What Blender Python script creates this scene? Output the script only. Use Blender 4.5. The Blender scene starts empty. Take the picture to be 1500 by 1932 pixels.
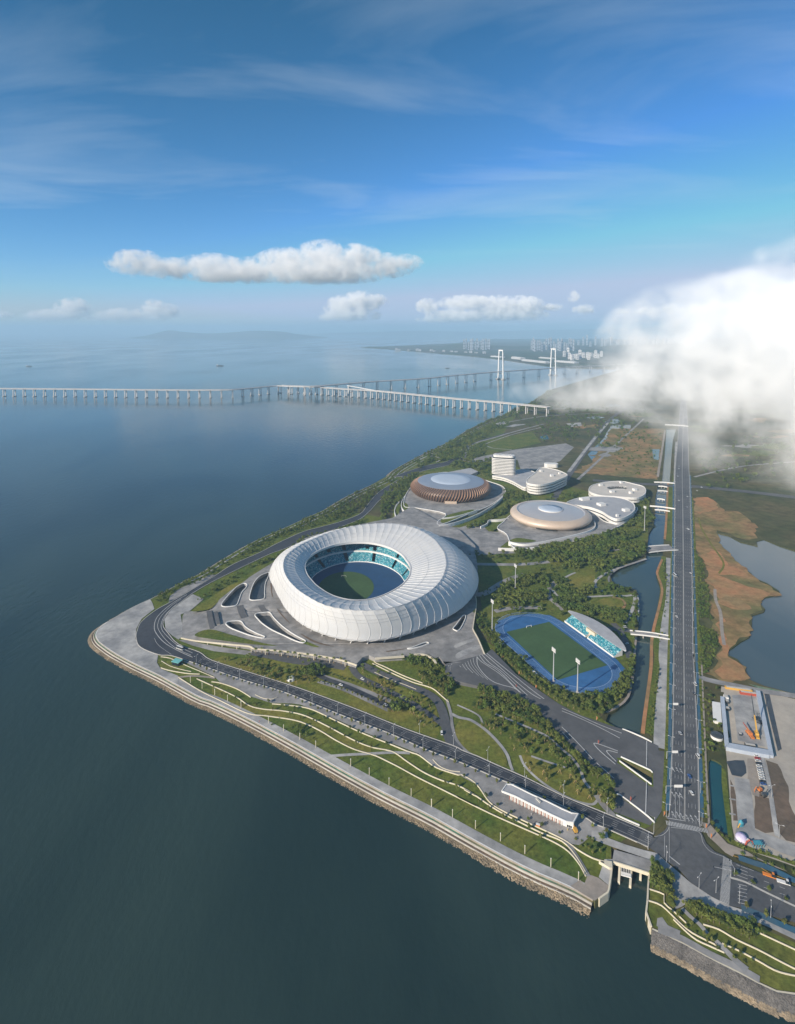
import bpy, bmesh, math, random
import numpy as np
from mathutils import Vector, Matrix, noise as mnoise
from mathutils.geometry import tessellate_polygon
random.seed(7)
SC = bpy.context.scene
COL = SC.collection
R = math.radians

# ---------------------------------------------------------------- camera
CAM_H, LAND = 390.0, 5.0          # metres above the sea, level of the land
FPX, HOR, PPY = 1075.0, 622.0, 690.0   # focal length in photo pixels, horizon row, principal row
PITCH = math.atan((PPY - HOR) / FPX)
cam = bpy.data.cameras.new('camera')
cam.sensor_fit = 'VERTICAL'; cam.sensor_height = 36.0; cam.lens = FPX / 1932 * 36
cam.shift_y = -(966 - PPY) / 1932
cam.clip_start = 1.0; cam.clip_end = 400000
camo = bpy.data.objects.new('camera', cam); COL.objects.link(camo)
camo.location = (0, 0, CAM_H); camo.rotation_euler = (R(90) - PITCH, 0, 0)
SC.camera = camo

# ---------------------------------------------------------------- sky and sun
SUN_EL, SHADOW = R(25), (0.78, 0.62)      # shadows fall away to the upper right
wd = bpy.data.worlds.new('World'); SC.world = wd; wd.use_nodes = True
nt = wd.node_tree; nt.nodes.clear()
def wn(t, **k):
    n = nt.nodes.new(t)
    for a, b in k.items(): setattr(n, a, b)
    return n
sky = wn('ShaderNodeTexSky', sky_type='NISHITA', sun_disc=False)
sky.sun_elevation = SUN_EL
sky.sun_rotation = math.atan2(-SHADOW[0], -SHADOW[1])
sky.altitude = 0; sky.air_density = 1.0; sky.dust_density = 0.0; sky.ozone_density = 5.0
bg = wn('ShaderNodeBackground'); bg.inputs[1].default_value = 0.15
out = wn('ShaderNodeOutputWorld')
# thin cirrus: noise stretched over the sky dome, projected on a high flat layer
tc = wn('ShaderNodeTexCoord'); sx = wn('ShaderNodeSeparateXYZ'); nt.links.new(tc.outputs['Generated'], sx.inputs[0])
def wmath(op, a, b=None):
    n = wn('ShaderNodeMath', operation=op)
    for i, v in enumerate((a, b)):
        if v is None: continue
        if isinstance(v, (int, float)): n.inputs[i].default_value = v
        else: nt.links.new(v, n.inputs[i])
    return n.outputs[0]
zc = wmath('MAXIMUM', sx.outputs[2], 0.02)
zz = wmath('ADD', zc, 0.06)
cx = wn('ShaderNodeCombineXYZ')
nt.links.new(wmath('DIVIDE', sx.outputs[0], zz), cx.inputs[0]); nt.links.new(wmath('DIVIDE', sx.outputs[1], zz), cx.inputs[1])
mp = wn('ShaderNodeMapping'); mp.inputs['Rotation'].default_value = (0, 0, R(-28)); mp.inputs['Scale'].default_value = (0.55, 1.1, 1); mp.inputs['Location'].default_value = (8.4, 2.6, 0)
nt.links.new(cx.outputs[0], mp.inputs[0])
n1 = wn('ShaderNodeTexNoise'); n1.inputs['Scale'].default_value = 0.9; n1.inputs['Detail'].default_value = 7; n1.inputs['Roughness'].default_value = 0.55; n1.inputs['Distortion'].default_value = 0.9
nt.links.new(mp.outputs[0], n1.inputs[0])
rmp = wn('ShaderNodeMapRange'); rmp.inputs[1].default_value = 0.50; rmp.inputs[2].default_value = 0.80; rmp.inputs[3].default_value = 0; rmp.inputs[4].default_value = 0.34
nt.links.new(n1.outputs[0], rmp.inputs[0])
fade = wn('ShaderNodeMapRange'); fade.inputs[1].default_value = 0.05; fade.inputs[2].default_value = 0.2; nt.links.new(sx.outputs[2], fade.inputs[0])
cover = wmath('MULTIPLY', rmp.outputs[0], fade.outputs[0])
# one even grade of the whole sky: deeper and less violet, as through the photographer's filter
sp_ = wn('ShaderNodeSeparateColor'); nt.links.new(sky.outputs[0], sp_.inputs[0]); cb = wn('ShaderNodeCombineColor')
for ch, (ga_, am, cap) in enumerate(((1.55, .66, .68), (1.2, .63, .73), (1.55, .79, .82))):
    nt.links.new(wmath('MULTIPLY', wmath('POWER', wmath('MULTIPLY', wmath('MINIMUM', sp_.outputs[ch], cap/.15), .15), ga_), am/.15), cb.inputs[ch])
mixc = wn('ShaderNodeMix', data_type='RGBA')
nt.links.new(cover, mixc.inputs['Factor']); nt.links.new(cb.outputs[0], mixc.inputs['A']); mixc.inputs['B'].default_value = (3.3, 3.8, 4.2, 1)
nt.links.new(mixc.outputs['Result'], bg.inputs[0]); nt.links.new(bg.outputs[0], out.inputs[0])
sl = bpy.data.lights.new('sun', 'SUN'); sl.energy = 4.8; sl.angle = R(0.53); sl.color = (1.0, 0.88, 0.73)
so = bpy.data.objects.new('sun', sl); COL.objects.link(so)
sd = Vector((SHADOW[0] * math.cos(SUN_EL), SHADOW[1] * math.cos(SUN_EL), -math.sin(SUN_EL)))
so.rotation_euler = sd.to_track_quat('-Z', 'Y').to_euler(); so.location = (-300, -300, 600)
SC.view_settings.view_transform = 'Standard'; SC.view_settings.look = 'None'
SC.view_settings.exposure = 0.45; SC.view_settings.gamma = 1.0; SC.view_settings.use_curve_mapping = False
SC.cycles.max_bounces = 11; SC.cycles.diffuse_bounces = 2; SC.cycles.glossy_bounces = 3
SC.cycles.transparent_max_bounces = 8; SC.cycles.volume_bounces = 9
SC.cycles.use_denoising = True
SC.cycles.volume_step_rate = 1.0; SC.cycles.volume_max_steps = 512

# ---------------------------------------------------------------- helpers
CP, SP = math.cos(PITCH), math.sin(PITCH)
def G(px, py, z=LAND):
    """the place on the level z that is seen at a pixel of the photograph"""
    a = (px - 750) / FPX; b = (PPY - py) / FPX
    d = Vector((a, CP + b * SP, -SP + b * CP))
    t = (z - CAM_H) / d.z
    return Vector((d.x * t, d.y * t, z))
REG = dict(a=(480,960,3.409), b=(150,1080,3.75), c=(400,1180,3), d=(840,1080,3.75), e=(700,840,2.778), f=(800,1320,3.261),
  g=(1160,1240,4.412), h=(1100,1480,3.75), i=(780,760,2.679), j=(1060,880,3.409), k=(440,900,4.167), l=(600,620,2.5), m=(0,600,1.974),
  n=(1300,1620,7.5), o=(1300,1420,7.5), p=(300,1180,9.375), q=(860,1160,7.5), r=(540,1170,7.5), s=(700,1200,7.5), t=(340,1060,6.818),
  u=(860,1000,6.818), v=(1020,1020,5.769), w=(680,880,5.357), x=(1060,1320,6.818), y=(1320,1270,8.333), z=(880,840,6.818),
  A=(950,900,5.172), B=(780,780,4.6875), C=(1200,780,8.78), D=(900,640,6.25), E=(500,700,5), F=(1130,1560,7.5), _=(0,0,1))
def P(k, pts, z=LAND):
    """survey points read off one enlarged piece of the photograph -> places on the ground"""
    x0, y0, s = REG[k]
    res = []
    for q in pts:
        res.append(G(x0 + q[0] / s, y0 + q[1] / s, q[2] if len(q) > 2 else z))
    return res
def smooth(pts, n=5, closed=False):
    m = len(pts); res = []
    rng = range(m) if closed else range(m - 1)
    for i in rng:
        if closed: p0, p1, p2, p3 = pts[i-1], pts[i], pts[(i+1) % m], pts[(i+2) % m]
        else: p0, p1, p2, p3 = pts[max(i-1, 0)], pts[i], pts[i+1], pts[min(i+2, m-1)]
        for j in range(n):
            t = j / n
            res.append(0.5 * ((2 * p1) + (p2 - p0) * t + (2*p0 - 5*p1 + 4*p2 - p3) * t*t + (3*p1 - p0 - 3*p2 + p3) * t**3))
    if not closed: res.append(pts[-1].copy())
    return res
def resample(pts, step):
    d = [0]
    for a, b in zip(pts, pts[1:]): d.append(d[-1] + (b - a).length)
    n = max(1, int(round(d[-1] / step))); res = []; j = 0
    for i in range(n + 1):
        s = d[-1] * i / n
        while j < len(d) - 2 and d[j+1] < s: j += 1
        seg = d[j+1] - d[j]
        res.append(pts[j].lerp(pts[j+1], (s - d[j]) / seg if seg > 0 else 0))
    return res
class MB:
    def __init__(s): s.v = []; s.f = []
    def quad(s, a, b, c, d):
        n = len(s.v); s.v += [tuple(a), tuple(b), tuple(c), tuple(d)]; s.f.append((n, n+1, n+2, n+3))
    def box(s, c, size, rz=0, base=True):
        """box standing on c"""
        x, y, z = size[0]/2, size[1]/2, size[2]; n = len(s.v); co, si = math.cos(rz), math.sin(rz)
        for dz in (0, z):
            for dx, dy in ((-x,-y),(x,-y),(x,y),(-x,y)):
                s.v.append((c[0] + dx*co - dy*si, c[1] + dx*si + dy*co, c[2] + dz))
        s.f += [(n+3,n+2,n+1,n), (n+4,n+5,n+6,n+7)] + [(n+i, n+(i+1)%4, n+4+(i+1)%4, n+4+i) for i in range(4)]
    def tube(s, pts, r0, r1=None, k=6, cap=True):
        r1 = r0 if r1 is None else r1; n = len(s.v); m = len(pts)
        for i, p in enumerate(pts):
            p = Vector(p); t = (Vector(pts[min(i+1, m-1)]) - Vector(pts[max(i-1, 0)])).normalized()
            u = t.orthogonal().normalized() if abs(t.z) < 0.95 else Vector((1, 0, 0)); u = (u - t * u.dot(t)).normalized(); w = t.cross(u)
            rr = r0 + (r1 - r0) * i / max(1, m-1)
            for j in range(k):
                a = 2*math.pi*j/k; q = p + (u*math.cos(a) + w*math.sin(a)) * rr; s.v.append(tuple(q))
        for i in range(m-1):
            for j in range(k): s.f.append((n+i*k+j, n+i*k+(j+1)%k, n+(i+1)*k+(j+1)%k, n+(i+1)*k+j))
        if cap: s.f.append(tuple(n+(m-1)*k+j for j in range(k))); s.f.append(tuple(n+j for j in reversed(range(k))))
    def prism(s, pts, z0, z1=None, holes=(), sides=True):
        """flat-topped polygon; z1 = bottom level (skirt), top follows the points' own z when z0 is None"""
        loops = [list(pts)] + [list(h) for h in holes]
        tri = tessellate_polygon([[Vector((p[0], p[1], 0)) for p in l] for l in loops])
        n = len(s.v); flat = [p for l in loops for p in l]
        for p in flat: s.v.append((p[0], p[1], z0 if z0 is not None else p[2]))
        for t in tri:
            a, b, c = (flat[i] for i in t)
            up = (b[0]-a[0])*(c[1]-a[1]) - (b[1]-a[1])*(c[0]-a[0]) > 0
            s.f.append(tuple(n+i for i in (t if up else t[::-1])))
        if z1 is not None and sides:
            off = 0
            for li, l in enumerate(loops):
                area = sum(l[i-1][0]*l[i][1] - l[i][0]*l[i-1][1] for i in range(len(l)))
                seq = list(range(len(l)))
                if (area > 0) == (li == 0): pass
                else: seq.reverse()
                for i in range(len(seq)):
                    p, q = l[seq[i]], l[seq[(i+1) % len(seq)]]
                    tp = (z0 if z0 is not None else p[2]); tq = (z0 if z0 is not None else q[2])
                    s.quad((p[0],p[1],z1), (q[0],q[1],z1), (q[0],q[1],tq), (p[0],p[1],tp))
                off += len(l)
    def strip(s, pts, w, up=0.0, thick=0.0, w2=None):
        """ribbon along pts, w wide; thick > 0 closes it downwards"""
        m = len(pts); L = []; Rr = []
        for i, p in enumerate(pts):
            t = (pts[min(i+1, m-1)] - pts[max(i-1, 0)]); t.z = 0
            if t.length < 1e-6: t = Vector((1, 0, 0))
            t.normalize(); nn = Vector((-t.y, t.x, 0)); ww = w if w2 is None else w + (w2 - w) * i / (m-1)
            L.append(p + nn*ww/2 + Vector((0,0,up))); Rr.append(p - nn*ww/2 + Vector((0,0,up)))
        n = len(s.v); s.v += [tuple(p) for p in L] + [tuple(p) for p in Rr]
        for i in range(m-1): s.f.append((n+i, n+m+i, n+m+i+1, n+i+1))
        if thick > 0:
            k = len(s.v); d = Vector((0,0,thick)); s.v += [tuple(p-d) for p in L] + [tuple(p-d) for p in Rr]
            for i in range(m-1):
                s.f.append((n+i+1, k+i+1, k+i, n+i)); s.f.append((n+m+i, k+m+i, k+m+i+1, n+m+i+1))
            s.f.append((n, k, k+m, n+m)); s.f.append((n+m-1, n+2*m-1, k+2*m-1, k+m-1))
        return L, Rr
    def mesh(s, name, mat=None, smooth=False):
        me = bpy.data.meshes.new(name); me.from_pydata(s.v, [], s.f); me.update()
        if mat: me.materials.append(mat)
        if smooth: me.polygons.foreach_set('use_smooth', [True]*len(me.polygons))
        return me
    def build(s, name, mat, parent=None, smooth=False):
        o = bpy.data.objects.new(name, s.mesh(name, mat, smooth)); COL.objects.link(o)
        if parent: o.parent = parent; o.matrix_parent_inverse = parent.matrix_world.inverted() if parent.type != 'EMPTY' else Matrix.Translation(-parent.location)
        return o
def tag(o, label=None, cat=None, group=None, kind=None):
    if label: o['label'] = label
    if cat: o['category'] = cat
    if group: o['group'] = group
    if kind: o['kind'] = kind
    return o
def thing(name, label, cat, loc=(0,0,0), group=None):
    o = bpy.data.objects.new(name, None); COL.objects.link(o); o.location = loc; o.empty_display_size = 1
    return tag(o, label, cat, group)
def struct(o): o['kind'] = 'structure'; return o
def link_copy(me, name, parent, mat=None):
    o = bpy.data.objects.new(name, me); COL.objects.link(o); o.parent = parent
    return o
def copy_thing(src, loc, rz=0, scale=1, label=None, group=None):
    r = src.copy(); COL.objects.link(r); r.location = loc; r.rotation_euler = (0,0,rz)
    r.scale = (scale,)*3 if isinstance(scale, (int, float)) else scale
    if label: r['label'] = label
    if group: r['group'] = group
    for ch in KIDS[src.name]:
        c = ch.copy(); COL.objects.link(c); c.parent = r
        for g in KIDS.get(ch.name, ()):
            e = g.copy(); COL.objects.link(e); e.parent = c
    return r
KIDS = {}
def kids(root, lst): KIDS[root.name] = lst

# ---------------------------------------------------------------- materials
def mat(name, col, rough=0.8, var=0.25, scale=0.15, col2=None, scale2=0.02, metal=0.0, bump=0.0, spec=0.5, stretch=None, vary_obj=0.0):
    m = bpy.data.materials.new(name); m.use_nodes = True; t = m.node_tree; b = t.nodes['Principled BSDF']
    b.inputs['Roughness'].default_value = rough; b.inputs['Metallic'].default_value = metal; b.inputs['Specular IOR Level'].default_value = spec
    def nd(k): return t.nodes.new(k)
    geo = nd('ShaderNodeNewGeometry'); src = geo.outputs['Position']
    if stretch:
        mp = nd('ShaderNodeMapping'); mp.inputs['Rotation'].default_value = (0,0,-stretch[0]); mp.inputs['Scale'].default_value = (stretch[1], stretch[2], 1); t.links.new(src, mp.inputs[0]); src = mp.outputs[0]
    n1 = nd('ShaderNodeTexNoise'); n1.inputs['Scale'].default_value = scale; n1.inputs['Detail'].default_value = 6; n1.inputs['Roughness'].default_value = 0.65
    n2 = nd('ShaderNodeTexNoise'); n2.inputs['Scale'].default_value = scale2; n2.inputs['Detail'].default_value = 5; n2.inputs['Roughness'].default_value = 0.6
    t.links.new(src, n1.inputs[0]); t.links.new(src, n2.inputs[0])
    mr = nd('ShaderNodeMapRange'); mr.inputs[1].default_value = 0.25; mr.inputs[2].default_value = 0.75; mr.inputs[3].default_value = 1-var; mr.inputs[4].default_value = 1+var
    t.links.new(n1.outputs[0], mr.inputs[0])
    m2 = nd('ShaderNodeMix'); m2.data_type = 'RGBA'
    c2 = col2 or tuple(c*(1-var*0.7) for c in col)
    m2.inputs['A'].default_value = (*col, 1); m2.inputs['B'].default_value = (*c2, 1)
    r2 = nd('ShaderNodeMapRange'); r2.inputs[1].default_value = 0.38; r2.inputs[2].default_value = 0.62; t.links.new(n2.outputs[0], r2.inputs[0]); t.links.new(r2.outputs[0], m2.inputs['Factor'])
    vm = nd('ShaderNodeVectorMath'); vm.operation = 'SCALE'; t.links.new(m2.outputs['Result'], vm.inputs[0]); 
    fac = mr.outputs[0]
    if vary_obj:
        oi = nd('ShaderNodeObjectInfo'); a = nd('ShaderNodeMapRange'); a.inputs[3].default_value = 1-vary_obj; a.inputs[4].default_value = 1+vary_obj
        t.links.new(oi.outputs['Random'], a.inputs[0]); mm = nd('ShaderNodeMath'); mm.operation = 'MULTIPLY'; t.links.new(fac, mm.inputs[0]); t.links.new(a.outputs[0], mm.inputs[1]); fac = mm.outputs[0]
    t.links.new(fac, vm.inputs['Scale']); t.links.new(vm.outputs[0], b.inputs['Base Color'])
    if bump:
        bp = nd('ShaderNodeBump'); bp.inputs['Strength'].default_value = 1.0; bp.inputs['Distance'].default_value = bump; t.links.new(n1.outputs[0], bp.inputs['Height']); t.links.new(bp.outputs[0], b.inputs['Normal'])
    return m
M = {}
M['asphalt'] = mat('asphalt', (.070,.074,.082), .85, .28, .25, (.105,.106,.108), .018)
M['asphalt_new'] = mat('asphalt_new', (.030,.034,.044), .8, .25, .2, (.05,.054,.064), .02)
M['apron'] = mat('apron', (.115,.115,.118), .85, .2, .12, (.085,.086,.09), .02)
M['paving'] = mat('paving', (.19,.187,.185), .85, .3, .12, (.31,.30,.29), .035)
M['paving_light'] = mat('paving_light', (.42,.41,.39), .85, .28, .14, (.25,.25,.25), .03)
M['paving_warm'] = mat('paving_warm', (.34,.29,.24), .85, .2, .2, (.26,.23,.2), .03)
M['concrete'] = mat('concrete', (.42,.40,.36), .8, .2, .3, (.33,.31,.28), .04)
M['kerb'] = mat('kerb', (.50,.48,.44), .8, .15, .5)
M['cream'] = mat('cream', (.66,.60,.46), .75, .12, .4, (.58,.52,.40), .05)
M['white'] = mat('white', (.74,.73,.70), .55, .06, .2)
M['paint'] = mat('paint', (.50,.50,.49), .7, .2, .4)
M['grass'] = mat('grass', (.130,.148,.028), .95, .5, .35, (.078,.115,.022), .03, spec=.1)
M['grass_dry'] = mat('grass_dry', (.195,.175,.040), .95, .45, .3, (.125,.145,.028), .03, spec=.1)
M['grass_deep'] = mat('grass_deep', (.078,.118,.022), .95, .55, .3, (.135,.142,.030), .03, spec=.1)
M['soil'] = mat('soil', (.16,.11,.075), .95, .3, .2, (.11,.085,.06), .02)
M['scrub'] = mat('scrub', (.060,.072,.028), .95, .45, .06, (.11,.095,.045), .008, spec=.1)
M['sand'] = mat('sand', (.42,.20,.095), .95, .3, .12, (.27,.19,.09), .016, spec=.1)
M['sand_pale'] = mat('sand_pale', (.46,.41,.34), .95, .15, .1, (.36,.33,.29), .02, spec=.1)
M['marsh'] = mat('marsh', (.15,.14,.055), .95, .45, .08, (.30,.18,.085), .014, spec=.1)
M['track'] = mat('track', (.022,.105,.26), .7, .18, .1, (.034,.135,.32), .03)
M['lane'] = mat('lane', (.30,.42,.62), .7, .1, .3)
M['turf'] = mat('turf', (.038,.085,.024), .9, .15, .2, (.046,.10,.03), .03)
M['bike'] = mat('bike', (.03,.115,.19), .8, .25, .2, (.05,.10,.14), .05)
M['hedge'] = mat('hedge', (.10,.13,.022), .95, .55, .5, (.17,.17,.035), .06, spec=.1)
M['revetment'] = mat('revetment', (.15,.14,.13), .9, .6, .9, (.09,.085,.08), .1)
M['glass_dark'] = mat('glass_dark', (.02,.03,.04), .15, .2, .2)
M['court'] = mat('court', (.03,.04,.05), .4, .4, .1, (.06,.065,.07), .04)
M['rock'] = mat('rock', (.32,.25,.165), .9, .5, .5, (.17,.14,.10), .08, vary_obj=0)
M['mud'] = mat('mud', (.17,.135,.085), .9, .4, .5)
M['step_green'] = mat('step_green', (.07,.22,.15), .8, .5, .2, (.22,.18,.09), .06)
M['pole'] = mat('pole', (.55,.56,.56), .4, .05, 1, metal=.3)
M['orange'] = mat('orange', (.58,.19,.05), .6, .1, 1)
M['red'] = mat('red', (.38,.07,.04), .6, .1, 1)
M['yellow'] = mat('yellow', (.58,.33,.06), .6, .1, 1)
M['steel_blue'] = mat('steel_blue', (.42,.47,.54), .5, .1, .2)
M['tyre'] = mat('tyre', (.02,.02,.02), .8, .1, 1)
M['wood'] = mat('wood', (.45,.32,.14), .8, .2, 2)
M['bark'] = mat('bark', (.16,.12,.08), .9, .3, 2)
# ---------------------------------------------------------------- water, land
def water_mat(name, col, rough=.07, bump=.5, scale=.10):
    m = bpy.data.materials.new(name); m.use_nodes = True; t = m.node_tree; b = t.nodes['Principled BSDF']
    b.inputs['Base Color'].default_value = (*col, 1); b.inputs['Roughness'].default_value = rough; b.inputs['IOR'].default_value = 1.33
    g = t.nodes.new('ShaderNodeNewGeometry'); mp = t.nodes.new('ShaderNodeMapping'); mp.inputs['Rotation'].default_value = (0,0,R(25)); mp.inputs['Scale'].default_value = (1, .45, 1)
    t.links.new(g.outputs['Position'], mp.inputs[0])
    n = t.nodes.new('ShaderNodeTexNoise'); n.inputs['Scale'].default_value = scale; n.inputs['Detail'].default_value = 4; n.inputs['Roughness'].default_value = .6; t.links.new(mp.outputs[0], n.inputs[0])
    bp = t.nodes.new('ShaderNodeBump'); bp.inputs['Strength'].default_value = 1; bp.inputs['Distance'].default_value = bump; t.links.new(n.outputs[0], bp.inputs['Height']); t.links.new(bp.outputs[0], b.inputs['Normal'])
    n3 = t.nodes.new('ShaderNodeTexNoise'); n3.inputs['Scale'].default_value = .0035; n3.inputs['Detail'].default_value = 5; n3.inputs['Distortion'].default_value = .8; t.links.new(mp.outputs[0], n3.inputs[0])
    r3 = t.nodes.new('ShaderNodeMapRange'); r3.inputs[1].default_value = .40; r3.inputs[2].default_value = .66; t.links.new(n3.outputs[0], r3.inputs[0])   # silt drifting in the water
    mx = t.nodes.new('ShaderNodeMix'); mx.data_type = 'RGBA'; mx.inputs['A'].default_value = (*[c*.8 for c in col], 1); mx.inputs['B'].default_value = (col[0]*1.9, col[1]*1.45, col[2]*1.3, 1); t.links.new(r3.outputs[0], mx.inputs['Factor']); t.links.new(mx.outputs['Result'], b.inputs['Base Color'])
    # slow patches of calmer and rougher water
    n2 = t.nodes.new('ShaderNodeTexNoise'); n2.inputs['Scale'].default_value = .0016; n2.inputs['Detail'].default_value = 4; t.links.new(mp.outputs[0], n2.inputs[0])
    mr = t.nodes.new('ShaderNodeMapRange'); mr.inputs[1].default_value = .35; mr.inputs[2].default_value = .65; mr.inputs[3].default_value = rough*.7; mr.inputs[4].default_value = rough*2.2
    t.links.new(n2.outputs[0], mr.inputs[0]); t.links.new(mr.outputs[0], b.inputs['Roughness'])
    return m
M['sea'] = water_mat('sea', (.015,.036,.036))
M['canal'] = water_mat('canal', (.050,.085,.080), .05, .03, .4)
M['pond'] = water_mat('pond', (.01,.075,.10), .12, .02, .4)
M['lagoon'] = water_mat('lagoon', (.075,.115,.13), .08, .03, .3)
s = MB(); BIG = 160000
ys = [-3000, -500, 0, 500, 1000, 2000, 4000, 8000, 16000, 40000, BIG]
for y0, y1 in zip(ys, ys[1:]):
    s.quad((-BIG, y0, 0), (BIG, y0, 0), (BIG, y1, 0), (-BIG, y1, 0))
struct(s.build('sea', M['sea']))

def offset(pts, d):
    res = []
    for i, p in enumerate(pts):
        t = pts[min(i+1, len(pts)-1)] - pts[max(i-1, 0)]; t.z = 0; t.normalize()
        res.append(p + Vector((t.y, -t.x, 0)) * d)
    return res
# sea edge of the promenade, from the corner platform round the tip and up the far coast
south = resample(smooth(P('f', [(1040,1226),(900,1150),(700,1065),(520,977),(300,858),(100,745),(0,692)]) + P('c', [(1000,958),(830,868),(650,768),(480,672),(300,575),(150,498),(0,428)]) + P('b', [(850,880),(700,800),(560,725),(400,650),(250,570),(180,522)])), 12)
tip = smooth(P('b', [(180,522),(140,490),(118,455),(120,425),(145,390),(200,350)]), 6)
north = smooth(P('b', [(200,350),(300,290),(400,235),(500,190),(600,140),(700,85),(800,35),(870,0)]) + P('k', [(0,600),(200,490),(430,390),(600,310),(700,268),(800,210),(900,150),(1050,80),(1200,10)]) + P('_', [(743,887),(790,861),(819,847),(855,829),(881,812),(903,801),(929,790),(948,784),(972,770),(1000,760),(1036,736)]), 3)
north = resample(north, 14)
plat_e = P('h', [(490,1025),(700,1122),(900,1232),(1100,1332),(1250,1412),(1380,1470),(1500,1485),(1750,1520)])
plat_e = resample(smooth(plat_e, 4), 10)
chan_r = P('h', [(200,440),(500,530),(470,640),(452,820),(446,932)])   # right side of the sluice channel, from behind the gate
chan_l = P('h', [(85,830),(185,762),(203,600),(200,440)])
land = list(reversed(plat_e))
land = [Vector((900,150,LAND)), Vector((700,180,LAND))] + land + [chan_r[4], chan_r[3], chan_r[2], chan_r[1], chan_l[3], chan_l[2], chan_l[1], chan_l[0]] + south + tip[1:] + north[1:] + [Vector((1650,4700,LAND)), Vector((2600,6200,LAND)), Vector((9000,7000,LAND)), Vector((9000,150,LAND))]
# canal (holes in the land)
canal = P('x', [(600,180),(700,130),(790,60),(830,0)]) + P('g', [(125,300),(150,200),(165,100),(180,0)]) + P('j', [(470,1300),(475,1200),(485,1100),(495,1000),(500,900),(495,830),(480,795),(440,782),(370,772),(322,735),(312,700),(340,662),(400,632),(460,603),(540,590),(552,500),(560,430),(590,380),(600,310),(602,250),(602,200),(622,100)]) + P('C', [(430,1130),(450,900),(480,600),(505,250),(665,250),(610,450),(580,800),(560,1130)]) + P('j', [(672,200),(670,310),(665,400),(656,480),(650,572),(640,592),(610,672),(610,700),(635,780),(620,880),(600,980),(580,1050),(570,1130),(560,1300)]) + P('g', [(295,0),(290,100),(270,250),(240,450),(212,620)]) + P('x', [(1015,470),(780,402),(560,290)])
slot1 = P('x', [(765,760),(1160,945),(1165,1090),(745,800)])
slot2 = P('x', [(745,1250),(1075,1480),(1180,1560),(1140,1620),(660,1440),(700,1240)])
pond = smooth(P('g', [(782,870),(860,872),(905,920),(898,1000),(905,1100),(928,1300),(958,1450),(940,1482),(880,1448),(812,1390),(797,1200)]), 3, True)
lag = P('j', [(985,425),(1000,480),(1060,560),(1150,640),(1222,690),(1225,712),(1320,750),(1398,800),(1402,826),(1250,856),(1308,918),(1300,936),(1222,960),(1222,1020),(1205,1100),(1150,1130),(1100,1168),(1042,1200),(1130,1240),(1178,1300),(1205,1370),(1300,1410),(1450,1450),(1560,1475),(2400,1600),(2400,620),(1500,545),(1400,512),(1300,470),(1252,482),(1260,514),(1150,488),(1080,450)])
far_pond = P('i', [(880,260),(960,180),(1000,110),(1100,110),(1090,180),(1000,250),(1005,340),(940,345)])
gm = MB(); gm.prism(land, LAND, -3, holes=[canal, slot1, slot2, pond, lag, far_pond]); struct(gm.build('ground', M['scrub']))
for nm, pl, mt, z in (('canal_water', canal, 'canal', 2.2), ('slot_water', slot1, 'canal', 1.0), ('slot_water', slot2, 'canal', 1.0), ('pond_water', pond, 'pond', 3.6), ('lagoon_water', lag, 'lagoon', 3.9), ('marsh_water', far_pond, 'lagoon', 4.4)):
    s = MB(); s.prism(pl, z); struct(s.build(nm, M[mt]))

# ---------------------------------------------------------------- stepped sea wall
def rail(name, base, d0, z0, d1, z1, m, label=None):
    """sloping or level band of the sea wall between two offsets from the promenade edge"""
    a = offset(base, d0); b = offset(base, d1); s = MB()
    for i in range(len(base)-1):
        s.quad((a[i].x,a[i].y,z0), (a[i+1].x,a[i+1].y,z0), (b[i+1].x,b[i+1].y,z1), (b[i].x,b[i].y,z1))
    return s.build(name, m)
shore = south + tip[1:]
def orient(pl, ref):   # offset side that points to the sea
    a = offset(pl, 5)[len(pl)//2]
    return 1 if (a - ref).length > (pl[len(pl)//2] - ref).length else -1
REFP = G(900, 1200)
sg = orient(shore, REFP); sn = orient(north, REFP); se = orient(plat_e, G(1400, 1500))
sw = thing('sea_wall', 'long stepped sea wall with cream and green ledges along the near promenade', 'sea wall', shore[0])
def swp(name, base, g, d0, z0, d1, z1, m):
    o = rail(name, base, g*d0, z0, g*d1, z1, m); o.parent = sw; o.matrix_parent_inverse = Matrix.Translation(-sw.location)
    if g < 0:
        o.data.flip_normals()
swp('coping', shore, sg, -.5, LAND+.25, .5, LAND+.25, M['white']); swp('coping_face', shore, sg, .5, LAND+.25, .6, 3.9, M['paving_warm'])
swp('ledge', shore, sg, .6, 3.9, 2.2, 3.85, M['step_green']); swp('ledge_lip', shore, sg, 2.2, 4.1, 2.8, 4.1, M['cream']); swp('ledge_face', shore, sg, 2.8, 4.1, 2.9, 2.7, M['concrete'])
swp('lower_ledge', shore, sg, 2.9, 2.7, 4.6, 2.6, M['soil']); swp('lower_lip', shore, sg, 4.6, 2.85, 5.1, 2.85, M['paving_warm']); swp('lower_face', shore, sg, 5.1, 2.85, 5.2, 1.8, M['concrete'])
swp('toe_slope', shore, sg, 5.2, 1.8, 9.5, -1.0, M['mud'])
for base, g, nm, lab in ((north, sn, 'rock_slope', 'dark rock slope along the far seaward shore'), (plat_e, se, 'rock_slope', 'grey rubble slope with pale coping below the lower right promenade')):
    o = thing(nm, lab, 'rock slope', base[0])
    def part(name, d0, z0, d1, z1, m):
        q = rail(name, base, g*d0, z0, g*d1, z1, m); q.parent = o; q.matrix_parent_inverse = Matrix.Translation(-o.location)
        if g < 0: q.data.flip_normals()
    part('coping', -.6, LAND+.3, .4, LAND+.3, M['cream'] if base is plat_e else M['concrete'])
    part('slope', .4, LAND+.3, 7.5, 0.8, M['revetment'] if base is plat_e else M['mud']); part('toe', 7.5, .8, 10.5, -1, M['rock'])
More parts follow.
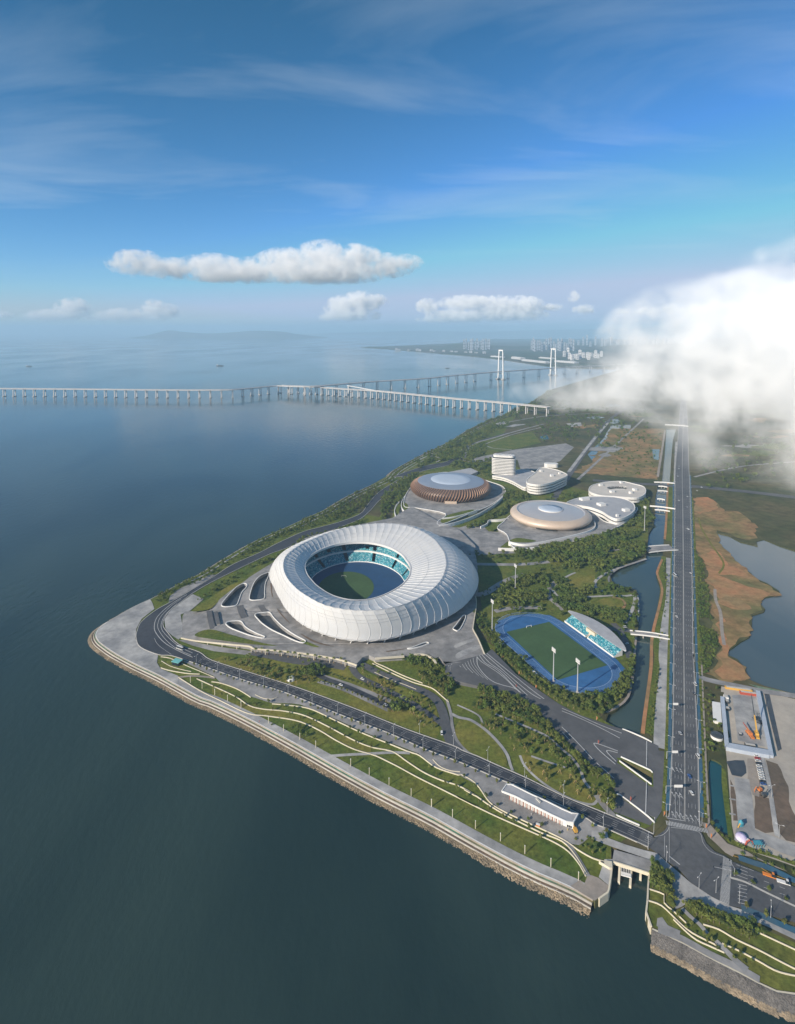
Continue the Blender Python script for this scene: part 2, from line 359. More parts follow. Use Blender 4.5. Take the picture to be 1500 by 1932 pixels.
# loose rocks along the water's edge
def rock_mesh(seed):
    rnd = random.Random(seed); bm = bmesh.new(); bmesh.ops.create_icosphere(bm, subdivisions=1, radius=1)
    for v in bm.verts: v.co *= rnd.uniform(.65, 1.15); v.co.z *= .7
    me = bpy.data.meshes.new('rock'); bm.to_mesh(me); bm.free(); return me
rm = [rock_mesh(i) for i in range(4)]
rv, rf = [], []
def scatter_rocks(base, g, d0, d1, n, s0, s1, zf):
    for _ in range(n):
        i = random.randrange(len(base)-1); p = base[i].lerp(base[i+1], random.random()); t = base[i+1]-base[i]; t.z = 0; t.normalize()
        d = random.uniform(d0, d1); q = p + Vector((t.y,-t.x,0))*d*g; q.z = zf(d)
        me = random.choice(rm); sc = random.uniform(s0, s1); rot = Matrix.Rotation(random.random()*6.28, 3, 'Z'); k = len(rv)
        for v in me.vertices: rv.append(tuple(q + rot @ (v.co * sc)))
        for f in me.polygons: rf.append(tuple(k+j for j in f.vertices))
scatter_rocks(shore, sg, 6, 9.5, 5200, .3, .8, lambda d: 1.4-(d-6)*.55)
scatter_rocks(shore[:8], sg, 4, 11, 500, .4, 1.1, lambda d: 2.4-(d-4)*.45)
scatter_rocks(plat_e, se, 6.5, 11.5, 2200, .4, 1.1, lambda d: 1.2-(d-6.5)*.45)
scatter_rocks(north[:60], sn, 6, 10.5, 1200, .4, 1.0, lambda d: 1.2-(d-6)*.4)
rv2, rf2 = rv, rf; rv, rf = [], []
scatter_rocks(plat_e, se, .8, 7.5, 5200, .3, .75, lambda d: LAND+.25-(d-.4)*.64)
me = bpy.data.meshes.new('revetment_stones'); me.from_pydata(rv, [], rf); me.materials.append(M['revetment']); o = bpy.data.objects.new('revetment_stones', me); COL.objects.link(o)
tag(o, 'grey rubble stones covering the lower right shore slope', 'stones', kind='stuff'); rv, rf = rv2, rf2
me = bpy.data.meshes.new('shore_rocks'); me.from_pydata(rv, [], rf); me.materials.append(M['rock']); o = bpy.data.objects.new('shore_rocks', me); COL.objects.link(o)
tag(o, 'loose tan and grey stones strewn at the water line', 'rocks', kind='stuff')

# ---------------------------------------------------------------- sheets: lawns, paving, roads
ZL = dict(lawn=.05, lawn2=.18, pave=.31, pave2=.44, road=.57, road2=.70, mark=.84)
NSH = [0]
def bias():
    NSH[0] += 1; return (NSH[0] % 26) * .004   # no two sheets of one layer lie in the same plane
def sheet(name, pts, mt, lay, sm=0, closed=True, holes=(), z=None, skirt=False):
    if sm: pts = smooth(pts, sm, True)
    s = MB(); bz = bias()
    if z == 'own': s.prism([Vector((p.x,p.y,p.z+ZL[lay]+bz)) for p in pts], None, LAND-.2 if skirt else None, holes)
    else: s.prism(pts, LAND + ZL[lay] + bz, LAND-.1 if skirt else None, holes)
    return struct(s.build(name, M[mt]))
def path(name, pts, w, mt, lay='pave', sm=5, w2=None, z=0):
    pts = smooth(pts, sm) if sm else pts
    s = MB(); bz = bias(); s.strip([p + Vector((0,0,ZL[lay]+z+bz)) for p in pts], w, w2=w2); return struct(s.build(name, M[mt]))
def mark(pts, w, parent=None, mt='paint', lay='mark', sm=5, z=0):
    pts = smooth(pts, sm) if sm else pts
    s = MB(); s.strip([p + Vector((0,0,ZL[lay]+z)) for p in pts], w); o = s.build('marking', M[mt])
    if parent: o.parent = parent; o.matrix_parent_inverse = parent.matrix_world.inverted()
    else: o['kind'] = 'structure'
    return o
def dashes(pts, w, on, off_, parent, mt='paint'):
    pts = resample(pts, on); s = MB(); k = max(1, round(off_/on)); i = 0
    while i < len(pts)-1:
        a, b = pts[i], pts[i+1]; t = (b-a); t.z = 0
        if t.length < .01: break
        t.normalize(); n = Vector((-t.y,t.x,0))*w/2; u = Vector((0,0,ZL['mark']))
        s.quad(a+n+u, a-n+u, b-n+u, b+n+u); i += 1+k
    if s.v:
        o = s.build('lane_dashes', M[mt])
        if parent: o.parent = parent
        else: o['kind'] = 'structure'
# lawn over the whole promontory
lawn_all = [p for p in south] + tip[1:] + north[1:40] + P('_', [(880,1010),(900,1200),(1100,1320),(1140,1360)]) + P('x', [(1340,700),(1300,1420),(1205,1590)]) + P('h', [(200,440)]) + chan_l[1:3]
sheet('lawn', [p for p in lawn_all], 'grass', 'lawn', holes=[slot1, slot2])
# promenade and tip plaza
path('promenade', offset(south, -sg*4.2), 7.2, 'paving_light', 'pave', 0)
sheet('tip_plaza', P('b', [(700,795),(560,722),(400,648),(250,568),(180,522),(140,490),(120,455),(122,425),(147,392),(200,352),(300,292),(400,237),(500,192),(515,215),(530,260),(440,330),(402,400),(396,470),(432,532),(555,588),(548,640),(572,682),(700,735)]), 'paving_light', 'pave2')
sheet('corner_platform', P('f', [(1130,1180),(1050,1240),(900,1150),(960,1110),(985,1140),(1010,1075),(1075,1100),(1140,1150)]), 'paving_warm', 'pave')
sheet('corner_platform', P('f', [(1140,1150),(1075,1095),(1110,985),(1160,985)]), 'paving_light', 'pave2')
# west road round the promontory
wr_up = P('f', [(1412,832),(1290,775),(1060,680),(860,598),(640,490),(440,402),(330,352)]) + P('c', [(1420,712),(1360,682),(1100,590),(800,470),(500,360),(250,280),(0,200)]) + P('b', [(850,568),(700,510),(625,430),(592,380),(600,330),(640,270),(720,210),(800,150),(900,90),(1000,38)]) + P('k', [(150,672),(300,602),(420,560),(600,475),(750,430),(900,372),(1000,330),(1080,262),(1150,185),(1250,112),(1350,62)]) + P('e', [(130,195),(180,170),(260,140),(340,120),(420,100),(480,60),(510,0)])
wr_lo = P('f', [(1380,912),(1130,800),(1050,768),(940,700),(600,545),(480,500),(230,392),(0,305)]) + P('c', [(1000,612),(800,537),(600,457),(400,377),(200,318),(0,250)]) + P('b', [(800,640),(650,592),(560,585),(432,532),(402,470),(407,420),(440,350),(540,270),(630,220),(720,170),(820,110),(950,32)]) + P('k', [(0,688),(200,600),(350,522),(550,432),(700,392),(850,350),(1000,290),(1060,215),(1140,125),(1250,50),(1330,0)]) + P('e', [(120,165),(230,125),(300,105),(400,85),(460,45),(490,0)])
wr_up = smooth(wr_up, 4); wr_lo = smooth(wr_lo, 4)
road_w = sheet('road', wr_up + list(reversed(wr_lo)), 'asphalt_new', 'road')
for pl in (wr_up, wr_lo):
    s = MB(); s.strip([p+Vector((0,0,.85)) for p in pl], .7, thick=.5); struct(s.build('kerb', M['kerb']))
def between(A, B, f):
    A = resample(A, 6); B = resample(B, 6); n = 160; res = []
    for i in range(n+1):
        t = i/n; res.append(A[int(t*(len(A)-1))].lerp(B[int(t*(len(B)-1))], f))
    return res
cut_u, cut_l = wr_up[:wr_up.index(min(wr_up, key=lambda p: (p-G(375,1232)).length))], wr_lo[:wr_lo.index(min(wr_lo, key=lambda p: (p-G(363,1251)).length))]
for f in (.22, .78): mark(resample(between(cut_u, cut_l, f), 5), .22, road_w, sm=0)
for f in (.36, .5, .64): dashes(between(cut_u, cut_l, f), .22, 4, 8, road_w)
# curved lane lines on the tip bend
mark(P('b', [(800,605),(700,560),(600,500),(540,430),(530,380),(550,320),(620,250),(700,195),(760,160)]), .8, road_w)
mark(P('b', [(790,590),(690,545),(610,480),(560,410),(555,365),(580,310),(650,240),(720,190)]), .6, road_w)
mark(P('b', [(800,575),(700,525),(620,455),(580,400),(585,345),(620,290),(690,225)]), .6, road_w)
mark(P('b', [(650,585),(560,520),(530,470)]), .4, road_w)
path('shore_path', offset(north[10:95], -sn*9), 3.2, 'paving_light', 'pave', 0)
path('shore_path', offset(north[30:150], -sn*22), 3.0, 'paving_light', 'pave', 0)
path('shore_path', offset(north[60:150], -sn*33), 2.4, 'paving', 'pave', 0)
sheet('road_plaza', P('b', [(600,335),(640,272),(720,213),(800,155),(880,190),(780,275),(715,300),(740,440),(700,478),(660,452),(610,410)]), 'paving_light', 'pave2')
sheet('road_plaza', P('b', [(700,482),(800,520),(950,560),(1210,590),(1225,560),(1000,530),(860,505),(760,480)]), 'paving', 'pave2')
sheet('road_plaza', P('b', [(630,215),(720,165),(830,100),(960,20),(930,15),(800,75),(700,120),(640,170)]), 'paving', 'pave2')
# side pavement between the west road and the terraces
sheet('pavement', P('f', [(1130,800),(1050,768),(940,700),(600,545),(480,500),(230,392),(0,305)]) + P('c', [(1000,612),(800,537),(600,457),(400,377),(200,318),(0,250)]) + P('b', [(800,640),(720,625),(850,690),(950,735),(1000,785),(1090,812),(1210,880),(1350,925),(1500,930)]) + P('c', [(500,450),(700,532),(850,602),(1000,662),(1170,728),(1240,790),(1290,812),(1400,850),(1500,905)]) + P('f', [(230,460),(320,515),(400,625),(480,680),(650,760),(850,855),(900,890),(960,900),(1040,830)]), 'paving', 'pave2')
# stadium car park and loop roads
sheet('verge', P('c', [(0,195),(60,175),(220,190),(300,160),(780,210),(820,235),(1000,330),(1210,400),(1270,470),(1290,600),(1270,640),(1100,580),(800,462),(500,352),(250,272)]), 'grass_dry', 'lawn2')
lp = path('road', P('c', [(800,195),(900,250),(1000,295),(1120,345),(1215,385),(1275,430),(1308,500),(1325,580),(1350,660),(1400,715)]), 9.5, 'asphalt', 'road')
path('road', P('c', [(790,235),(830,290),(950,350),(1100,425),(1200,487),(1300,560),(1325,600)]), 8, 'asphalt', 'road', w2=6)
path('parking_strip', P('c', [(625,282),(760,330),(920,392),(1050,448)]), 5.5, 'paving', 'pave')
path('parking_strip', P('c', [(600,318),(750,366),(880,425),(1000,482)]), 5, 'paving', 'pave')
path('road', P('c', [(590,225),(592,270),(625,297),(760,347),(900,410),(1022,472)]), 6, 'asphalt_new', 'road')
path('road', P('c', [(230,150),(330,170),(480,200),(640,215),(760,235)]), 14, 'asphalt', 'pave')
sheet('grass_patch', P('c', [(480,340),(560,335),(660,355),(730,380),(700,392),(600,372),(520,362)]), 'hedge', 'pave', 3)
path('median', P('c', [(640,278),(800,330),(930,375),(1060,432)]), 2.2, 'hedge', 'pave2')
# oval lawns
sheet('oval_lawn', P('f', [(195,170),(235,122),(330,158),(430,248),(490,328),(512,400),(490,415),(400,390),(280,340),(222,282),(190,220)]), 'grass_dry', 'pave', 3)
path('path', P('f', [(170,90),(215,112),(290,130),(380,190),(460,270),(510,340),(530,400),(545,440)]), 3.8, 'paving_light', 'pave2', w2=2.5)
path('path', P('f', [(140,0),(165,90),(175,170),(200,250),(260,320),(340,368),(450,420),(560,455)]), 3, 'paving', 'pave2')
sheet('garden_lawn', P('f', [(600,342),(680,357),(780,400),(880,432),(960,482),(1000,540),(1060,590),(1070,630),(1030,650),(960,630),(880,590),(760,530),(680,480),(620,410)]), 'grass_dry', 'pave', 3)
path('path', P('f', [(590,345),(620,410),(700,490),(800,560),(900,612),(980,640),(1040,646),(1066,622)]), 2.2, 'paving_light', 'pave2')
path('path', P('f', [(440,90),(560,140),(680,190),(760,230),(840,300),(910,360),(960,430),(985,500),(1020,548)]), 2.6, 'paving_light', 'pave2')
path('path', P('f', [(205,35),(330,95),(360,150)]), 2.0, 'paving_light', 'pave2')
path('path', P('f', [(660,350),(760,385),(870,420)]), 2.2, 'paving_light', 'pave2')
path('path', P('f', [(1060,590),(1110,660),(1170,720)]), 5, 'paving', 'pave2')
# terraces above the promenade
sheet('terrace_lawn', P('c', [(200,500),(320,518),(480,545),(600,595),(700,655),(800,703),(900,735),(670,742),(500,640),(300,555)]), 'grass_deep', 'lawn2')
sheet('terrace_lawn', P('c', [(740,745),(930,745),(1050,802),(1160,862),(1300,932),(1500,1032)]) + P('f', [(200,602),(400,702),(600,792),(780,872),(880,930),(950,1010),(990,1090),(985,1135),(900,1105),(700,1020),(520,935),(300,815),(100,700),(0,650)]) + P('c', [(1000,912),(830,822)]), 'grass_deep', 'lawn2')
sheet('terrace_lawn', P('b', [(560,600),(640,612),(750,660),(850,702),(950,742),(850,722),(760,716),(640,696),(575,676),(552,640)]), 'grass_deep', 'pave2')
sheet('terrace_lawn', P('c', [(0,350),(90,385),(160,435),(250,475),(400,490),(520,515),(650,575),(800,655),(900,692),(900,725),(800,697),(700,647),(600,587),(480,537),(320,511),(200,491),(0,400)]), 'grass_dry', 'lawn2')
sheet('terrace_lawn', P('f', [(1030,770),(1130,800),(1115,985),(1000,960),(900,890),(960,905),(1040,835)]), 'grass_deep', 'lawn2')
path('ramp_path', P('c', [(670,742),(760,735),(900,728),(1020,722),(1120,725)]), 3.2, 'paving_light', 'pave2')
path('ramp_path', P('f', [(865,860),(920,940),(970,1020),(1010,1090)]), 3.6, 'paving', 'pave2')
path('ramp_path', P('b', [(700,745),(800,735),(900,742),(960,750)]), 3, 'paving_warm', 'pave2')
WALLS = [
 ('pale curved garden wall, lowest of the terrace lines above the promenade', 'b', [(700,745),(850,838),(1000,912),(1190,1000)], 'c', [(320,516),(480,542),(600,592),(700,652),(800,702),(900,732),(940,746),(1050,801),(1160,861),(1300,931),(1500,1031)], 'f', [(200,601),(400,701),(600,791),(780,871),(880,931),(950,1010),(995,1090)]),
 ('pale serpentine garden wall, middle of the terrace lines above the promenade', 'b', [(830,755),(930,800),(1040,850),(1120,890),(1200,945),(1300,970)], 'c', [(400,486),(520,511),(650,571),(800,651),(900,691),(1020,716),(1100,770),(1200,835),(1300,880),(1400,912),(1500,972)], 'f', [(240,552),(330,602),(400,652),(500,712),(600,762),(720,822),(850,875),(930,960),(1000,1075)]),
 ('pale garden wall, topmost terrace line beside the road pavement', 'c', [(340,446),(450,456),(560,476),(700,541),(850,611),(1000,671),(1110,716),(1170,736),(1230,781),(1280,812),(1400,851)], 'f', [(230,465),(320,520),(400,630),(480,685),(650,765),(850,860),(950,930),(1040,980),(1110,1000)]),
 ('short pale garden wall at the near end of the tip plaza', 'b', [(575,600),(640,610),(750,660),(850,702),(955,746)]),
 ('short pale garden wall curving below the turquoise kiosk', 'b', [(580,630),(640,665),(720,690),(790,705)]),
 ('low pale wall between the tip plaza and its first lawn', 'b', [(575,677),(640,697),(760,717),(850,722)]),
 ('short pale wall on the upper terrace near the tip', 'b', [(935,776),(1000,786),(1090,816),(1150,846),(1212,886)]),
 ('pale kerb wall around the planter beside the road crossing', 'c', [(1250,762),(1290,802),(1350,826),(1405,832)]),
 ('pale kerb wall around the small planter by the road', 'c', [(245,395),(290,415),(340,420),(370,408)]),
 ('pale edging wall along the stadium ramp road', 's', [(20,392),(200,482),(400,577),(600,662),(740,702),(880,752),(1000,852),(1100,942)]),
 ('second pale parapet above the stadium ramp road', 's', [(45,312),(48,372),(200,442),(450,562),(730,672)]),
 ('rough pale retaining wall below the stadium ramp road', 's', [(50,520),(200,590),(350,650),(500,705),(640,762)]),
]
for w_ in WALLS:
    pts = []
    for k in range(1, len(w_), 2): pts += P(w_[k], w_[k+1])
    pts = resample(smooth(pts, 5), 4); s = MB(); s.strip([p+Vector((0,0,.9)) for p in pts], .6, thick=1.0)
    tag(s.build('garden_wall', M['cream']), w_[0], 'wall', kind='thing')
# ---------------------------------------------------------------- the straight avenue and its verges
def pair(k1, l, k2, r): return P(k1, l), P(k2, r)
avL = P('g', [(440,1330),(455,1290),(470,900),(482,600),(490,0)]) + P('j', [(720,900),(725,500),(728,200)]) + P('_', [(1274,885),(1278,840),(1281,800),(1284,760),(1286,720)])
avR = P('g', [(712,1400),(705,1360),(690,700),(655,0)]) + P('j', [(845,1200),(838,700),(828,300),(820,60)]) + P('_', [(1300,885),(1299,840),(1297.5,800),(1295,760),(1292,720)])
av = sheet('road', smooth(avL, 3) + list(reversed(smooth(avR, 3))), 'asphalt', 'road')
av_m = smooth(P('g', [(580,1375),(580,900),(577,400),(574,0)]) + P('j', [(782,1100),(782,700),(778,300)]) + P('_', [(1287,890),(1288.5,830),(1289,780)]), 3)
mark(av_m, .7, av, 'concrete', sm=0)
aL, aR = smooth(avL, 3), smooth(avR, 3)
for a, b, fs in ((aL, av_m, (.07,.97)), (av_m, aR, (.05,.93))):
    for f in fs: mark(between(a, b, f), .22, av, sm=0)
for a, b, fs in ((aL, av_m, (.3,.53,.76)), (av_m, aR, (.27,.5,.73))):
    for f in fs: dashes(between(a, b, f), .2, 5, 10, av)
for pl in (aL, aR): s = MB(); s.strip([p+Vector((0,0,.86)) for p in pl], .6, thick=.5); struct(s.build('kerb', M['kerb']))
# crossings, arrows, stop line
def zebra(a, b, n, w, ln, parent):
    s = MB(); d = (b-a); d.z = 0; t = d.normalized(); nn = Vector((-t.y,t.x,0)); u = Vector((0,0,ZL['mark']+.02))
    for i in range(n):
        c = a.lerp(b, (i+.5)/n); s.quad(c-t*w/2-nn*ln/2+u, c+t*w/2-nn*ln/2+u, c+t*w/2+nn*ln/2+u, c-t*w/2+nn*ln/2+u)
    o = s.build('crossing_stripes', M['paint']); o.parent = parent
junction = sheet('road', smooth(P('h', [(505,385),(520,370),(580,330),(612,270),(590,230),(720,245),(835,265),(835,340),(870,420),(930,480),(1010,515),(1060,555),(1080,560),(1300,650),(1560,760),(1700,810),(1700,1075),(1500,985),(1200,900),(1030,862),(910,800),(760,700),(690,620),(610,560),(520,490),(470,455),(380,420),(420,330)]), 1, True), 'asphalt', 'road2')
zebra(G(1160+425/4.412,1240+1385/4.412), G(1160+775/4.412,1240+1455/4.412), 27, .55, 4.2, junction)
zebra(P('n', [(545,10)])[0], P('n', [(500,650)])[0], 40, .5, 5.5, junction)
for x0 in (505,540): mark(P('g', [(x0,1345),(x0-2,1130)]), .3, av, sm=0)
mark(P('g', [(430,1345),(590,1372)]), .5, av, sm=0)
def arrow(px, py, parent, fl=1):
    p = G(px, py); s = MB(); u = ZL['mark']+.02+LAND
    s.quad((p.x-.2,p.y-3,u),(p.x+.2,p.y-3,u),(p.x+.2,p.y+1.5,u),(p.x-.2,p.y+1.5,u))
    s.v += [(p.x-.8,p.y+1.5,u),(p.x+.8,p.y+1.5,u),(p.x,p.y+3.4,u)]; s.f.append((4,5,6))
    s.quad((p.x,p.y-1.4,u+.004),(p.x+fl*1.4,p.y-.6,u+.004),(p.x+fl*1.4,p.y,u+.004),(p.x,p.y-.8,u+.004))
    o = s.build('arrow', M['paint']); o.parent = parent
for q in [(487,940),(522,945),(555,955),(485,1150),(522,1155),(556,1165),(488,1315),(525,1320),(557,1330),(606,1345),(643,1348),(682,1352)]: arrow(1160+q[0]/4.412, 1240+q[1]/4.412, av, random.choice((-1,1)))
for pts in ([(610,560),(610,260)],[(575,520),(578,370)]): mark(P('h', pts), .25, junction, sm=0)
mark(P('h', [(505,375),(560,365),(600,330),(615,275)]), .3, junction)
mark(P('h', [(620,310),(700,320),(820,345),(850,420),(900,480),(1000,520)]), .3, junction)
mark(P('h', [(610,515),(685,575)]), .8, junction, sm=0)
for d in range(5): mark(P('h', [(1085,575+d*24),(1165,605+d*24)]), .35, junction, sm=0)
for d in range(6): mark(P('h', [(1095,712+d*26),(1160,728+d*26)]), .35, junction, sm=0)
for yo in (0, 45, 90): dashes(smooth(P('h', [(1170,605+yo),(1400,690+yo),(1700,800+yo)]), 4), .3, 3, 5, junction)
mark(P('h', [(1060,510),(1200,560),(1330,640),(1500,700)]), .5, junction, 'yellow')
path('median_strip', P('h', [(1045,668),(1150,700),(1300,775),(1500,870),(1700,960)]), 1.6, 'kerb', 'mark')
path('bike_lane', P('h', [(1120,880),(1250,930),(1400,1000),(1560,1070)]), 4.5, 'bike', 'mark')
path('bike_lane', P('h', [(1100,525),(1200,560),(1320,600),(1500,690)]), 5, 'bike', 'mark')
# bike lanes and hedges beside the avenue
path('bike_lane', P('g', [(437,1285),(452,1000),(460,600),(470,0)]) + P('j', [(715,500),(718,100)]), 3.0, 'bike', 'road2')
path('bike_lane', P('g', [(727,1340),(715,900),(705,600),(680,0)]) + P('j', [(850,700),(835,300),(826,60)]), 2.6, 'bike', 'road2')
path('hedge_strip', P('g', [(408,1290),(425,900),(440,500),(450,0)]) + P('j', [(705,700),(712,300),(716,60)]), 3.2, 'hedge', 'road')
path('hedge_strip', P('g', [(755,1330),(745,1000),(730,600),(705,0)]) + P('j', [(862,900),(850,500),(836,200)]), 5.5, 'hedge', 'pave2')
path('path', P('g', [(785,1400),(768,1100),(750,700),(720,0)]), 1.6, 'paving_warm', 'road')
# canal east bank: tan path, grass, pale paving
path('bank_path', P('g', [(232,640),(250,480),(275,300),(300,100),(305,0)]) + P('j', [(578,1130),(592,1040),(612,960),(632,880),(645,790),(618,705),(615,675),(645,600)]), 3.5, 'sand', 'pave2')
path('bank_grass', P('g', [(285,640),(300,480),(320,300),(345,150),(365,0)]) + P('j', [(605,1130),(620,1000),(640,900),(655,800),(640,700),(650,640),(660,580)]), 9, 'grass', 'lawn2')
path('pavement', P('g', [(385,760),(385,640),(388,500),(400,300),(418,100)]) + P('j', [(655,1230),(660,1080),(672,980),(688,880),(694,760),(690,660),(688,590)]), 13, 'paving_light', 'pave', w2=8)
path('bank_path', P('j', [(662,470),(668,400),(674,310),(678,210),(684,110)]), 4, 'sand', 'pave2')
sheet('bank_grass', P('j', [(670,480),(676,300),(690,110),(715,110),(718,300),(712,480)]), 'grass', 'lawn2')
path('bank_path', P('C', [(360,1050),(400,800),(440,550),(480,280)]), 6, 'paving_warm', 'pave2')
path('bank_path', P('C', [(640,1150),(650,900),(660,600),(670,470)]), 6, 'paving_light', 'pave2')
path('bank_path', P('x', [(575,170),(690,110),(780,50),(825,0)]) + P('g', [(118,310),(142,200),(157,100),(170,0)]) + P('j', [(462,1300),(468,1200),(478,1100)]), 2.4, 'paving_warm', 'pave2')
path('bank_path', P('j', [(488,1000),(494,900),(488,830)]), 2, 'paving_light', 'pave2')
# cross roads in the distance
path('road', P('j', [(200,90),(450,110),(600,118),(720,128),(830,130),(960,140),(1200,165),(1500,200)]), 20, 'asphalt', 'road2', w2=26)
path('road', P('i', [(700,500),(850,270),(985,95)]) + P('_', [(1180,770)]), 16, 'asphalt', 'road')
path('pavement', P('i', [(785,350),(900,200),(985,100)]), 9, 'paving_light', 'road2')
# apron road falling from the stadium deck to the canal
DECK = 10.0
apr = P('d', [(0,650,9.6),(100,625,9.6),(285,578,9.6),(330,545,8.5),(500,720,7),(640,820,6),(800,930),(950,1010),(1150,1080),(1250,1110)]) + P('x', [(1160,560),(1240,600),(1245,660),(1325,672),(1325,720),(1290,1430),(1205,1560),(1180,1520),(700,1222),(690,1200),(640,1085),(420,885),(200,655),(0,470)]) + P('d', [(800,1135),(640,962),(500,872,6.5),(300,822,7.5),(90,772,8.6),(0,722,9.2)])
apron = sheet('road', apr, 'apron', 'pave2', z='own', skirt=True, holes=[slot1, slot2])
apron.name = 'apron_road'
def slope(k, pts):    # level of the apron under a point of the photo, by its row
    x0, y0, s_ = REG[k]; r = []
    for q in pts:
        yy = y0 + q[1]/s_; zz = max(LAND, min(9.6, 9.6 - (yy-1240)/(1325-1240)*4.6)); r.append((*q, zz+.1))
    return P(k, r)
def amark(k, pts, w): mark(slope(k, pts), w, apron)
for pts in ([(440,555),(640,720),(900,930),(1100,1090),(1250,1200)], [(405,560),(600,730),(850,950),(1060,1120),(1200,1200)], [(370,572),(480,690),(650,810),(820,970),(960,1100),(1070,1200)], [(335,585),(420,690),(560,770),(690,880),(830,1030),(1020,1200)], [(305,610),(360,670),(480,750),(600,830),(720,930),(850,1060)], [(300,600),(310,720),(400,850),(520,950),(650,1000),(850,1060),(960,1180)]):
    amark('q', pts, .9)
for i in range(7):
    f = i/6; amark('q', [(245-f*230, 620+f*130), (270-f*190, 720+f*90), (400-f*210, 880-f*10), (520-f*120, 970), (700-f*40, 1030+f*30), (900, 1160+f*25)], .5)
amark('x', [(0,120),(200,205),(480,330),(770,442)], .8); amark('x', [(0,155),(200,235),(480,365),(745,505)], .8)
amark('x', [(0,360),(200,560),(400,780)], .8); amark('x', [(450,825),(670,1022)], .7); amark('x', [(415,880),(645,1085)], .7); amark('x', [(0,420),(100,530)], .6)
amark('x', [(720,672),(430,570),(470,650),(690,842)], .9); amark('x', [(718,695),(600,665),(585,690),(698,805)], .9)
mark(P('x', [(1092,540),(1090,870)]), .7, apron, sm=0); mark(P('x', [(1090,1070),(1078,1470)]), .7, apron, sm=0)
for lab, pts in (('white parapet of the apron road along the canal end', [(780,385),(900,430),(1060,500),(1160,556)]), ('white parapet on the far side of the narrow apron slot', [(760,742),(900,805),(1140,915),(1168,945)]), ('white parapet on the near side of the narrow apron slot', [(742,795),(900,910),(1155,1098)]), ('white parapet above the wide water slot beside the junction', [(705,1222),(740,1228),(900,1345),(1100,1500),(1195,1590)]), ('low white parapet between the road and the wide water slot', [(700,1490),(850,1560),(1000,1625)])):
    s = MB(); s.strip([p+Vector((0,0,1.1)) for p in resample(smooth(P('x', pts), 3), 3)], .7, thick=1.2); tag(s.build('parapet', M['white']), lab, 'parapet', kind='thing')
# ---------------------------------------------------------------- stadium deck with sunken courts
def court(k, pts, n=4): return smooth(P(k, [(x, y, DECK) for x, y in pts]), n, True)
courts = [court('t', [(800,285),(855,290),(850,330),(790,400),(745,520),(715,565),(640,578),(560,580),(530,555),(570,490),(640,410),(720,330)]),
          court('t', [(1100,150),(1140,140),(1130,200),(1095,280),(1085,380),(1085,455),(1060,485),(950,498),(900,490),(890,460),(910,370),(950,270),(1020,190)]),
          court('t', [(590,790),(640,770),(740,762),(790,775),(830,830),(900,880),(1000,930),(1085,965),(1055,985),(900,950),(760,900),(660,860),(600,820)]),
          court('t', [(960,690),(1000,665),(1080,655),(1150,655),(1200,720),(1300,820),(1420,910),(1520,970),(1610,1020),(1580,1045),(1480,1020),(1330,950),(1180,880),(1060,800),(1000,740)]),
          court('q', [(0,225),(25,232),(70,190),(125,80),(140,20),(100,15),(50,80),(0,150),(-40,200)], 3),
          court('s', [(515,180),(560,185),(680,160),(800,120),(820,108),(790,92),(740,105),(650,140),(560,172)], 3)]
deck = P('t', [(30,700,LAND+.5),(60,640,LAND+.5),(370,625,8),(520,470,DECK),(660,360,DECK),(800,270,DECK),(900,190,DECK),(1060,90,DECK),(1160,30,DECK)]) + P('k', [(420,600,DECK),(560,480,DECK),(760,420,DECK),(960,380,DECK),(1100,350,DECK)]) + P('w', [(330,520,DECK),(420,460,DECK),(520,400,DECK),(800,560,DECK),(1000,640,DECK)]) + P('u', [(250,200,DECK),(260,330,DECK),(280,480,DECK),(290,740,DECK),(255,850,DECK),(265,950,DECK),(225,1220,DECK)]) + P('q', [(245,200,DECK),(320,340,DECK),(400,540,DECK)]) + P('d', [(285,578,DECK),(100,625,DECK),(0,650,DECK)]) + P('s', [(1280,370,DECK),(1020,360,DECK),(960,290,DECK),(900,320,DECK),(840,270,DECK),(700,250,DECK),(600,262,DECK),(470,285,DECK),(60,310,DECK),(-30,270,DECK),(-120,300,DECK)]) + P('c', [(815,220,DECK),(780,208,DECK),(700,185,DECK),(550,160,DECK),(400,142,DECK),(240,128,DECK)]) + P('t', [(900,1080,DECK),(700,1060,9),(500,1040,7.8),(300,1020,6.6),(150,1000,LAND+.6),(20,970,LAND+.5)])
s = MB(); s.prism(deck, None, LAND-.2, holes=courts)
dk = thing('stadium_deck', 'grey paved deck around the big white stadium with curved sunken courts', 'deck', G(700,1150))
s.build('paving_slab', M['paving'], dk)
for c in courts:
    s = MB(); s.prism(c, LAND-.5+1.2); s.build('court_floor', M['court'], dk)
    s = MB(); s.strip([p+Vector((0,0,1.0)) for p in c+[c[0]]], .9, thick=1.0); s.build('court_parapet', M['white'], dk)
s = MB()
fr = resample(smooth(P('t', [(10,972,LAND+1.5),(150,1000,LAND+1.8),(300,1020,7.8),(500,1040,9),(700,1060,10.2),(900,1080,DECK+1.2)]) + P('c', [(240,128,DECK+1.2),(400,142,DECK+1.2),(550,160,DECK+1.2),(700,185,DECK+1.2),(780,208,DECK+1.2),(820,222,DECK+1.2)]), 4), 4)
s.strip(fr, 1.2, thick=1.6); s.build('front_parapet', M['cream'], dk)
for p in fr[5::5]:
    if p.z > 8: q = MB(); q.box((p.x, p.y-1.4, LAND), (.8,.8,p.z-LAND-1.6)); q.build('buttress', M['cream'], dk)
s = MB(); s.strip(resample(smooth(P('u', [(255,850,DECK+1.2),(265,950,DECK+1.2),(225,1220,DECK+1.2)]) + P('q', [(245,200,DECK+1.2),(320,340,DECK+1.2),(405,545,DECK+1.2)]), 4), 4), 1.1, thick=1.6); s.build('side_parapet', M['cream'], dk)
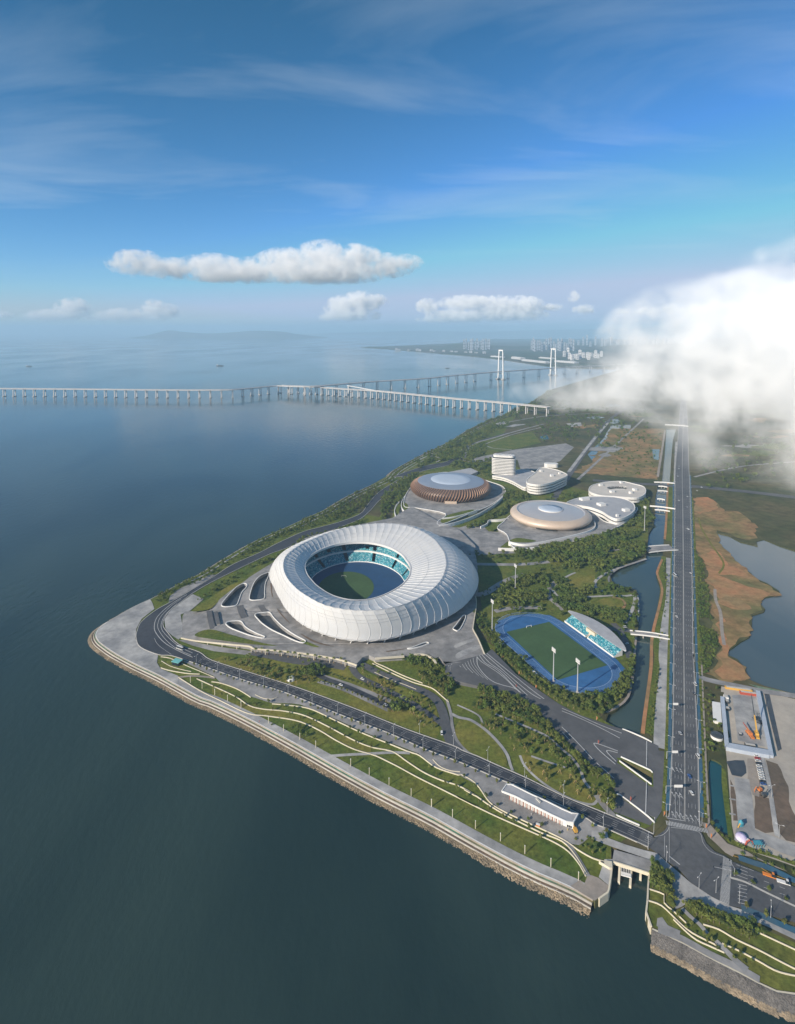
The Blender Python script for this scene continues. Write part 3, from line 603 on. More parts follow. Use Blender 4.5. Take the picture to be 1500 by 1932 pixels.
s = MB(); s.strip(resample(smooth(P('s', [(600,258,DECK+1.2),(720,252,DECK+1.2),(820,280,DECK+1.2),(890,330,DECK+1.2),(920,380,DECK+1.2)]), 4), 4), 2.2, thick=1.4); s.build('ramp_parapet', M['cream'], dk)
s = MB(); s.strip(resample(smooth(P('s', [(60,312,DECK+1.2),(250,298,DECK+1.2),(470,282,DECK+1.2)]), 4), 4), 2.6, thick=1.4); s.build('ramp_parapet', M['cream'], dk)
def on_deck(name, k, pts, mt, dz=.06, n=4, z=DECK):
    s = MB(); s.prism(smooth(P(k, [(x, y, z) for x, y in pts]), n, True), z+dz+bias()*.3); return s.build(name, M[mt], dk)
on_deck('deck_lawn', 't', [(150,640),(250,560),(450,430),(620,320),(800,260),(840,250),(760,300),(600,420),(480,530),(390,610),(250,640)], 'grass_dry', .9, 3, 8.6)
on_deck('deck_lawn', 't', [(190,940),(290,890),(420,880),(600,930),(850,1000),(1050,1050),(1250,1090),(1000,1075),(700,1040),(400,1000),(220,970)], 'grass_deep', .8, 3, 9.2)
on_deck('deck_lawn', 'r', [(200,310),(260,295),(400,350),(470,380),(400,380),(300,350)], 'grass', .1)
for k, pts in (('t', [(1160,270),(1180,300),(1180,380),(1195,460),(1175,420),(1165,340)]), ('t', [(1250,605),(1330,700),(1420,800),(1350,740),(1270,650)]), ('r', [(215,195),(400,290),(560,345),(680,375),(560,360),(380,310),(240,225)]), ('s', [(220,215),(370,195),(510,178),(380,205),(240,225)])):
    on_deck('planter_bed', k, pts, 'soil', .2)
for pts, z, w in (([(372,630),(385,720),(420,860)], 8.7, 7), ([(455,640),(470,720),(490,800)], DECK, 5), ([(770,560),(790,640),(830,720)], DECK, 9), ([(1040,560),(1060,600),(1090,640)], DECK, 8)):
    s = MB(); s.strip([p+Vector((0,0,.1)) for p in smooth(P('t', [(x,y,z) for x,y in pts]), 4)], w); s.build('stair_band', M['apron'], dk)
for f in (.30,.38,.46,.54):
    pass
for k, pts in (('q', [(0,560),(150,480),(330,430),(350,470),(200,540),(30,620)]), ('q', [(0,420),(260,330),(300,350),(120,420),(0,470)])):
    on_deck('paving_patch', k, pts, 'paving_light', .12, 3)
PARK = P('_', [(885,1045),(1000,1040),(1120,1020),(1216,1027),(1210,1050),(1152,1083),(1150,1108),(1196,1120),(1198,1190),(1192,1260),(1165,1330),(1140,1345),(1050,1318),(975,1275),(915,1190),(905,1120)])
sheet('park_lawn', PARK, 'grass_deep', 'lawn')
ARENAS = P('_', [(745,930),(800,890),(930,855),(1010,900),(1120,930),(1225,945),(1222,1020),(1120,1018),(1000,1038),(900,1042),(820,985),(740,985)])
sheet('arena_lawn', ARENAS, 'grass_deep', 'lawn')
sheet('shore_lawn', P('_', [(720,930),(745,930),(800,890),(930,855),(960,800),(985,775),(950,788),(880,817),(800,858),(740,893),(700,915)]), 'grass_deep', 'lawn')
# plaza around the deck's far side and the shaded practice lawns
sheet('plaza', P('w', [(200,560),(330,520),(440,400),(560,380),(900,420),(1040,440),(830,540),(800,600),(1000,620),(1200,560)]) + P('u', [(420,20),(700,30),(1000,60),(680,140),(560,230),(780,300),(260,330)]) + P('w', [(600,700),(300,640)]), 'paving', 'pave')
sheet('practice_lawn', P('u', [(280,480),(760,475),(950,500),(800,600),(600,680),(480,750),(400,790),(330,780),(290,740)]), 'grass_deep', 'pave', 3)
path('path', P('u', [(250,830),(330,830),(430,790),(560,700),(720,620),(880,570)]), 14, 'paving', 'pave2', w2=8)
path('path', P('u', [(270,440),(600,445),(900,440),(1200,410)]), 10, 'paving', 'pave')
path('path', P('u', [(500,1050),(700,1010),(950,1000),(1100,1000)]), 9, 'paving', 'pave2')
path('path', P('v', [(170,450),(110,510),(80,570),(100,630),(180,700),(240,760)]), 9, 'paving', 'pave', w2=5)
path('path', P('v', [(130,540),(190,605),(300,612),(390,615)]), 4, 'paving_light', 'pave2')
path('path', P('v', [(490,615),(650,608),(800,600),(920,605),(1010,600),(1025,660),(1000,750),(960,830),(920,900)]), 4.5, 'paving_light', 'pave2')
path('path', P('v', [(1150,200),(1000,250),(850,300),(750,340),(660,390),(600,440),(595,490),(620,540),(680,550)]), 4.5, 'paving_light', 'pave2')
path('path', P('v', [(840,310),(760,370),(740,430),(770,480)]), 3, 'paving', 'pave2')
sheet('meadow', P('v', [(270,400),(380,350),(520,330),(590,380),(580,470),(480,560),(380,560),(300,520)]), 'grass_dry', 'lawn2', 3)
sheet('meadow', P('v', [(560,720),(650,640),(800,625),(890,660),(890,720),(840,760),(700,740)]), 'grass_dry', 'lawn2', 3)
path('path', P('v', [(780,615),(880,640),(920,690),(890,750)]), 3.5, 'sand', 'pave')
path('path', P('v', [(270,402),(330,370),(380,350)]), 3.5, 'paving_light', 'pave2')
path('path', P('v', [(150,230),(350,190),(600,140),(850,100),(1100,90)]), 5, 'paving', 'pave2')
path('path', P('v', [(700,50),(850,10)]), 3, 'paving_light', 'pave2')
path('road', P('v', [(700,960),(850,970),(980,985),(1250,1040)]), 10, 'asphalt', 'pave2')
path('road', P('j', [(330,1010),(380,1070),(420,1160),(440,1250)]), 8, 'asphalt', 'pave')
def ragged(pts, amp, step=9):
    q = resample(list(pts)+[pts[0]], step)[:-1]; c = sum(q, Vector())/len(q); r = []
    for p in q:
        d = Vector((mnoise.noise(p*.045), mnoise.noise(p*.045+Vector((31,7,0))), 0))*amp + Vector((mnoise.noise(p*.16), mnoise.noise(p*.16+Vector((3,17,0))), 0))*amp*.5; r.append(p+d)
    return r
# ---------------------------------------------------------------- wetland and works yard on the right
sheet('marsh', ragged(P('j', [(840,200),(980,215),(1060,290),(1000,420),(1010,490),(1070,570),(1160,650),(1225,700),(1395,802),(1400,826),(1250,850),(1304,920),(1218,960),(1218,1020),(1200,1100),(1100,1165),(1040,1198),(1128,1243),(1175,1300),(1200,1368),(1100,1400),(940,1340),(890,1330),(870,900),(855,500)]), 9), 'marsh', 'lawn')
sheet('sand_flat', ragged(smooth(P('j', [(910,560),(1000,540),(1040,600),(1050,640),(940,635)]), 3, True), 9), 'sand', 'lawn2')
sheet('sand_flat', ragged(smooth(P('j', [(920,650),(1080,640),(1200,690),(1210,710),(1100,700),(960,690),(1100,740),(1250,790),(1330,820),(1240,840),(1100,830),(1180,870),(1240,930),(1100,925),(1000,890),(985,800),(940,720)]), 2, True), 9), 'sand', 'lawn2')
sheet('sand_flat', ragged(smooth(P('j', [(965,920),(1010,920),(1030,1050),(1060,1150),(1035,1195),(1120,1245),(1170,1310),(1190,1368),(1100,1385),(1000,1340),(1000,1280),(1000,1180),(1020,1080),(990,980)]), 2, True), 9), 'sand', 'lawn2')
sheet('sand_flat', ragged(smooth(P('j', [(850,210),(940,200),(1010,260),(900,300),(860,290)]), 3, True), 9), 'sand', 'lawn2')
path('dyke_path', P('j', [(985,790),(990,860),(1020,940),(1030,1060),(1045,1150)]), 4, 'paving_warm', 'pave')
path('dyke_path', P('j', [(880,330),(900,400),(960,500),(1040,620),(1010,690)]), 3, 'grass_dry', 'pave')
sheet('reed_margin', ragged(smooth(P('j', [(860,560),(905,600),(945,800),(950,950),(1000,1080),(1005,1150),(960,1270),(930,1340),(895,1330),(875,900)]), 3, True), 9), 'scrub', 'pave')
sheet('mud_margin', ragged(smooth(P('j', [(1050,300),(1130,290),(1240,380),(1230,480),(1080,440),(1000,410),(990,370)]), 3, True), 9), 'marsh', 'pave')
path('haul_road', P('j', [(875,1350),(920,1370),(1000,1390),(1150,1420),(1300,1450),(1500,1480),(1700,1520)]), 9, 'paving', 'road')
sheet('works_yard', P('y', [(340,210),(600,250),(1000,300),(1500,410),(2600,650),(2600,3200),(1500,2700)]) + P('g', [(1500,1745),(1200,1640),(1010,1560),(975,1400),(960,1200),(945,1000),(930,830),(900,600),(880,330)]), 'sand_pale', 'lawn')
sheet('green_cover', P('y', [(760,170),(1050,230),(1330,290),(1380,330),(1700,400),(1700,460),(1380,370),(1000,270)]), 'step_green', 'pave')
sheet('soil_bed', ragged(P('o', [(860,380),(910,620),(930,820),(945,1100),(1210,1180),(1160,900),(1110,640),(1000,640),(980,380)]), 2.5), 'soil', 'lawn2')
sheet('soil_bed', ragged(P('o', [(1080,110),(1300,180),(1360,420),(1430,700),(1500,900),(1600,1300),(1500,1320),(1290,1200),(1230,900),(1170,600)]), 2.5), 'soil', 'lawn2')
sheet('soil_bed', ragged(P('o', [(810,80),(920,90),(950,300),(980,440),(990,620),(890,640),(840,380)]), 2.5), 'paving_warm', 'pave')
path('yard_path', P('o', [(1030,80),(1100,300),(1150,560),(1200,900),(1250,1190)]), 3.4, 'paving_light', 'pave2')
sheet('yard_road', P('o', [(640,350),(850,380),(900,700),(935,1100),(1220,1200),(1500,1320),(1700,1400),(1700,1560),(1300,1420),(1100,1320),(800,1280),(640,1240),(690,980),(670,700)]), 'paving_light', 'pave')
for yy in (470, 660, 870): path('bed_divider', P('o', [(570,yy),(660,yy+15)]), 1.6, 'paving_light', 'pave2')
sheet('soil_bed', ragged(P('o', [(590,380),(640,400),(700,990),(620,1000)]), 2.5), 'soil', 'lawn2')
sheet('mud_patch', ragged(P('o', [(520,130),(700,90),(800,130),(810,330),(720,370),(590,330)]), 2.5), 'court', 'pave')
sheet('bank_grass', P('o', [(460,200),(520,260),(590,900),(620,1240),(560,1260),(530,1000),(490,700),(460,420)]), 'grass', 'lawn2')
sheet('bank_grass', P('o', [(320,1010),(560,1280),(830,1390),(1200,1490),(1600,1640),(1600,1580),(1100,1420),(760,1300),(620,1240),(560,1260)]), 'grass_deep', 'lawn2')
sheet('pavement', P('o', [(180,990),(290,1010),(540,1290),(800,1390),(980,1500),(1400,1690),(1250,1640),(900,1480),(640,1440),(620,1480),(510,1420),(390,1300),(270,1190)]), 'paving_warm', 'pave')
sheet('yard_floor', P('y', [(510,350),(960,330),(1100,1180),(600,1060)]), 'paving_light', 'lawn2')
sheet('scrub_patch', ragged(P('y', [(60,250),(300,260),(380,350),(330,440),(190,430),(220,760),(360,790),(380,1100),(410,1230),(110,1260),(90,700)]), 9), 'scrub', 'lawn2')
sheet('avenue_wall_strip', P('y', [(1010,300),(1090,310),(1180,700),(1290,1200),(1230,1230),(1100,700)]), 'court', 'pave')
# lower right: pavement, bank lawns and terrace lines
sheet('pavement', P('h', [(60,330),(170,340),(180,385),(300,430),(430,470),(520,490),(610,570),(760,700),(910,800),(1030,862),(1200,915),(1500,1015),(1700,1090),(1700,1180),(1500,1105),(1300,1010),(1100,930),(950,920),(870,860),(760,830),(700,870),(650,890),(640,760),(610,640),(540,570),(480,540),(200,445),(160,430),(60,390)]), 'paving_light', 'road')
sheet('bank_lawn', P('h', [(490,560),(540,575),(610,645),(640,770),(650,900),(760,840),(870,870),(960,930),(1100,945),(1500,1120),(1750,1200),(1750,1510),(1500,1470),(1380,1455),(1250,1395),(1100,1310),(900,1210),(700,1100),(500,1010),(455,930),(462,820),(478,640)]), 'grass_deep', 'lawn')
sheet('lookout', P('h', [(520,1005),(525,950),(560,942),(600,1000),(690,1040),(680,1080)]), 'paving', 'pave')
path('ramp_path', P('h', [(940,1110),(1020,1190),(1090,1260),(1160,1320)]), 3, 'paving_light', 'pave2', w2=5)
path('ramp_path', P('h', [(700,880),(760,940),(820,990),(880,1060)]), 2.8, 'paving_light', 'pave2')
path('promenade', P('h', [(530,1030),(700,1095),(900,1205),(1100,1300),(1250,1385)]), 4.5, 'paving', 'pave')
BW = [('pale wall around the square lawn beside the sluice channel', [(470,745),(560,775),(575,790),(575,845),(640,900),(730,985)]), ('pale wall running down from the sluice channel across the bank lawn', [(455,825),(545,855),(610,910),(690,990),(780,1060),(940,1140),(960,1155)]),
 ('pale wall, second terrace line of the lower right bank', [(850,995),(960,1030),(1080,1100),(1250,1180),(1400,1260),(1560,1340)]), ('pale wall, third terrace line of the lower right bank', [(985,1130),(1100,1180),(1250,1260),(1380,1330),(1560,1370)]), ('pale wall, lowest terrace line of the lower right bank', [(640,960),(780,1090),(900,1150),(1000,1195)]),
 ('pale wall, highest terrace line of the lower right bank', [(1150,1010),(1300,1080),(1450,1150),(1600,1220)])]
for lab, pts in BW:
    s = MB(); s.strip([p+Vector((0,0,.9)) for p in resample(smooth(P('h', pts), 4), 3)], .5, thick=1); tag(s.build('garden_wall', M['cream']), lab, 'wall', kind='thing')
# far inland ground beyond the arenas
sheet('far_plaza', P('B', [(470,430),(560,390),(900,320),(1350,265),(1420,300),(1300,420),(1130,500),(950,500),(920,410),(600,430)]), 'paving', 'lawn2')
sheet('far_field', P('B', [(640,360),(660,280),(800,210),(1050,160),(1130,260),(900,315)]), 'grass_deep', 'lawn2')
path('road', P('B', [(450,420),(470,330),(560,260),(700,220),(900,160),(1150,95)]), 9, 'paving', 'pave')
path('road', P('B', [(0,500),(150,470),(320,430),(440,400),(480,310),(600,240),(850,170)]), 10, 'asphalt_new', 'pave')
for pts in ([(640,270),(720,240),(900,180),(1150,120)], [(650,290),(720,310),(870,322)], [(30,430),(90,390),(200,385),(240,410),(180,440)]): path('path', P('B', pts), 5, 'paving_light', 'pave2')
for pts in ([(700,100),(780,70),(850,80),(760,110)], [(800,120),(900,95),(1000,95),(880,120)], [(1350,90),(1480,80),(1490,110),(1400,120)]): sheet('bare_plot', P('B', pts), 'paving_light', 'pave')
sheet('lake', P('B', [(1120,205),(1180,190),(1200,225),(1140,240)]), 'pond', 'pave')
sheet('lake', P('i', [(1205,235),(1245,235),(1240,290),(1215,285)]), 'pond', 'pave')
sheet('far_marsh', ragged(P('i', [(1000,130),(1270,130),(1230,390),(800,350),(900,300)]), 9), 'marsh', 'lawn')
rfar = random.Random(4)
for i_ in range(34):     # plots and tracks on the far land, partly under the fog
    x, y = rfar.uniform(1000,1480), rfar.uniform(765,860)
    if 1225 < x < 1310 or (x < 1080 and y > 800): continue
    w_, h_ = rfar.uniform(12,45), rfar.uniform(2,7); sheet('far_plot', ragged(P('_', [(x-w_,y),(x+w_*.2,y-h_),(x+w_,y-h_*.3),(x+w_*.3,y+h_)]), 14, 25), rfar.choice(['grass_deep','marsh','paving','soil','scrub','grass','pond']), 'lawn2')
for pts in ([(1000,775),(1120,768),(1230,772)], [(1310,900),(1400,880),(1520,870)], [(1090,905),(1150,850),(1215,790)], [(940,800),(1030,785),(1130,780)]): path('far_track', P('_', pts), 8, 'paving', 'pave')
# ---------------------------------------------------------------- more materials for the buildings
REG['H'] = (900,1480,6.818)
M['shell'] = mat('shell', (.60,.60,.59), .42, .06, .08, (.54,.55,.56), .02)
M['rib_white'] = mat('rib_white', (.68,.67,.65), .45, .03, .2)
M['bronze'] = mat('bronze', (.36,.215,.14), .45, .12, .15, metal=.2)
M['bronze_dark'] = mat('bronze_dark', (.11,.075,.06), .5, .15, .15, metal=.2)
M['roof_metal'] = mat('roof_metal', (.34,.38,.44), .45, .06, .05, (.29,.33,.40), .02, metal=.3)
M['lens'] = mat('lens', (.46,.53,.62), .55, .04, .05, metal=.0)
M['gold'] = mat('gold', (.60,.49,.39), .45, .06, .1, (.55,.43,.33), .03, metal=.1)
M['gold_roof'] = mat('gold_roof', (.58,.54,.51), .36, .05, .05, metal=.35)
M['roof_grey'] = mat('roof_grey', (.40,.40,.41), .7, .15, .15, (.33,.34,.36), .03)
M['roof_cream'] = mat('roof_cream', (.60,.55,.48), .75, .1, .1, (.52,.48,.43), .03)
M['band_white'] = mat('band_white', (.72,.70,.66), .5, .05, .2)
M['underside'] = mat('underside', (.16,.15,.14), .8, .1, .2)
M['red_slat'] = mat('red_slat', (.42,.16,.10), .7, .15, 1)
def seat_mat():
    m = bpy.data.materials.new('seats'); m.use_nodes = True; t = m.node_tree; b = t.nodes['Principled BSDF']; b.inputs['Roughness'].default_value = .6
    g = t.nodes.new('ShaderNodeNewGeometry'); v = t.nodes.new('ShaderNodeTexVoronoi'); v.inputs['Scale'].default_value = 1.0; t.links.new(g.outputs['Position'], v.inputs[0])
    sp = t.nodes.new('ShaderNodeSeparateColor'); t.links.new(v.outputs['Color'], sp.inputs[0])
    r = t.nodes.new('ShaderNodeValToRGB'); r.color_ramp.interpolation = 'CONSTANT'; e = r.color_ramp.elements
    e[0].position = 0; e[0].color = (.02,.17,.24,1); e[1].position = .30; e[1].color = (.04,.29,.36,1)
    for p, c in ((.55,(.12,.44,.50,1)), (.75,(.50,.66,.67,1)), (.88,(.015,.10,.20,1))): q = e.new(p); q.color = c
    t.links.new(sp.outputs[0], r.inputs[0]); t.links.new(r.outputs[0], b.inputs['Base Color']); return m
M['seats'] = seat_mat()

# ---------------------------------------------------------------- the white stadium
def ring(k, pts, z):
    return [Vector((q.x, q.y)) for q in P(k, [(x, y, z) for x, y in pts])]
rim = ring('a', [(325,365),(350,310),(420,265),(520,230),(620,215),(730,215),(830,235),(920,275),(975,330),(1000,400),(975,460),(900,520),(820,560),(720,588),(620,588),(520,565),(430,515),(370,460),(335,410)], 41)
crest = ring('a', [(188,375),(205,430),(250,490),(350,565),(450,620),(560,645),(680,655),(800,652),(900,635),(1000,600),(1100,550),(1180,480),(1222,400),(1228,320),(1190,240),(1120,170),(1000,112),(850,92),(700,103),(560,133),(400,188),(260,255),(205,300),(188,340)], 56)
outer = ring('a', [(95,410),(130,500),(170,580),(230,670),(310,740),(430,795),(550,830),(680,845),(800,840),(950,810),(1050,775),(1150,730),(1250,685),(1330,635),(1400,565),(1435,500),(1440,440),(1410,365),(1330,285),(1200,215),(1050,172),(850,160),(650,170),(480,205),(300,262),(170,322),(110,370)], 21)
CTR = Vector((sum(p.x for p in outer)/len(outer), sum(p.y for p in outer)/len(outer)))
CTR = (CTR + Vector((sum(p.x for p in rim)/len(rim), sum(p.y for p in rim)/len(rim))))/2
def polar(pts, n=360):
    a = np.array([math.atan2(p.y-CTR.y, p.x-CTR.x) for p in pts]); r = np.array([(p-CTR).length for p in pts])
    o = np.argsort(a); a, r = a[o], r[o]
    t = np.linspace(-math.pi, math.pi, n, endpoint=False); rr = np.interp(t, a, r, period=2*math.pi)
    k = np.exp(-np.linspace(-2,2,25)**2); k /= k.sum()
    return np.convolve(np.concatenate([rr[-12:], rr, rr[:12]]), k, 'valid')
PR, PC, PO = polar(rim), polar(crest), polar(outer)
def rad(arr, th):
    x = (th + math.pi) / (2*math.pi) * 360; i = int(math.floor(x)); f = x - i
    return arr[i % 360]*(1-f) + arr[(i+1) % 360]*f
def prof(th, t):
    """point of the stadium skin: t 0 lower edge, 1 widest, 2 crest, 3 inner rim"""
    ro, rc, rr = rad(PO, th), rad(PC, th), rad(PR, th)
    if t < 1: r = ro*(.972 + .028*math.sin(t*math.pi/2)); z = 16.5 + 4.5*t
    elif t < 2:
        a = (t-1)*math.pi/2; q_ = t-1; r = ro + (rc-ro)*(.55*(1-math.cos(a))+.45*q_); z = 21 + 35*(.6*math.sin(a)+.4*q_)
    else:
        a = t-2; r = rc + (rr-rc)*a; z = 56 - 15*(a*.8 + .2*a*a)
    return r, z
NB = 72
st = thing('stadium', 'large white ring stadium with pleated shell roof and open oval centre', 'stadium', (CTR.x, CTR.y, DECK))
bands = [(0, 1.0, 3), (1.0, 1.55, 4), (1.55, 2.0, 4), (2.0, 3.0, 8)]
def amp(t): return 0 if t < 1.0 or t > 2.95 else 0.7*math.sin((t-1.0)/1.95*math.pi)**1.2
for b in range(NB):
    th0 = 2*math.pi*b/NB; th1 = 2*math.pi*(b+1)/NB
    for t0, t1, n in bands:
        s = MB()
        for i in range(n+1):
            t = t0 + (t1-t0)*i/n + (.004 if i == 0 else 0)
            for j in range(5):
                f = j/4; th = th0 + (th1-th0)*(f*.985+.007) + .10*max(0, 1-abs(t-1.2))
                r, z = prof(th, t); h = amp(t)*(abs(2*f-1)**1.3 - .5) - (.16 if i % 2 and t1 > 1 else 0)   # pleat: each bay rises from one rib to the next
                s.v.append((CTR.x + (r + h*(.6 if t < 2 else -.1))*math.cos(th), CTR.y + (r + h*(.6 if t < 2 else -.1))*math.sin(th), z + h*(.35 if t < 1.4 else .9)))
        for i in range(n):
            for j in range(4): k = i*5+j; s.f.append((k, k+1, k+6, k+5))
        s.build('roof_panel', M['shell'], st)
    s = MB(); pts = []
    for i in range(20):
        t = .05 + 2.9*i/19; th = th1 + .10*max(0, 1-abs(t-1.2)); r, z = prof(th, t); h = amp(t)*.5+.1; pts.append((CTR.x+(r+h*.55)*math.cos(th), CTR.y+(r+h*.55)*math.sin(th), z+h*.8))
    s.tube(pts, .26, k=4); s.build('rib', M['rib_white'], st)
def ring_band(name, f0, f1, m, n=144, parent=st):
    s = MB()
    for i in range(n):
        th = 2*math.pi*i/n
        for f in (f0, f1): r, z = f(th); s.v.append((CTR.x+r*math.cos(th), CTR.y+r*math.sin(th), z))
    for i in range(n): a, b = 2*i, 2*((i+1) % n); s.f.append((a, a+1, b+1, b))
    return s.build(name, m, parent)
M['seam'] = mat('seam', (.50,.51,.53), .5, .05, .2)
def seam(t, r_=.13):
    n = 216; v = []
    for i in range(n+1):
        th = 2*math.pi*i/n; r, z = prof(th, t); h = amp(t)*.5+.15; v.append((CTR.x+(r+h*.5)*math.cos(th), CTR.y+(r+h*.5)*math.sin(th), z+h*.85))
    s = MB(); s.tube(v, r_, k=4, cap=False); s.build('ring_seam', M['seam'], st)
for t_ in (1.0, 1.45, 1.72, 2.0, 2.5): seam(t_)
pr = lambda t, dr=0, dz=0: (lambda th: (prof(th, t)[0]+dr, prof(th, t)[1]+dz))
ring_band('rim_beam', pr(3,-.8,.8), pr(3,.9,.9), M['rib_white']); ring_band('rim_beam', pr(3,-.8,.8), pr(3,-.8,-2.5), M['rib_white'])
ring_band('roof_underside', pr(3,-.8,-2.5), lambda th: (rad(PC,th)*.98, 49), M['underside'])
ring_band('lower_edge', pr(0,.4,.5), pr(0,-.8,-.6), M['gold']); ring_band('lower_edge', pr(0,-.8,-.6), lambda th: (rad(PO,th)*.86, 16.2), M['gold'])
fr_ = lambda k, z: (lambda th: (rad(PR,th)*k, z))
ring_band('concourse_wall', lambda th: (rad(PO,th)*.86, 16.2), lambda th: (rad(PO,th)*.85, DECK), M['glass_dark'])
ring_band('field_wall', fr_(.93, DECK+.3), fr_(.93, DECK+2.2), M['white'])
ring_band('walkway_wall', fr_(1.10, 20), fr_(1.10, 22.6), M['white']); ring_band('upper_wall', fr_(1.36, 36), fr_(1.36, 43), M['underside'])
ring_band('scoreboard_rail', fr_(1.105, 22.6), fr_(1.12, 22.6), M['white'])
for nm, k0, z0, k1, z1, rows in (('lower_tier', .93, DECK+1.8, 1.10, 20, 10), ('middle_tier', 1.115, 22.4, 1.22, 29, 7), ('upper_tier', 1.225, 30.2, 1.36, 38.5, 8)):
    s = MB(); n = 120
    gaps = set()
    for r_ in range(rows):
        ka = k0+(k1-k0)*r_/rows; kb = k0+(k1-k0)*(r_+1)/rows; za = z0+(z1-z0)*(r_+1)/rows; zb = z0+(z1-z0)*r_/rows
        for i in range(n):
            if i % 10 == 0 and nm != 'lower_tier' and rows//3 <= r_ <= rows//3+2: continue
            if i % 8 == 4 and r_ > 0: continue
            a, b = 2*math.pi*i/n, 2*math.pi*(i+1)/n
            def q(k, z, th): r = rad(PR,th)*k; return (CTR.x+r*math.cos(th), CTR.y+r*math.sin(th), z)
            s.quad(q(ka,za,b), q(ka,za,a), q(kb,za,a), q(kb,za,b)); s.quad(q(ka,zb,b), q(ka,zb,a), q(ka,za,a), q(ka,za,b))
    s.build(nm, M['seats'], st)
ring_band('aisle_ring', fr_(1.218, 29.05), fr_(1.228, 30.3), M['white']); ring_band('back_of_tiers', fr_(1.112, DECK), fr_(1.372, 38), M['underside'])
s = MB(); s.prism([Vector((CTR.x+rad(PR,a)*.935*math.cos(a), CTR.y+rad(PR,a)*.935*math.sin(a), 0)) for a in [2*math.pi*i/90 for i in range(90)]], DECK+.35); M['shaded_track'] = mat('shaded_track', (.012,.062,.16), .7, .15, .1); s.build('athletics_track', M['shaded_track'], st)  # darker copy of the track blue: roof shade put into the colour
def pitch_ring(k): return [Vector((CTR.x+rad(PR,a)*k*math.cos(a), CTR.y+rad(PR,a)*k*math.sin(a), 0)) for a in [2*math.pi*i/60 for i in range(60)]]
fc = G(480+590/3.409, 960+505/3.409, DECK); fu = Vector((-.10,.995,0)).normalized(); fv = Vector((fu.y,-fu.x,0))
s = MB(); s.prism([fc+fu*(54*math.cos(a))+fv*(41*math.sin(a)) for a in [2*math.pi*i/48 for i in range(48)]], DECK+.5); sp_pitch = s.build('pitch', M['turf'], st)
for i in range(44):
    a = 2*math.pi*(i+.5)/44; r = rad(PO, a)*.93; s = MB()
    s.tube([(CTR.x+r*math.cos(a), CTR.y+r*math.sin(a), DECK), (CTR.x+r*1.015*math.cos(a+.02), CTR.y+r*1.015*math.sin(a+.02), 16.8)], .7, .5, k=6); s.build('column', M['rib_white'], st)
sc_ = MB(); a = math.atan2(.93,-.55); r = rad(PR,a)*1.19; sc_.box((CTR.x+r*math.cos(a), CTR.y+r*math.sin(a), 31), (36,2.4,9), a-math.pi/2); sc_.build('scoreboard', M['glass_dark'], st)
g_ = MB(); p = G(480+575/3.409, 960+442/3.409, DECK)
for dx in (-3.6,3.6): g_.tube([(p.x+dx,p.y,DECK+.5),(p.x+dx,p.y,DECK+3)], .12, k=4)
g_.tube([(p.x-3.6,p.y,DECK+3),(p.x+3.6,p.y,DECK+3)], .12, k=4); g_.build('goal_frame', M['white'], sp_pitch)

# ---------------------------------------------------------------- revolved arenas
def lathe(name, c, prf, m, parent, n=96, ex=1, ey=1, smooth_=True):
    s = MB()
    for i in range(n):
        a = 2*math.pi*i/n
        for r, z in prf: s.v.append((c[0]+r*ex*math.cos(a), c[1]+r*ey*math.sin(a), z))
    k = len(prf)
    for i in range(n):
        for j in range(k-1): s.f.append((i*k+j, ((i+1)%n)*k+j, ((i+1)%n)*k+j+1, i*k+j+1))
    return s.build(name, m, parent, smooth_)
def base_slab(name, label, cat, pts, z1, m, par_m=None, sm=4):
    t = thing(name, label, cat, (pts[0].x, pts[0].y, LAND)); pts = smooth(pts, sm, True) if sm else pts
    s = MB(); s.prism(pts, z1, LAND-.2); s.build('slab', m, t)
    if par_m: s = MB(); s.strip([Vector((p.x,p.y,z1+1.1)) for p in pts+[pts[0]]], 1.3, thick=1.2); s.build('parapet', par_m, t)
    return t
ZP = 9.0
base_slab('arena_terrace', 'grey ring terrace under the bronze ribbed arena', 'terrace', P('w', [(x,y,ZP) for x,y in [(440,400),(480,250),(620,120),(860,60),(1150,110),(1320,160),(1430,200),(1465,250),(1430,310),(1300,400),(1100,480),(820,590),(780,560),(860,480),(560,420)]]), ZP, M['paving'], M['white'])
bc = G(680+922/5.357, 880+218/5.357, 9); bc = Vector((125*1.0, 1318, ZP))
ba = thing('ribbed_arena', 'bronze round arena with swirling vertical fins and pale blue disc roof', 'arena', bc)
wall_prf = [(84,ZP),(86.5,11.5),(90,16),(92,21),(91.8,25),(89,29.5),(84,33.5),(77,36.5)]
lathe('wall', bc, wall_prf, M['bronze_dark'], ba)
lathe('roof', bc, [(78,36.3),(75,37.2),(60,38.5),(46,39.2)], M['roof_metal'], ba, ey=1.0)
lathe('roof_lens', (bc.x, bc.y+3), [(47,39.0),(45,40),(30,40.8),(0.5,41.2)], M['lens'], ba, ey=1.05)
for i in range(88):
    a0 = 2*math.pi*i/88; s = MB()
    for j in range(13):
        f = j/12; x = f*(len(wall_prf)-1.001); k = int(x); g = x-k; r = wall_prf[k][0]*(1-g)+wall_prf[k+1][0]*g; z = wall_prf[k][1]*(1-g)+wall_prf[k+1][1]*g
        a = a0 + .16*f; dep = .5 + 2.6*math.sin(math.pi*min(1, f*.9+.1))
        for rr, da in ((r-.2,0),(r+dep,.006),(r+dep,.014),(r-.2,.02)): s.v.append((bc.x+rr*math.cos(a+da), bc.y+rr*math.sin(a+da), z+.3*(j==12)))
    for j in range(12):
        for k in range(3): q = j*4+k; s.f.append((q, q+1, q+5, q+4))
    s.build('fin', M['bronze'], ba)
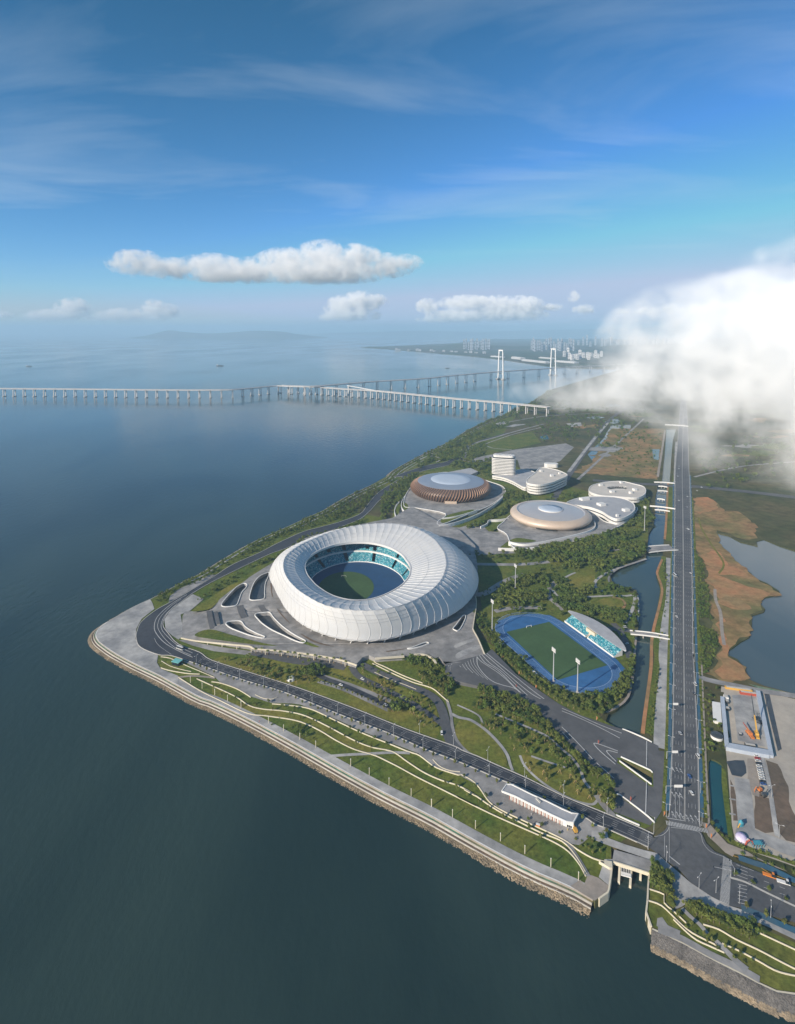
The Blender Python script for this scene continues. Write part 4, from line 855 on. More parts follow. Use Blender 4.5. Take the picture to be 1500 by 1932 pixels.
pe = Vector((bc.x-8, bc.y-86, ZP)); s = MB(); s.box((pe.x, pe.y, ZP), (26,9,5.5), R(-5)); s.build('entrance', M['orange'] if False else M['gold'], ba)
# low golden arena
base_slab('arena_terrace', 'pale paved terrace with curved ramp edges under the golden domed arena', 'terrace', P('A', [(x,y,ZP) for x,y in [(30,560),(-60,500),(0,440),(60,380),(200,290),(500,262),(800,300),(900,370),(1000,440),(1130,440),(1290,300),(1290,350),(1150,470),(900,570),(600,650),(300,690),(100,690)]]), ZP, M['paving'], M['white'])
gc = Vector((309, 1130, ZP))
ga = thing('domed_arena', 'low golden arena with smooth overhanging rim and flat dome roof', 'arena', gc)
lathe('wall', gc, [(71,ZP),(74,10.8),(78,13.8),(80,17),(79.8,19.5),(77.5,22.5),(73,25),(67,26.5)], M['gold'], ga)
lathe('rim_ring', gc, [(67,26.5),(65.5,26.6),(64.5,25.2)], M['gold_roof'], ga)
lathe('roof', gc, [(64.5,25.2),(50,27.6),(36,28.8),(24,29.2)], M['gold_roof'], ga)
gd = lathe('roof_disc', gc, [(24,29.2),(23.6,30.2),(12,30.7),(.4,30.9)], M['lens'], ga)
for a0, a1, zt in ((R(-125),R(-95),15), (R(-70),R(-45),13.5), (R(-160),R(-140),13)):
    s = MB(); n = 10
    for i in range(n+1):
        a = a0+(a1-a0)*i/n
        s.v += [(gc.x+74.5*math.cos(a), gc.y+74.5*math.sin(a), ZP), (gc.x+(75.5+(zt-ZP)*.6)*math.cos(a), gc.y+(75.5+(zt-ZP)*.6)*math.sin(a), zt-2)]
    for i in range(n): s.f.append((2*i, 2*i+2, 2*i+3, 2*i+1))
    s.build('entrance', M['glass_dark'], ga)
lathe('disc_ring', gc, [(24.6,29.2),(24.6,30.4),(23.4,30.4)], M['rib_white'], gd)

# ---------------------------------------------------------------- hotel tower, podium and the two lobed buildings
def rounded(cx, cy, w, d, rz, r, n=6):
    pts = []
    for sx, sy, a0 in ((1,1,0),(-1,1,90),(-1,-1,180),(1,-1,270)):
        for i in range(n+1):
            a = R(a0+90*i/n); x = sx*(w/2-r)+r*math.cos(a); y = sy*(d/2-r)+r*math.sin(a)
            pts.append(Vector((cx+x*math.cos(rz)-y*math.sin(rz), cy+x*math.sin(rz)+y*math.cos(rz), 0)))
    return pts
hb = G(880+490/6.818, 840+415/6.818, 8); hc = Vector((hb.x, hb.y+12, 6)); hrz = R(-14)
ht = thing('hotel_tower', 'banded white hotel tower with rounded corners and rooftop plant', 'hotel', hc)
s = MB(); s.prism(rounded(hc.x, hc.y, 58, 26, hrz, 10), 60, LAND); s.build('glass_core', M['glass_dark'], ht)
for i in range(11):
    z = 16 + i*3.9; s = MB(); s.prism(rounded(hc.x, hc.y, 61, 29, hrz, 11), z+2.3, z); s.build('floor_band', M['band_white'], ht)
s = MB(); s.prism(rounded(hc.x, hc.y, 54, 23, hrz, 9), 65, 60); ht_roof = s.build('roof_storey', M['band_white'], ht)
for i in range(7): s = MB(); s.box((hc.x+(-20+i*6.5)*math.cos(hrz), hc.y+(-20+i*6.5)*math.sin(hrz)+(-3 if i%2 else 3), 65), (3.6,4.2,2.2), hrz); s.build('rooftop_unit', M['roof_grey'], ht_roof)
def banded(name, label, cat, roofpts, k, zroof, floors, roof_m, band_m, flare=0.0, hole=None):
    pts = smooth(P(k, [(x,y,zroof) for x,y in roofpts]), 4, True); c = sum(pts, Vector())/len(pts)
    t = thing(name, label, cat, (c.x, c.y, LAND)); sc = lambda f: [Vector((c.x+(p.x-c.x)*f, c.y+(p.y-c.y)*f, 0)) for p in pts]
    hl = [] if hole is None else [smooth(P(k, [(x,y,zroof) for x,y in hole]), 4, True)]
    s = MB(); s.prism(sc(.93), zroof-.6, LAND, holes=hl); s.build('glass_core', M['glass_dark'], t)
    h = (zroof-LAND-1)/floors
    for i in range(floors):
        z = LAND+1+i*h; f = 1-flare*(floors-1-i); s = MB(); s.prism(sc(f), z+h, z+h*.38, holes=hl if i == floors-1 else ()); s.build('floor_band', band_m, t)
    s = MB(); s.prism(sc(.965), zroof+.25, holes=hl); s.build('roof', roof_m, t)
    s = MB(); s.strip([Vector((p.x,p.y,zroof+1.2)) for p in sc(.985)+[sc(.985)[0]]], 1.4, thick=1.2); s.build('parapet', band_m, t)
    return t, c
t1, c1 = banded('conference_hall', 'broad grey white hall with stacked curved storeys beside the hotel tower', 'hall', [(950,290),(1080,300),(1200,330),(1290,372),(1292,400),(1200,442),(1100,482),(950,512),(850,507),(790,492),(768,462),(800,420),(880,360)], 'z', 31, 4, M['roof_cream'], M['band_white'], .012)
t2, c2 = banded('linking_wing', 'low curved white wing joining the hotel to the hall', 'building', [(330,392),(470,420),(600,470),(740,545),(800,520),(830,420),(880,350),(760,320),(650,320),(560,380)], 'z', 15, 2, M['roof_grey'], M['band_white'])
t3, c3 = banded('lobed_pavilion', 'cream lobed building with a round courtyard near the avenue', 'building', [(835,105),(880,75),(1000,50),(1150,42),(1280,70),(1370,95),(1392,140),(1370,180),(1300,205),(1180,200),(1060,190),(930,180),(840,145)], 'A', 19, 2, M['roof_cream'], M['band_white'], 0, [(1010,102),(1080,88),(1170,88),(1212,102),(1190,120),(1100,126),(1040,120)])
t4, c4 = banded('swooping_pavilion', 'grey roofed building with swooping white edge beside the golden arena', 'building', [(615,262),(640,235),(740,205),(900,190),(1080,195),(1200,220),(1270,260),(1285,310),(1260,350),(1200,390),(1110,412),(1040,390),(960,340),(850,300),(740,280)], 'A', 20, 2, M['roof_grey'], M['band_white'])
for t, k, z, items in ((t3,'A',19.2,[(950,85,9,6),(1060,150,10,7),(1280,130,8,8),(1150,60,7,5),(1240,160,6,6)]), (t4,'A',20.2,[(790,222,20,12),(955,275,14,14),(1195,330,13,10),(1110,385,5,4)]), (t1,'z',31.2,[(1100,400,8,5),(1200,370,6,4),(960,340,6,5)])):
    for x, y, a, b in items: q = P(k, [(x,y,z)])[0]; s = MB(); s.box((q.x,q.y,z), (a,b,4.5), R(20)); s.build('rooftop_unit', M['band_white'], t)
s = MB(); q = P('z', [(1090,265,8)])[0]; s.prism(rounded(q.x, q.y, 38, 20, R(-10), 9), 15, LAND); tag(s.build('oval_pavilion', M['band_white']), 'small oval white pavilion beyond the banded hall', 'pavilion', kind='thing')
s = MB(); q = P('w', [(1050,50,8)])[0]; s.prism(P('w', [(870,60,12),(1110,15,12),(1190,50,12),(1110,85,12),(900,75,12)]), 12, LAND); tag(s.build('low_annex', M['roof_grey']), 'low flat grey annex behind the bronze arena', 'annex', kind='thing')
# curved parapets of the ring ramps
for lab, k, pts, z in (('white curved parapet on the inner edge of the ramp around the golden arena', 'A', [(50,632),(150,655),(250,655),(450,620),(700,565),(850,520),(895,480),(885,430)], 12), ('white curved parapet near the lawns in front of the golden arena', 'u', [(545,235),(700,240),(900,240),(1100,220),(1500,155)], 9.5), ('white curved parapet on the ramp around the bronze arena', 'w', [(795,600),(950,570),(1150,500),(1330,400),(1440,310)], 11), ('white curved wall on the lawn before the bronze arena', 'w', [(830,525),(950,510),(1100,470),(1180,440)], 11), ('first white curved wall on the bronze arena side lawn', 'w', [(360,510),(345,450),(365,390),(420,320)], 8), ('second white curved wall on the bronze arena side lawn', 'w', [(450,460),(415,410),(420,350),(450,300)], 9), ('white folded wall beside the small lawn near the golden arena', 'w', [(1215,610),(1280,580),(1300,545),(1400,540),(1500,525)], 9)):
    pts = resample(smooth(P(k, [(x,y,z) for x,y in pts]), 4), 5); s = MB(); s.strip([p+Vector((0,0,1)) for p in pts], 1.3, thick=z-LAND+1); tag(s.build('ramp_parapet', M['white']), lab, 'parapet', kind='thing')
for k, pts in (('w', [(820,575),(860,500),(1100,440),(1150,450),(1000,520)]), ('w', [(370,490),(360,420),(400,380),(390,460)]), ('w', [(430,430),(430,360),(480,390),(470,440)]), ('A', [(60,625),(130,595),(230,605),(320,625),(200,640)]), ('w', [(1320,650),(1320,600),(1380,570),(1390,620)])):
    s = MB(); s.prism(smooth(P(k, [(x,y,ZP) for x,y in pts]), 3, True), ZP+.12+bias()); struct(s.build('terrace_lawn', M['grass']))

# ---------------------------------------------------------------- running track and small grandstand
blue = P('d', [(352,390),(380,345),(460,310),(600,293),(742,305),(850,362),(1210,615),(1278,690),(1240,735),(1165,830),(1080,855),(1000,862),(870,835),(745,775),(560,620),(420,500),(365,450)])
rt = thing('running_track', 'blue running track around the green training pitch', 'running track', sum(blue, Vector())/len(blue))
s = MB(); s.prism(blue, LAND+.5); s.build('track_surface', M['track'], rt)
g4 = P('_', [(955,1193),(1036,1174),(1146,1256),(1052,1284)])
s = MB(); s.prism(g4, LAND+.62); s.build('pitch', M['turf'], rt)
pc = sum(g4, Vector())/4; pu = ((g4[3]-g4[0])+(g4[2]-g4[1])).normalized(); pv = Vector((pu.y,-pu.x,0))
def oval(rx, st_, n=18):
    r = []
    for i in range(n+1): a = -math.pi/2+math.pi*i/n; r.append(pc+pu*(st_/2+rx*math.cos(a))+pv*(rx*math.sin(a)))
    for i in range(n+1): a = math.pi/2+math.pi*i/n; r.append(pc+pu*(-st_/2+rx*math.cos(a))+pv*(rx*math.sin(a)))
    return r+[r[0]]
for i in range(9):
    s = MB(); s.strip([Vector((p.x,p.y,LAND+.70)) for p in oval(37.5+i*1.22, 86)], .55 if i in (0,8) else .16); s.build('lane_line', M['lane'], rt)
for dx in (-43, 43, 20):
    s = MB(); a = pc+pu*dx-pv*37.5; b = pc+pu*dx-pv*47.3; s.strip([Vector((a.x,a.y,LAND+.74)), Vector((b.x,b.y,LAND+.74))], .3); s.build('finish_line', M['lane'], rt)
for i, dx in enumerate((-51, 51)):
    gq = pc+pu*dx; s = MB()
    for e in (-3.66,3.66): s.tube([(gq.x+pv.x*e,gq.y+pv.y*e,LAND+.6),(gq.x+pv.x*e,gq.y+pv.y*e,LAND+3.1)], .22, k=4)
    s.tube([(gq.x-pv.x*3.66,gq.y-pv.y*3.66,LAND+3.1),(gq.x+pv.x*3.66,gq.y+pv.y*3.66,LAND+3.1)], .22, k=4)
    if i == 0: tag(s.build('goal_frame', M['white']), 'white goal frame at the far end of the training pitch', 'goal', kind='thing')
for lab, pt in (('white team shelter nearer the stadium beside the running track', (398,503)), ('white team shelter nearer the canal beside the running track', (637,724))):
    q = P('d', [pt])[0]; rz = math.atan2(pu.y, pu.x); t = thing('team_shelter', lab, 'shelter', q, 'team shelters beside the running track')
    s = MB(); s.box((q.x,q.y,LAND+2.3), (9,2.4,.25), rz); s.build('roof', M['white'], t); s = MB(); s.box((q.x-pv.x*1.1*-1,q.y-pv.y*1.1*-1,LAND), (9,.2,2.3), rz); s.build('back_panel', M['steel_blue'], t)
    s = MB(); s.box((q.x,q.y,LAND+.3), (8.4,.6,.4), rz); s.build('bench', M['glass_dark'], t)
# grandstand: straight front wall, stepped seats, crescent roof
fa, fb = P('d', [(845,352)])[0], P('d', [(1192,606)])[0]; fdir = (fb-fa).normalized(); fn = Vector((-fdir.y, fdir.x, 0)); fn = fn if fn.x > 0 else -fn; FL = (fb-fa).length
gs = thing('grandstand', 'small grandstand with crescent grey roof above pale blue seats', 'grandstand', fa)
def gp(u, w, z): q = fa+fdir*u+fn*w; return (q.x, q.y, z)
for u0, u1 in ((0, FL*.455), (FL*.49, FL)):
    s = MB(); c = fa+fdir*((u0+u1)/2); s.box((c.x,c.y,LAND), (u1-u0, .8, 2.2), math.atan2(fdir.y,fdir.x)); s.build('front_wall', M['white'], gs)
    s = MB()
    for r_ in range(11):
        w0 = .6+r_*1.15; z = LAND+2.0+r_*.62
        s.quad(gp(u0,w0,z), gp(u1,w0,z), gp(u1,w0+1.15,z), gp(u0,w0+1.15,z)); s.quad(gp(u0,w0,z-.62), gp(u1,w0,z-.62), gp(u1,w0,z), gp(u0,w0,z))
    s.build('seat_rows', M['seats'], gs)
    s = MB(); s.quad(gp(u0,.6,LAND),gp(u0,13.2,LAND),gp(u0,13.2,LAND+8.2),gp(u0,.6,LAND+2)); s.quad(gp(u1,.6,LAND),gp(u1,13.2,LAND),gp(u1,13.2,LAND+8.2),gp(u1,.6,LAND+2)); s.build('end_wall', M['white'], gs)
s = MB(); c = fa+fdir*FL*.47+fn*8; s.box((c.x,c.y,LAND), (16,4,8.6), math.atan2(fdir.y,fdir.x)); s.build('press_box', M['cream'], gs)
s = MB(); c = fa+fdir*FL*.5+fn*14; s.box((c.x,c.y,LAND), (FL*.96,1.0,9.5), math.atan2(fdir.y,fdir.x)); s.build('rear_wall', M['white'], gs)
s = MB(); n = 28
for i in range(n+1):
    f = i/n; u = -6+f*(FL+14); arch = math.sin(math.pi*f); wf = 9.5-5.5*arch*1.0; wb = 11+13.5*arch**.7; z = LAND+10.5+2.2*arch
    s.v += [gp(u, wf+(0 if 0<i<n else 1.4), z), gp(u, wb, z+.6), gp(u, wb, z+.0), gp(u, wf, z-.6)]
for i in range(n):
    for k in range(4): a, b = i*4+k, i*4+(k+1) % 4; s.f.append((a, a+4, b+4, b))
gs_roof = s.build('roof', M['roof_grey'], gs)
for i in range(9):
    s = MB(); u = FL*(i+.5)/9; a = math.sin(math.pi*(u+6)/(FL+14)); s.tube([gp(u,14,LAND+8), gp(u,10,LAND+10.2+2*a)], .3, k=5); s.build('roof_strut', M['white'], gs_roof)

# ---------------------------------------------------------------- long white pavilion on the near shore
rf = P('H', [(x,y,11.2) for x,y in [(320,85),(380,0),(450,5),(700,130),(900,220),(1100,320),(1220,372),(1300,378),(1237,490),(1150,478),(950,385),(700,258),(500,155)]])
pv_ = thing('long_pavilion', 'long white seaside pavilion with grey roof and slatted front', 'pavilion', (rf[9].x, rf[9].y, LAND))
s = MB(); s.prism(rf, 11.2, 10.3); s.build('roof', M['roof_grey'], pv_)
cR = rf[0]; 
s = MB(); s.strip([Vector((p.x,p.y,11.75)) for p in rf+[rf[0]]], .8, thick=1.5); s.build('fascia', M['white'], pv_)
inner = P('H', [(x,y,LAND) for x,y in [(420,195),(520,250),(700,335),(880,420),(1130,545),(1240,585)]]); back = [p+Vector((3.5,8.0,0)) for p in inner]
s = MB(); s.prism(inner+list(reversed(back)), 10.3, LAND); s.build('wall', M['band_white'], pv_)
fl = resample(inner, 1.5)
for i, p in enumerate(fl[:-6]):
    s = MB(); s.box((p.x-.2, p.y-.5, LAND), (.45,.45,5.3)); s.build('slat', M['white'] if i % 2 else M['red_slat'], pv_)
p = inner[-1]
for k in range(3): s = MB(); q = inner[-2].lerp(inner[-1], .3+.2*k); s.box((q.x,q.y-.3,LAND+1), (.9,.3,1.6), R(-25)); s.build('window', M['glass_dark'], pv_)
s = MB(); q = P('H', [(790,210,11.3)])[0]; s.box((q.x,q.y,11.25), (1.4,5,.9), R(30)); s.build('roof_vent', M['kerb'], pv_)

# ---------------------------------------------------------------- sluice gate
sl_ = thing('sluice_gate', 'concrete sluice gate with water piers under the shore road', 'sluice', P('F', [(450,560)])[0])
top = P('F', [(190,480,6.2),(215,320,6.2),(480,395,6.2),(745,470,6.2),(738,640,6.2),(715,655,6.2),(220,492,6.2)])
s = MB(); s.prism(top, 6.2, 4.4); s.build('deck', M['paving'], sl_)
s = MB(); s.strip(P('F', [(205,483,7),(450,560,7),(715,648,7)]), .9, thick=2.4); s.build('front_beam', M['cream'], sl_)
for x0, y0, x1, y1 in ((298,540,280,815),(462,590,440,870),(592,640,585,765)):
    a = P('F', [(x0,y0,0)])[0]; b = P('F', [(x1,y1,0)])[0]; s = MB(); s.strip([Vector((a.x,a.y+6,5.2)), Vector((a.x,a.y,5.2)), Vector((b.x,b.y,2.2))], 1.5, thick=7); s.build('pier', M['cream'], sl_)
for yy in (575, 660, 690):
    a, b = P('F', [(310,yy,3)])[0], P('F', [(455,yy+40,3)])[0]; s = MB(); s.strip([Vector((a.x,a.y,4.2)), Vector((b.x,b.y,4.2))], 1.2, thick=.6); s.build('gate_beam', M['white'], sl_)
for i in range(6):
    f = i/5; a = P('F', [(320+120*f,560+30*f,4)])[0]; b = P('F', [(320+120*f,640+30*f,4)])[0]; s = MB(); s.tube([(a.x,a.y,4.8),(b.x,b.y,4.0)], .2, k=4); s.build('gate_rail', M['white'], sl_)
a, b = P('F', [(700,640,0)])[0], P('F', [(690,1040,0)])[0]
for lab, pts in (('pale quay wall on the bank side of the sluice channel', [(712,650),(695,860),(688,1040),(668,1215),(740,1420)]), ('pale quay wall on the promenade side of the sluice channel', [(190,500),(170,700),(140,900),(125,940),(0,1030)])):
    s = MB(); s.strip([p+Vector((0,0,.9)) for p in P('F', pts)], 1.1, thick=6.5); tag(s.build('quay_wall', M['cream']), lab, 'quay wall', kind='thing')
s = MB(); s.prism(P('F', [(0,470,8),(75,500,8),(80,455,8),(185,470,8),(190,560,8),(150,560,8)]), 7.2, LAND); tag(s.build('stair_block', M['cream']), 'pale block of steps beside the sluice gate', 'steps', kind='thing')

# ---------------------------------------------------------------- canal bridges
def foot_bridge(label, a, b, w, z=5.6, h=1.2):
    d = (b-a).normalized(); n = Vector((-d.y,d.x,0)); t = thing('canal_bridge', label, 'bridge', a, 'bridges over the canal')
    L = (b-a).length; pts = [a+d*(L*i/10) for i in range(11)]
    for i, p in enumerate(pts): p.z = z + .9*math.sin(math.pi*i/10)
    s = MB(); s.strip(pts, w, thick=.9); s.build('deck', M['paving'], t)
    for sg_ in (-1,1): s = MB(); s.strip([p+n*sg_*(w/2)+Vector((0,0,h)) for p in pts], .45, thick=h+.3); s.build('parapet', M['white'], t)
    for f in (.33,.66): q = a.lerp(b, f); s = MB(); s.box((q.x,q.y,0), (1.2,w*.8,z-.5), math.atan2(d.y,d.x)); s.build('pier', M['concrete'], t)
for lab, k, a, b, w in (('white canal bridge beside the small grandstand', 'j', (440,1072), (690,1105), 9), ('wide curved canal bridge between the round lake and the narrow canal', 'j', (535,540), (720,525), 24), ('narrow white footbridge next to the tall floodlight by the canal', 'C', (310,1602), (560,1630), 3.5), ('second white footbridge, just beyond the narrow one near the canal floodlight', 'C', (230,1540), (650,1590), 4.5), ('short white canal weir between two footbridges', 'C', (350,1422), (480,1440), 3), ('short white footbridge near the cream lobed building', 'C', (360,1290), (525,1300), 3), ('white footbridge just before the far cross road', 'C', (370,1212), (520,1228), 4), ('long white bridge carrying the far cross road over the canal', 'C', (300,1145), (640,1165), 6), ('farthest pale bridge across the end of the canal', 'C', (480,190), (870,215), 16)):
    q = P(k, [a, b]); foot_bridge(lab, q[0], q[1], w)

# ---------------------------------------------------------------- floodlight masts
def mast(label, base, h, rz=0, wide=True):
    t = thing('floodlight_mast', label, 'floodlight', base, 'floodlight masts'); x, y, z = base
    s = MB(); s.tube([(x,y,z),(x,y,z+h)], .75, .42, k=8); s.build('pole', M['pole'], t); s = MB(); s.box((x,y,z), (2.4,2.4,1.2)); s.build('footing', M['concrete'], t)
    f = MB(); c, s_ = math.cos(rz), math.sin(rz)
    for zz in (-.6, 1.6, 3.6): f.tube([(x-3.2*c,y-3.2*s_,z+h+zz),(x+3.2*c,y+3.2*s_,z+h+zz)], .22, k=4)
    for e in (-3,0,3): f.tube([(x+e*c,y+e*s_,z+h-.6),(x+e*c,y+e*s_,z+h+3.6)], .18, k=4)
    lf = f.build('lamp_frame', M['pole'], t)
    for r_ in range(2):
        for e in (-2.3,-.8,.8,2.3): q = MB(); q.box((x+e*c+.3*s_,y+e*s_-.3*c,z+h-.2+r_*2.1), (1.2,.6,1.3), rz); q.build('lamp', M['white'], lf)
rzt = math.atan2(pu.y, pu.x)
for lab, k, pt, h in (('tall floodlight mast on the near side of the training pitch, nearer the stadium', 'd', (765,770), 34), ('tall floodlight mast on the near side of the training pitch, nearer the canal', 'd', (935,850), 33), ('slim floodlight mast between the stadium deck and the running track', 'd', (332,412), 37), ('slim floodlight mast standing on the shaded lawn right of the stadium', 'u', (765,750), 33), ('slim floodlight mast by the canal near the golden arena', 'A', (1375,522), 44)):
    mast(lab, P(k, [pt])[0], h, rzt)
# ---------------------------------------------------------------- sea bridges
M['bridge'] = mat('bridge', (.50,.48,.46), .7, .12, .05)
def viaduct(name, label, pts, w, spans, dh=3.0, group=None, col='bridge'):
    pts = resample(smooth(pts, 6), 30); t = thing(name, label, 'bridge', (pts[0].x, pts[0].y, 0))
    s = MB(); s.strip(pts, w, thick=dh); s.build('deck', M[col], t)
    for sg_ in (-1,1):
        s = MB(); q = offset(pts, sg_*w/2); s.strip([p+Vector((0,0,1.4)) for p in q], .8, thick=1.4); s.build('parapet', M[col], t)
    cum = 0; nxt = 0; k = 0
    for a, b in zip(pts, pts[1:]):
        L = (b-a).length
        while nxt <= cum+L:
            p = a.lerp(b, (nxt-cum)/L); d = (b-a); d.z = 0; d.normalize(); n = Vector((-d.y,d.x,0)); m = MB()
            for e in (-w*.27, w*.27): m.box((p.x+n.x*e, p.y+n.y*e, -2), (4.2,3.2,p.z-dh+1.5), math.atan2(d.y,d.x))
            m.box((p.x,p.y,p.z-dh-2.2), (4.4,w*.8,2.3), math.atan2(d.y,d.x)); pi_ = m.build('pier', M[col], t); m = MB(); m.box((p.x,p.y,-2), (9,w*.85,5), math.atan2(d.y,d.x)); m.build('pile_cap', M['concrete'], pi_); k += 1; nxt += spans(p)
        cum += L
    return t, pts
vA, ptsA = viaduct('sea_viaduct', 'long low sea viaduct on many piers crossing from the left edge to the shore', [G(x,y,46) for x,y in [(-330,729),(-80,732),(20,733),(150,734),(300,735.5),(420,735.5),(470,732.5),(500,729.5),(528,728),(580,729),(654,734),(700,736.5),(760,742),(800,746),(860,752),(920,757),(984,763),(1015,766),(1035,768)]], 32, lambda p: 62 if p.x < -650 else (44 if p.x < 620 else 60))
vB, ptsB = viaduct('suspension_crossing', 'grey sea bridge with two tall white portal towers running toward the far city', [G(x,y,z) for x,y,z in [(528,727,48),(560,728.5,52),(600,728,55),(700,720,57),(800,714,59),(848,709,60),(916,703,61),(944,701,62),(1036,695,62),(1080,692,60),(1140,689,58),(1200,686.5,58)]], 34, lambda p: 190 if p.y > 4250 else 105, 4)
for bx, by, H in ((945.5,716,232), (1040,708,229)):
    b = G(bx, by, 0); k = min(range(len(ptsB)-1), key=lambda i: (ptsB[i].xy-b.xy).length); d = (ptsB[k+1]-ptsB[k]); d.z = 0; d.normalize(); n = Vector((-d.y,d.x,0)); c = ptsB[k]; m = MB()
    for e in (-1,1):
        lo = c+n*e*27; hi = c+n*e*19; m.tube([(lo.x,lo.y,-2),(hi.x,hi.y,H)], 6.2, 4.6, k=4)
    a1, a2 = c+n*19, c-n*19; rz = math.atan2(n.y,n.x); m.box((c.x,c.y,H-9), (46,8,10), rz); m.box((c.x,c.y,42), (56,7,7), rz)
    tw = m.build('tower', M['white'], vB); m = MB()
    for e in (-1,1): q = c+n*e*27; m.box((q.x,q.y,-2), (26,26,9), rz)
    m.build('tower_base', M['concrete'], tw)
m = MB(); m.strip(smooth([G(x,y,z) for x,y,z in [(656,727,56),(668,729,54),(690,733,50),(712,737,47),(740,740,46)]], 4), 10, thick=3); m.build('slip_ramp', M['white'], vA)
q = G(657,727,56); m = MB(); m.box((q.x,q.y,0), (6,6,53)); m.build('ramp_pier', M['white'], vA)
# vehicles on the bridges are too small to show; ships
def ship(label, px, py, L, hull):
    p = G(px, py, 0); t = thing('cargo_ship', label, 'ship', p); m = MB(); h = L*.10; w = L*.15
    prof_ = [(-.5,.8),(-.46,1),(.36,1),(.46,.7),(.5,.05)]
    for x, f in prof_: m.v += [(p.x+x*L,p.y-w/2*f,-1),(p.x+x*L,p.y-w/2*f,h),(p.x+x*L,p.y+w/2*f,h),(p.x+x*L,p.y+w/2*f,-1)]
    for i in range(4):
        for k in range(3): a = i*4+k; m.f.append((a,a+4,a+5,a+1))
    m.f += [(0,1,2,3),(16,19,18,17)]; m.build('hull', hull, t)
    m = MB(); m.box((p.x-.38*L,p.y,h), (.12*L,w*.8,h*1.3)); m.build('wheelhouse', M['white'], t)
    for i in range(3): m = MB(); m.box((p.x+(-.2+i*.2)*L,p.y,h), (.15*L,w*.7,h*.35)); m.build('hatch', M['court'], t)
M['hull_dark'] = mat('hull_dark', (.05,.06,.08), .6, .1, .1)
ship('dark cargo ship out on the open water beyond the viaduct', 415, 690.5, 78, M['hull_dark']); ship('tiny distant ship near the left edge of the sea', 55, 691.5, 60, M['hull_dark']); ship('small ship between the viaduct and the far city', 844, 695, 46, M['hull_dark'])

# ---------------------------------------------------------------- far shore: land, hills, city
M['far_land'] = mat('far_land', (.06,.085,.04), .95, .4, .004, (.12,.11,.08), .0008, spec=.1)
fs = [G(x,y,4) for x,y in [(680,655.5),(736,659),(800,664.5),(840,668),(880,671),(928,676),(960,680),(1000,686),(1036,691),(1080,694)]]
m = MB(); m.prism(fs+[Vector((2200,5600,4)), Vector((9000,6800,4)), Vector((26000,12000,4)), Vector((26000,26000,4)), Vector((4000,24000,4)), Vector((1500,16000,4))], 4, -2); struct(m.build('far_shore', M['far_land']))
def ridge(name, pts, depth, seed, mtl=None):
    """hill range: pts = (x px, ridge row px, distance m)"""
    L = []
    for x, y, d in pts: L.append(Vector(((x-750)/FPX*d, d, max(6, CAM_H-(y-HOR)*d/FPX))))
    L = resample(smooth(L, 6), max(60, (L[-1]-L[0]).length/160)); m = MB(); n = 12
    for i, p in enumerate(L):
        for j in range(n+1):
            f = j/n*2-1; h = p.z*max(0, (1-abs(f)**1.4)); v = Vector((p.x*.004, f*2.2+seed, 0)) ; h *= .78+.44*mnoise.noise(Vector((p.x*.0016+seed, f*3+seed, seed))) if abs(f) > .04 else 1
            q = Vector((p.x, p.y+f*depth)); m.v.append((q.x*(1+f*depth/p.y*.0), q.y, h if abs(f) < .98 else -2))
    for i in range(len(L)-1):
        for j in range(n): a = i*(n+1)+j; m.f.append((a, a+n+1, a+n+2, a+1))
    return struct(m.build(name, M['far_land'], smooth=True))
ridge('island_hills', [(258,637,27500),(285,631,27500),(318,623.5,27500),(345,626,27500),(390,629,27500),(430,627.5,27500),(480,624,27500),(530,625.5,27500),(560,630,27500),(615,636.5,27500)], 1500, 3)
ridge('far_hills', [(560,634,45000),(640,628,45000),(720,626,45000),(800,624,45000),(900,626,45000),(1000,623,45000),(1150,620,45000),(1400,615,45000),(1700,612,45000)], 2500, 9)
ridge('city_hills', [(690,656,12600),(760,655.5,12600),(820,653,12300),(870,648.5,12000),(920,651,12000),(960,653,12000),(1010,653,12000),(1060,652,12000),(1120,654,12000),(1200,650,12000),(1400,648,12000)], 700, 5)
M['city_a'] = mat('city_a', (.50,.50,.50), .6, .1, .01); M['city_b'] = mat('city_b', (.36,.38,.42), .5, .1, .01); M['city_c'] = mat('city_c', (.66,.64,.62), .6, .08, .01)
rnd = random.Random(21)
def block(label, px, d, w, dep, h, mt, group, name='city_block', steps=0):
    x = (px-750)/FPX*d; t = thing(name, label, 'building', (x, d, 4), group); m = MB(); m.box((x,d,4), (w,dep,h), rnd.uniform(-.3,.3)); m.build('body', mt, t)
    m = MB(); m.box((x,d,4+h), (w*.5,dep*.5,h*.05+2)); m.build('roof_house', M['city_b'], t)
    for k in range(3): m = MB(); m.box((x,d-dep/2,4+h*(k+.5)/3.3), (w*1.02,dep*.1,h*.06)); m.build('window_band', M['glass_dark'], t)
for i in range(13): block('slim pale tower in the left cluster of the distant city', 876+i*4.0+rnd.uniform(-1,1), 11200+rnd.uniform(-400,400), 26, 24, rnd.uniform(140,215), M['city_b'], 'left cluster of distant towers', 'city_tower')
for i in range(20): block('slim grey tower in the right cluster of the distant city', 1002+i*4.2+rnd.uniform(-1,1), 10600+rnd.uniform(-600,600), 26, 24, rnd.uniform(120,230), M['city_b'], 'right cluster of distant towers', 'city_tower')
for i in range(26): block('hazy tower far behind the other city clusters', 1090+i*9+rnd.uniform(-4,4), 13500+rnd.uniform(-900,900), 40, 36, rnd.uniform(110,260), M['city_b'], 'hazy towers far behind the city', 'city_tower')
for i in range(16): block('pale mid-rise block on the far shore behind the bridge towers', 1066+i*4.6+rnd.uniform(-2,2), 7600+rnd.uniform(-500,700), 34, 30, rnd.uniform(50,125), M['city_c'], 'mid-rise blocks on the far shore', 'city_block')
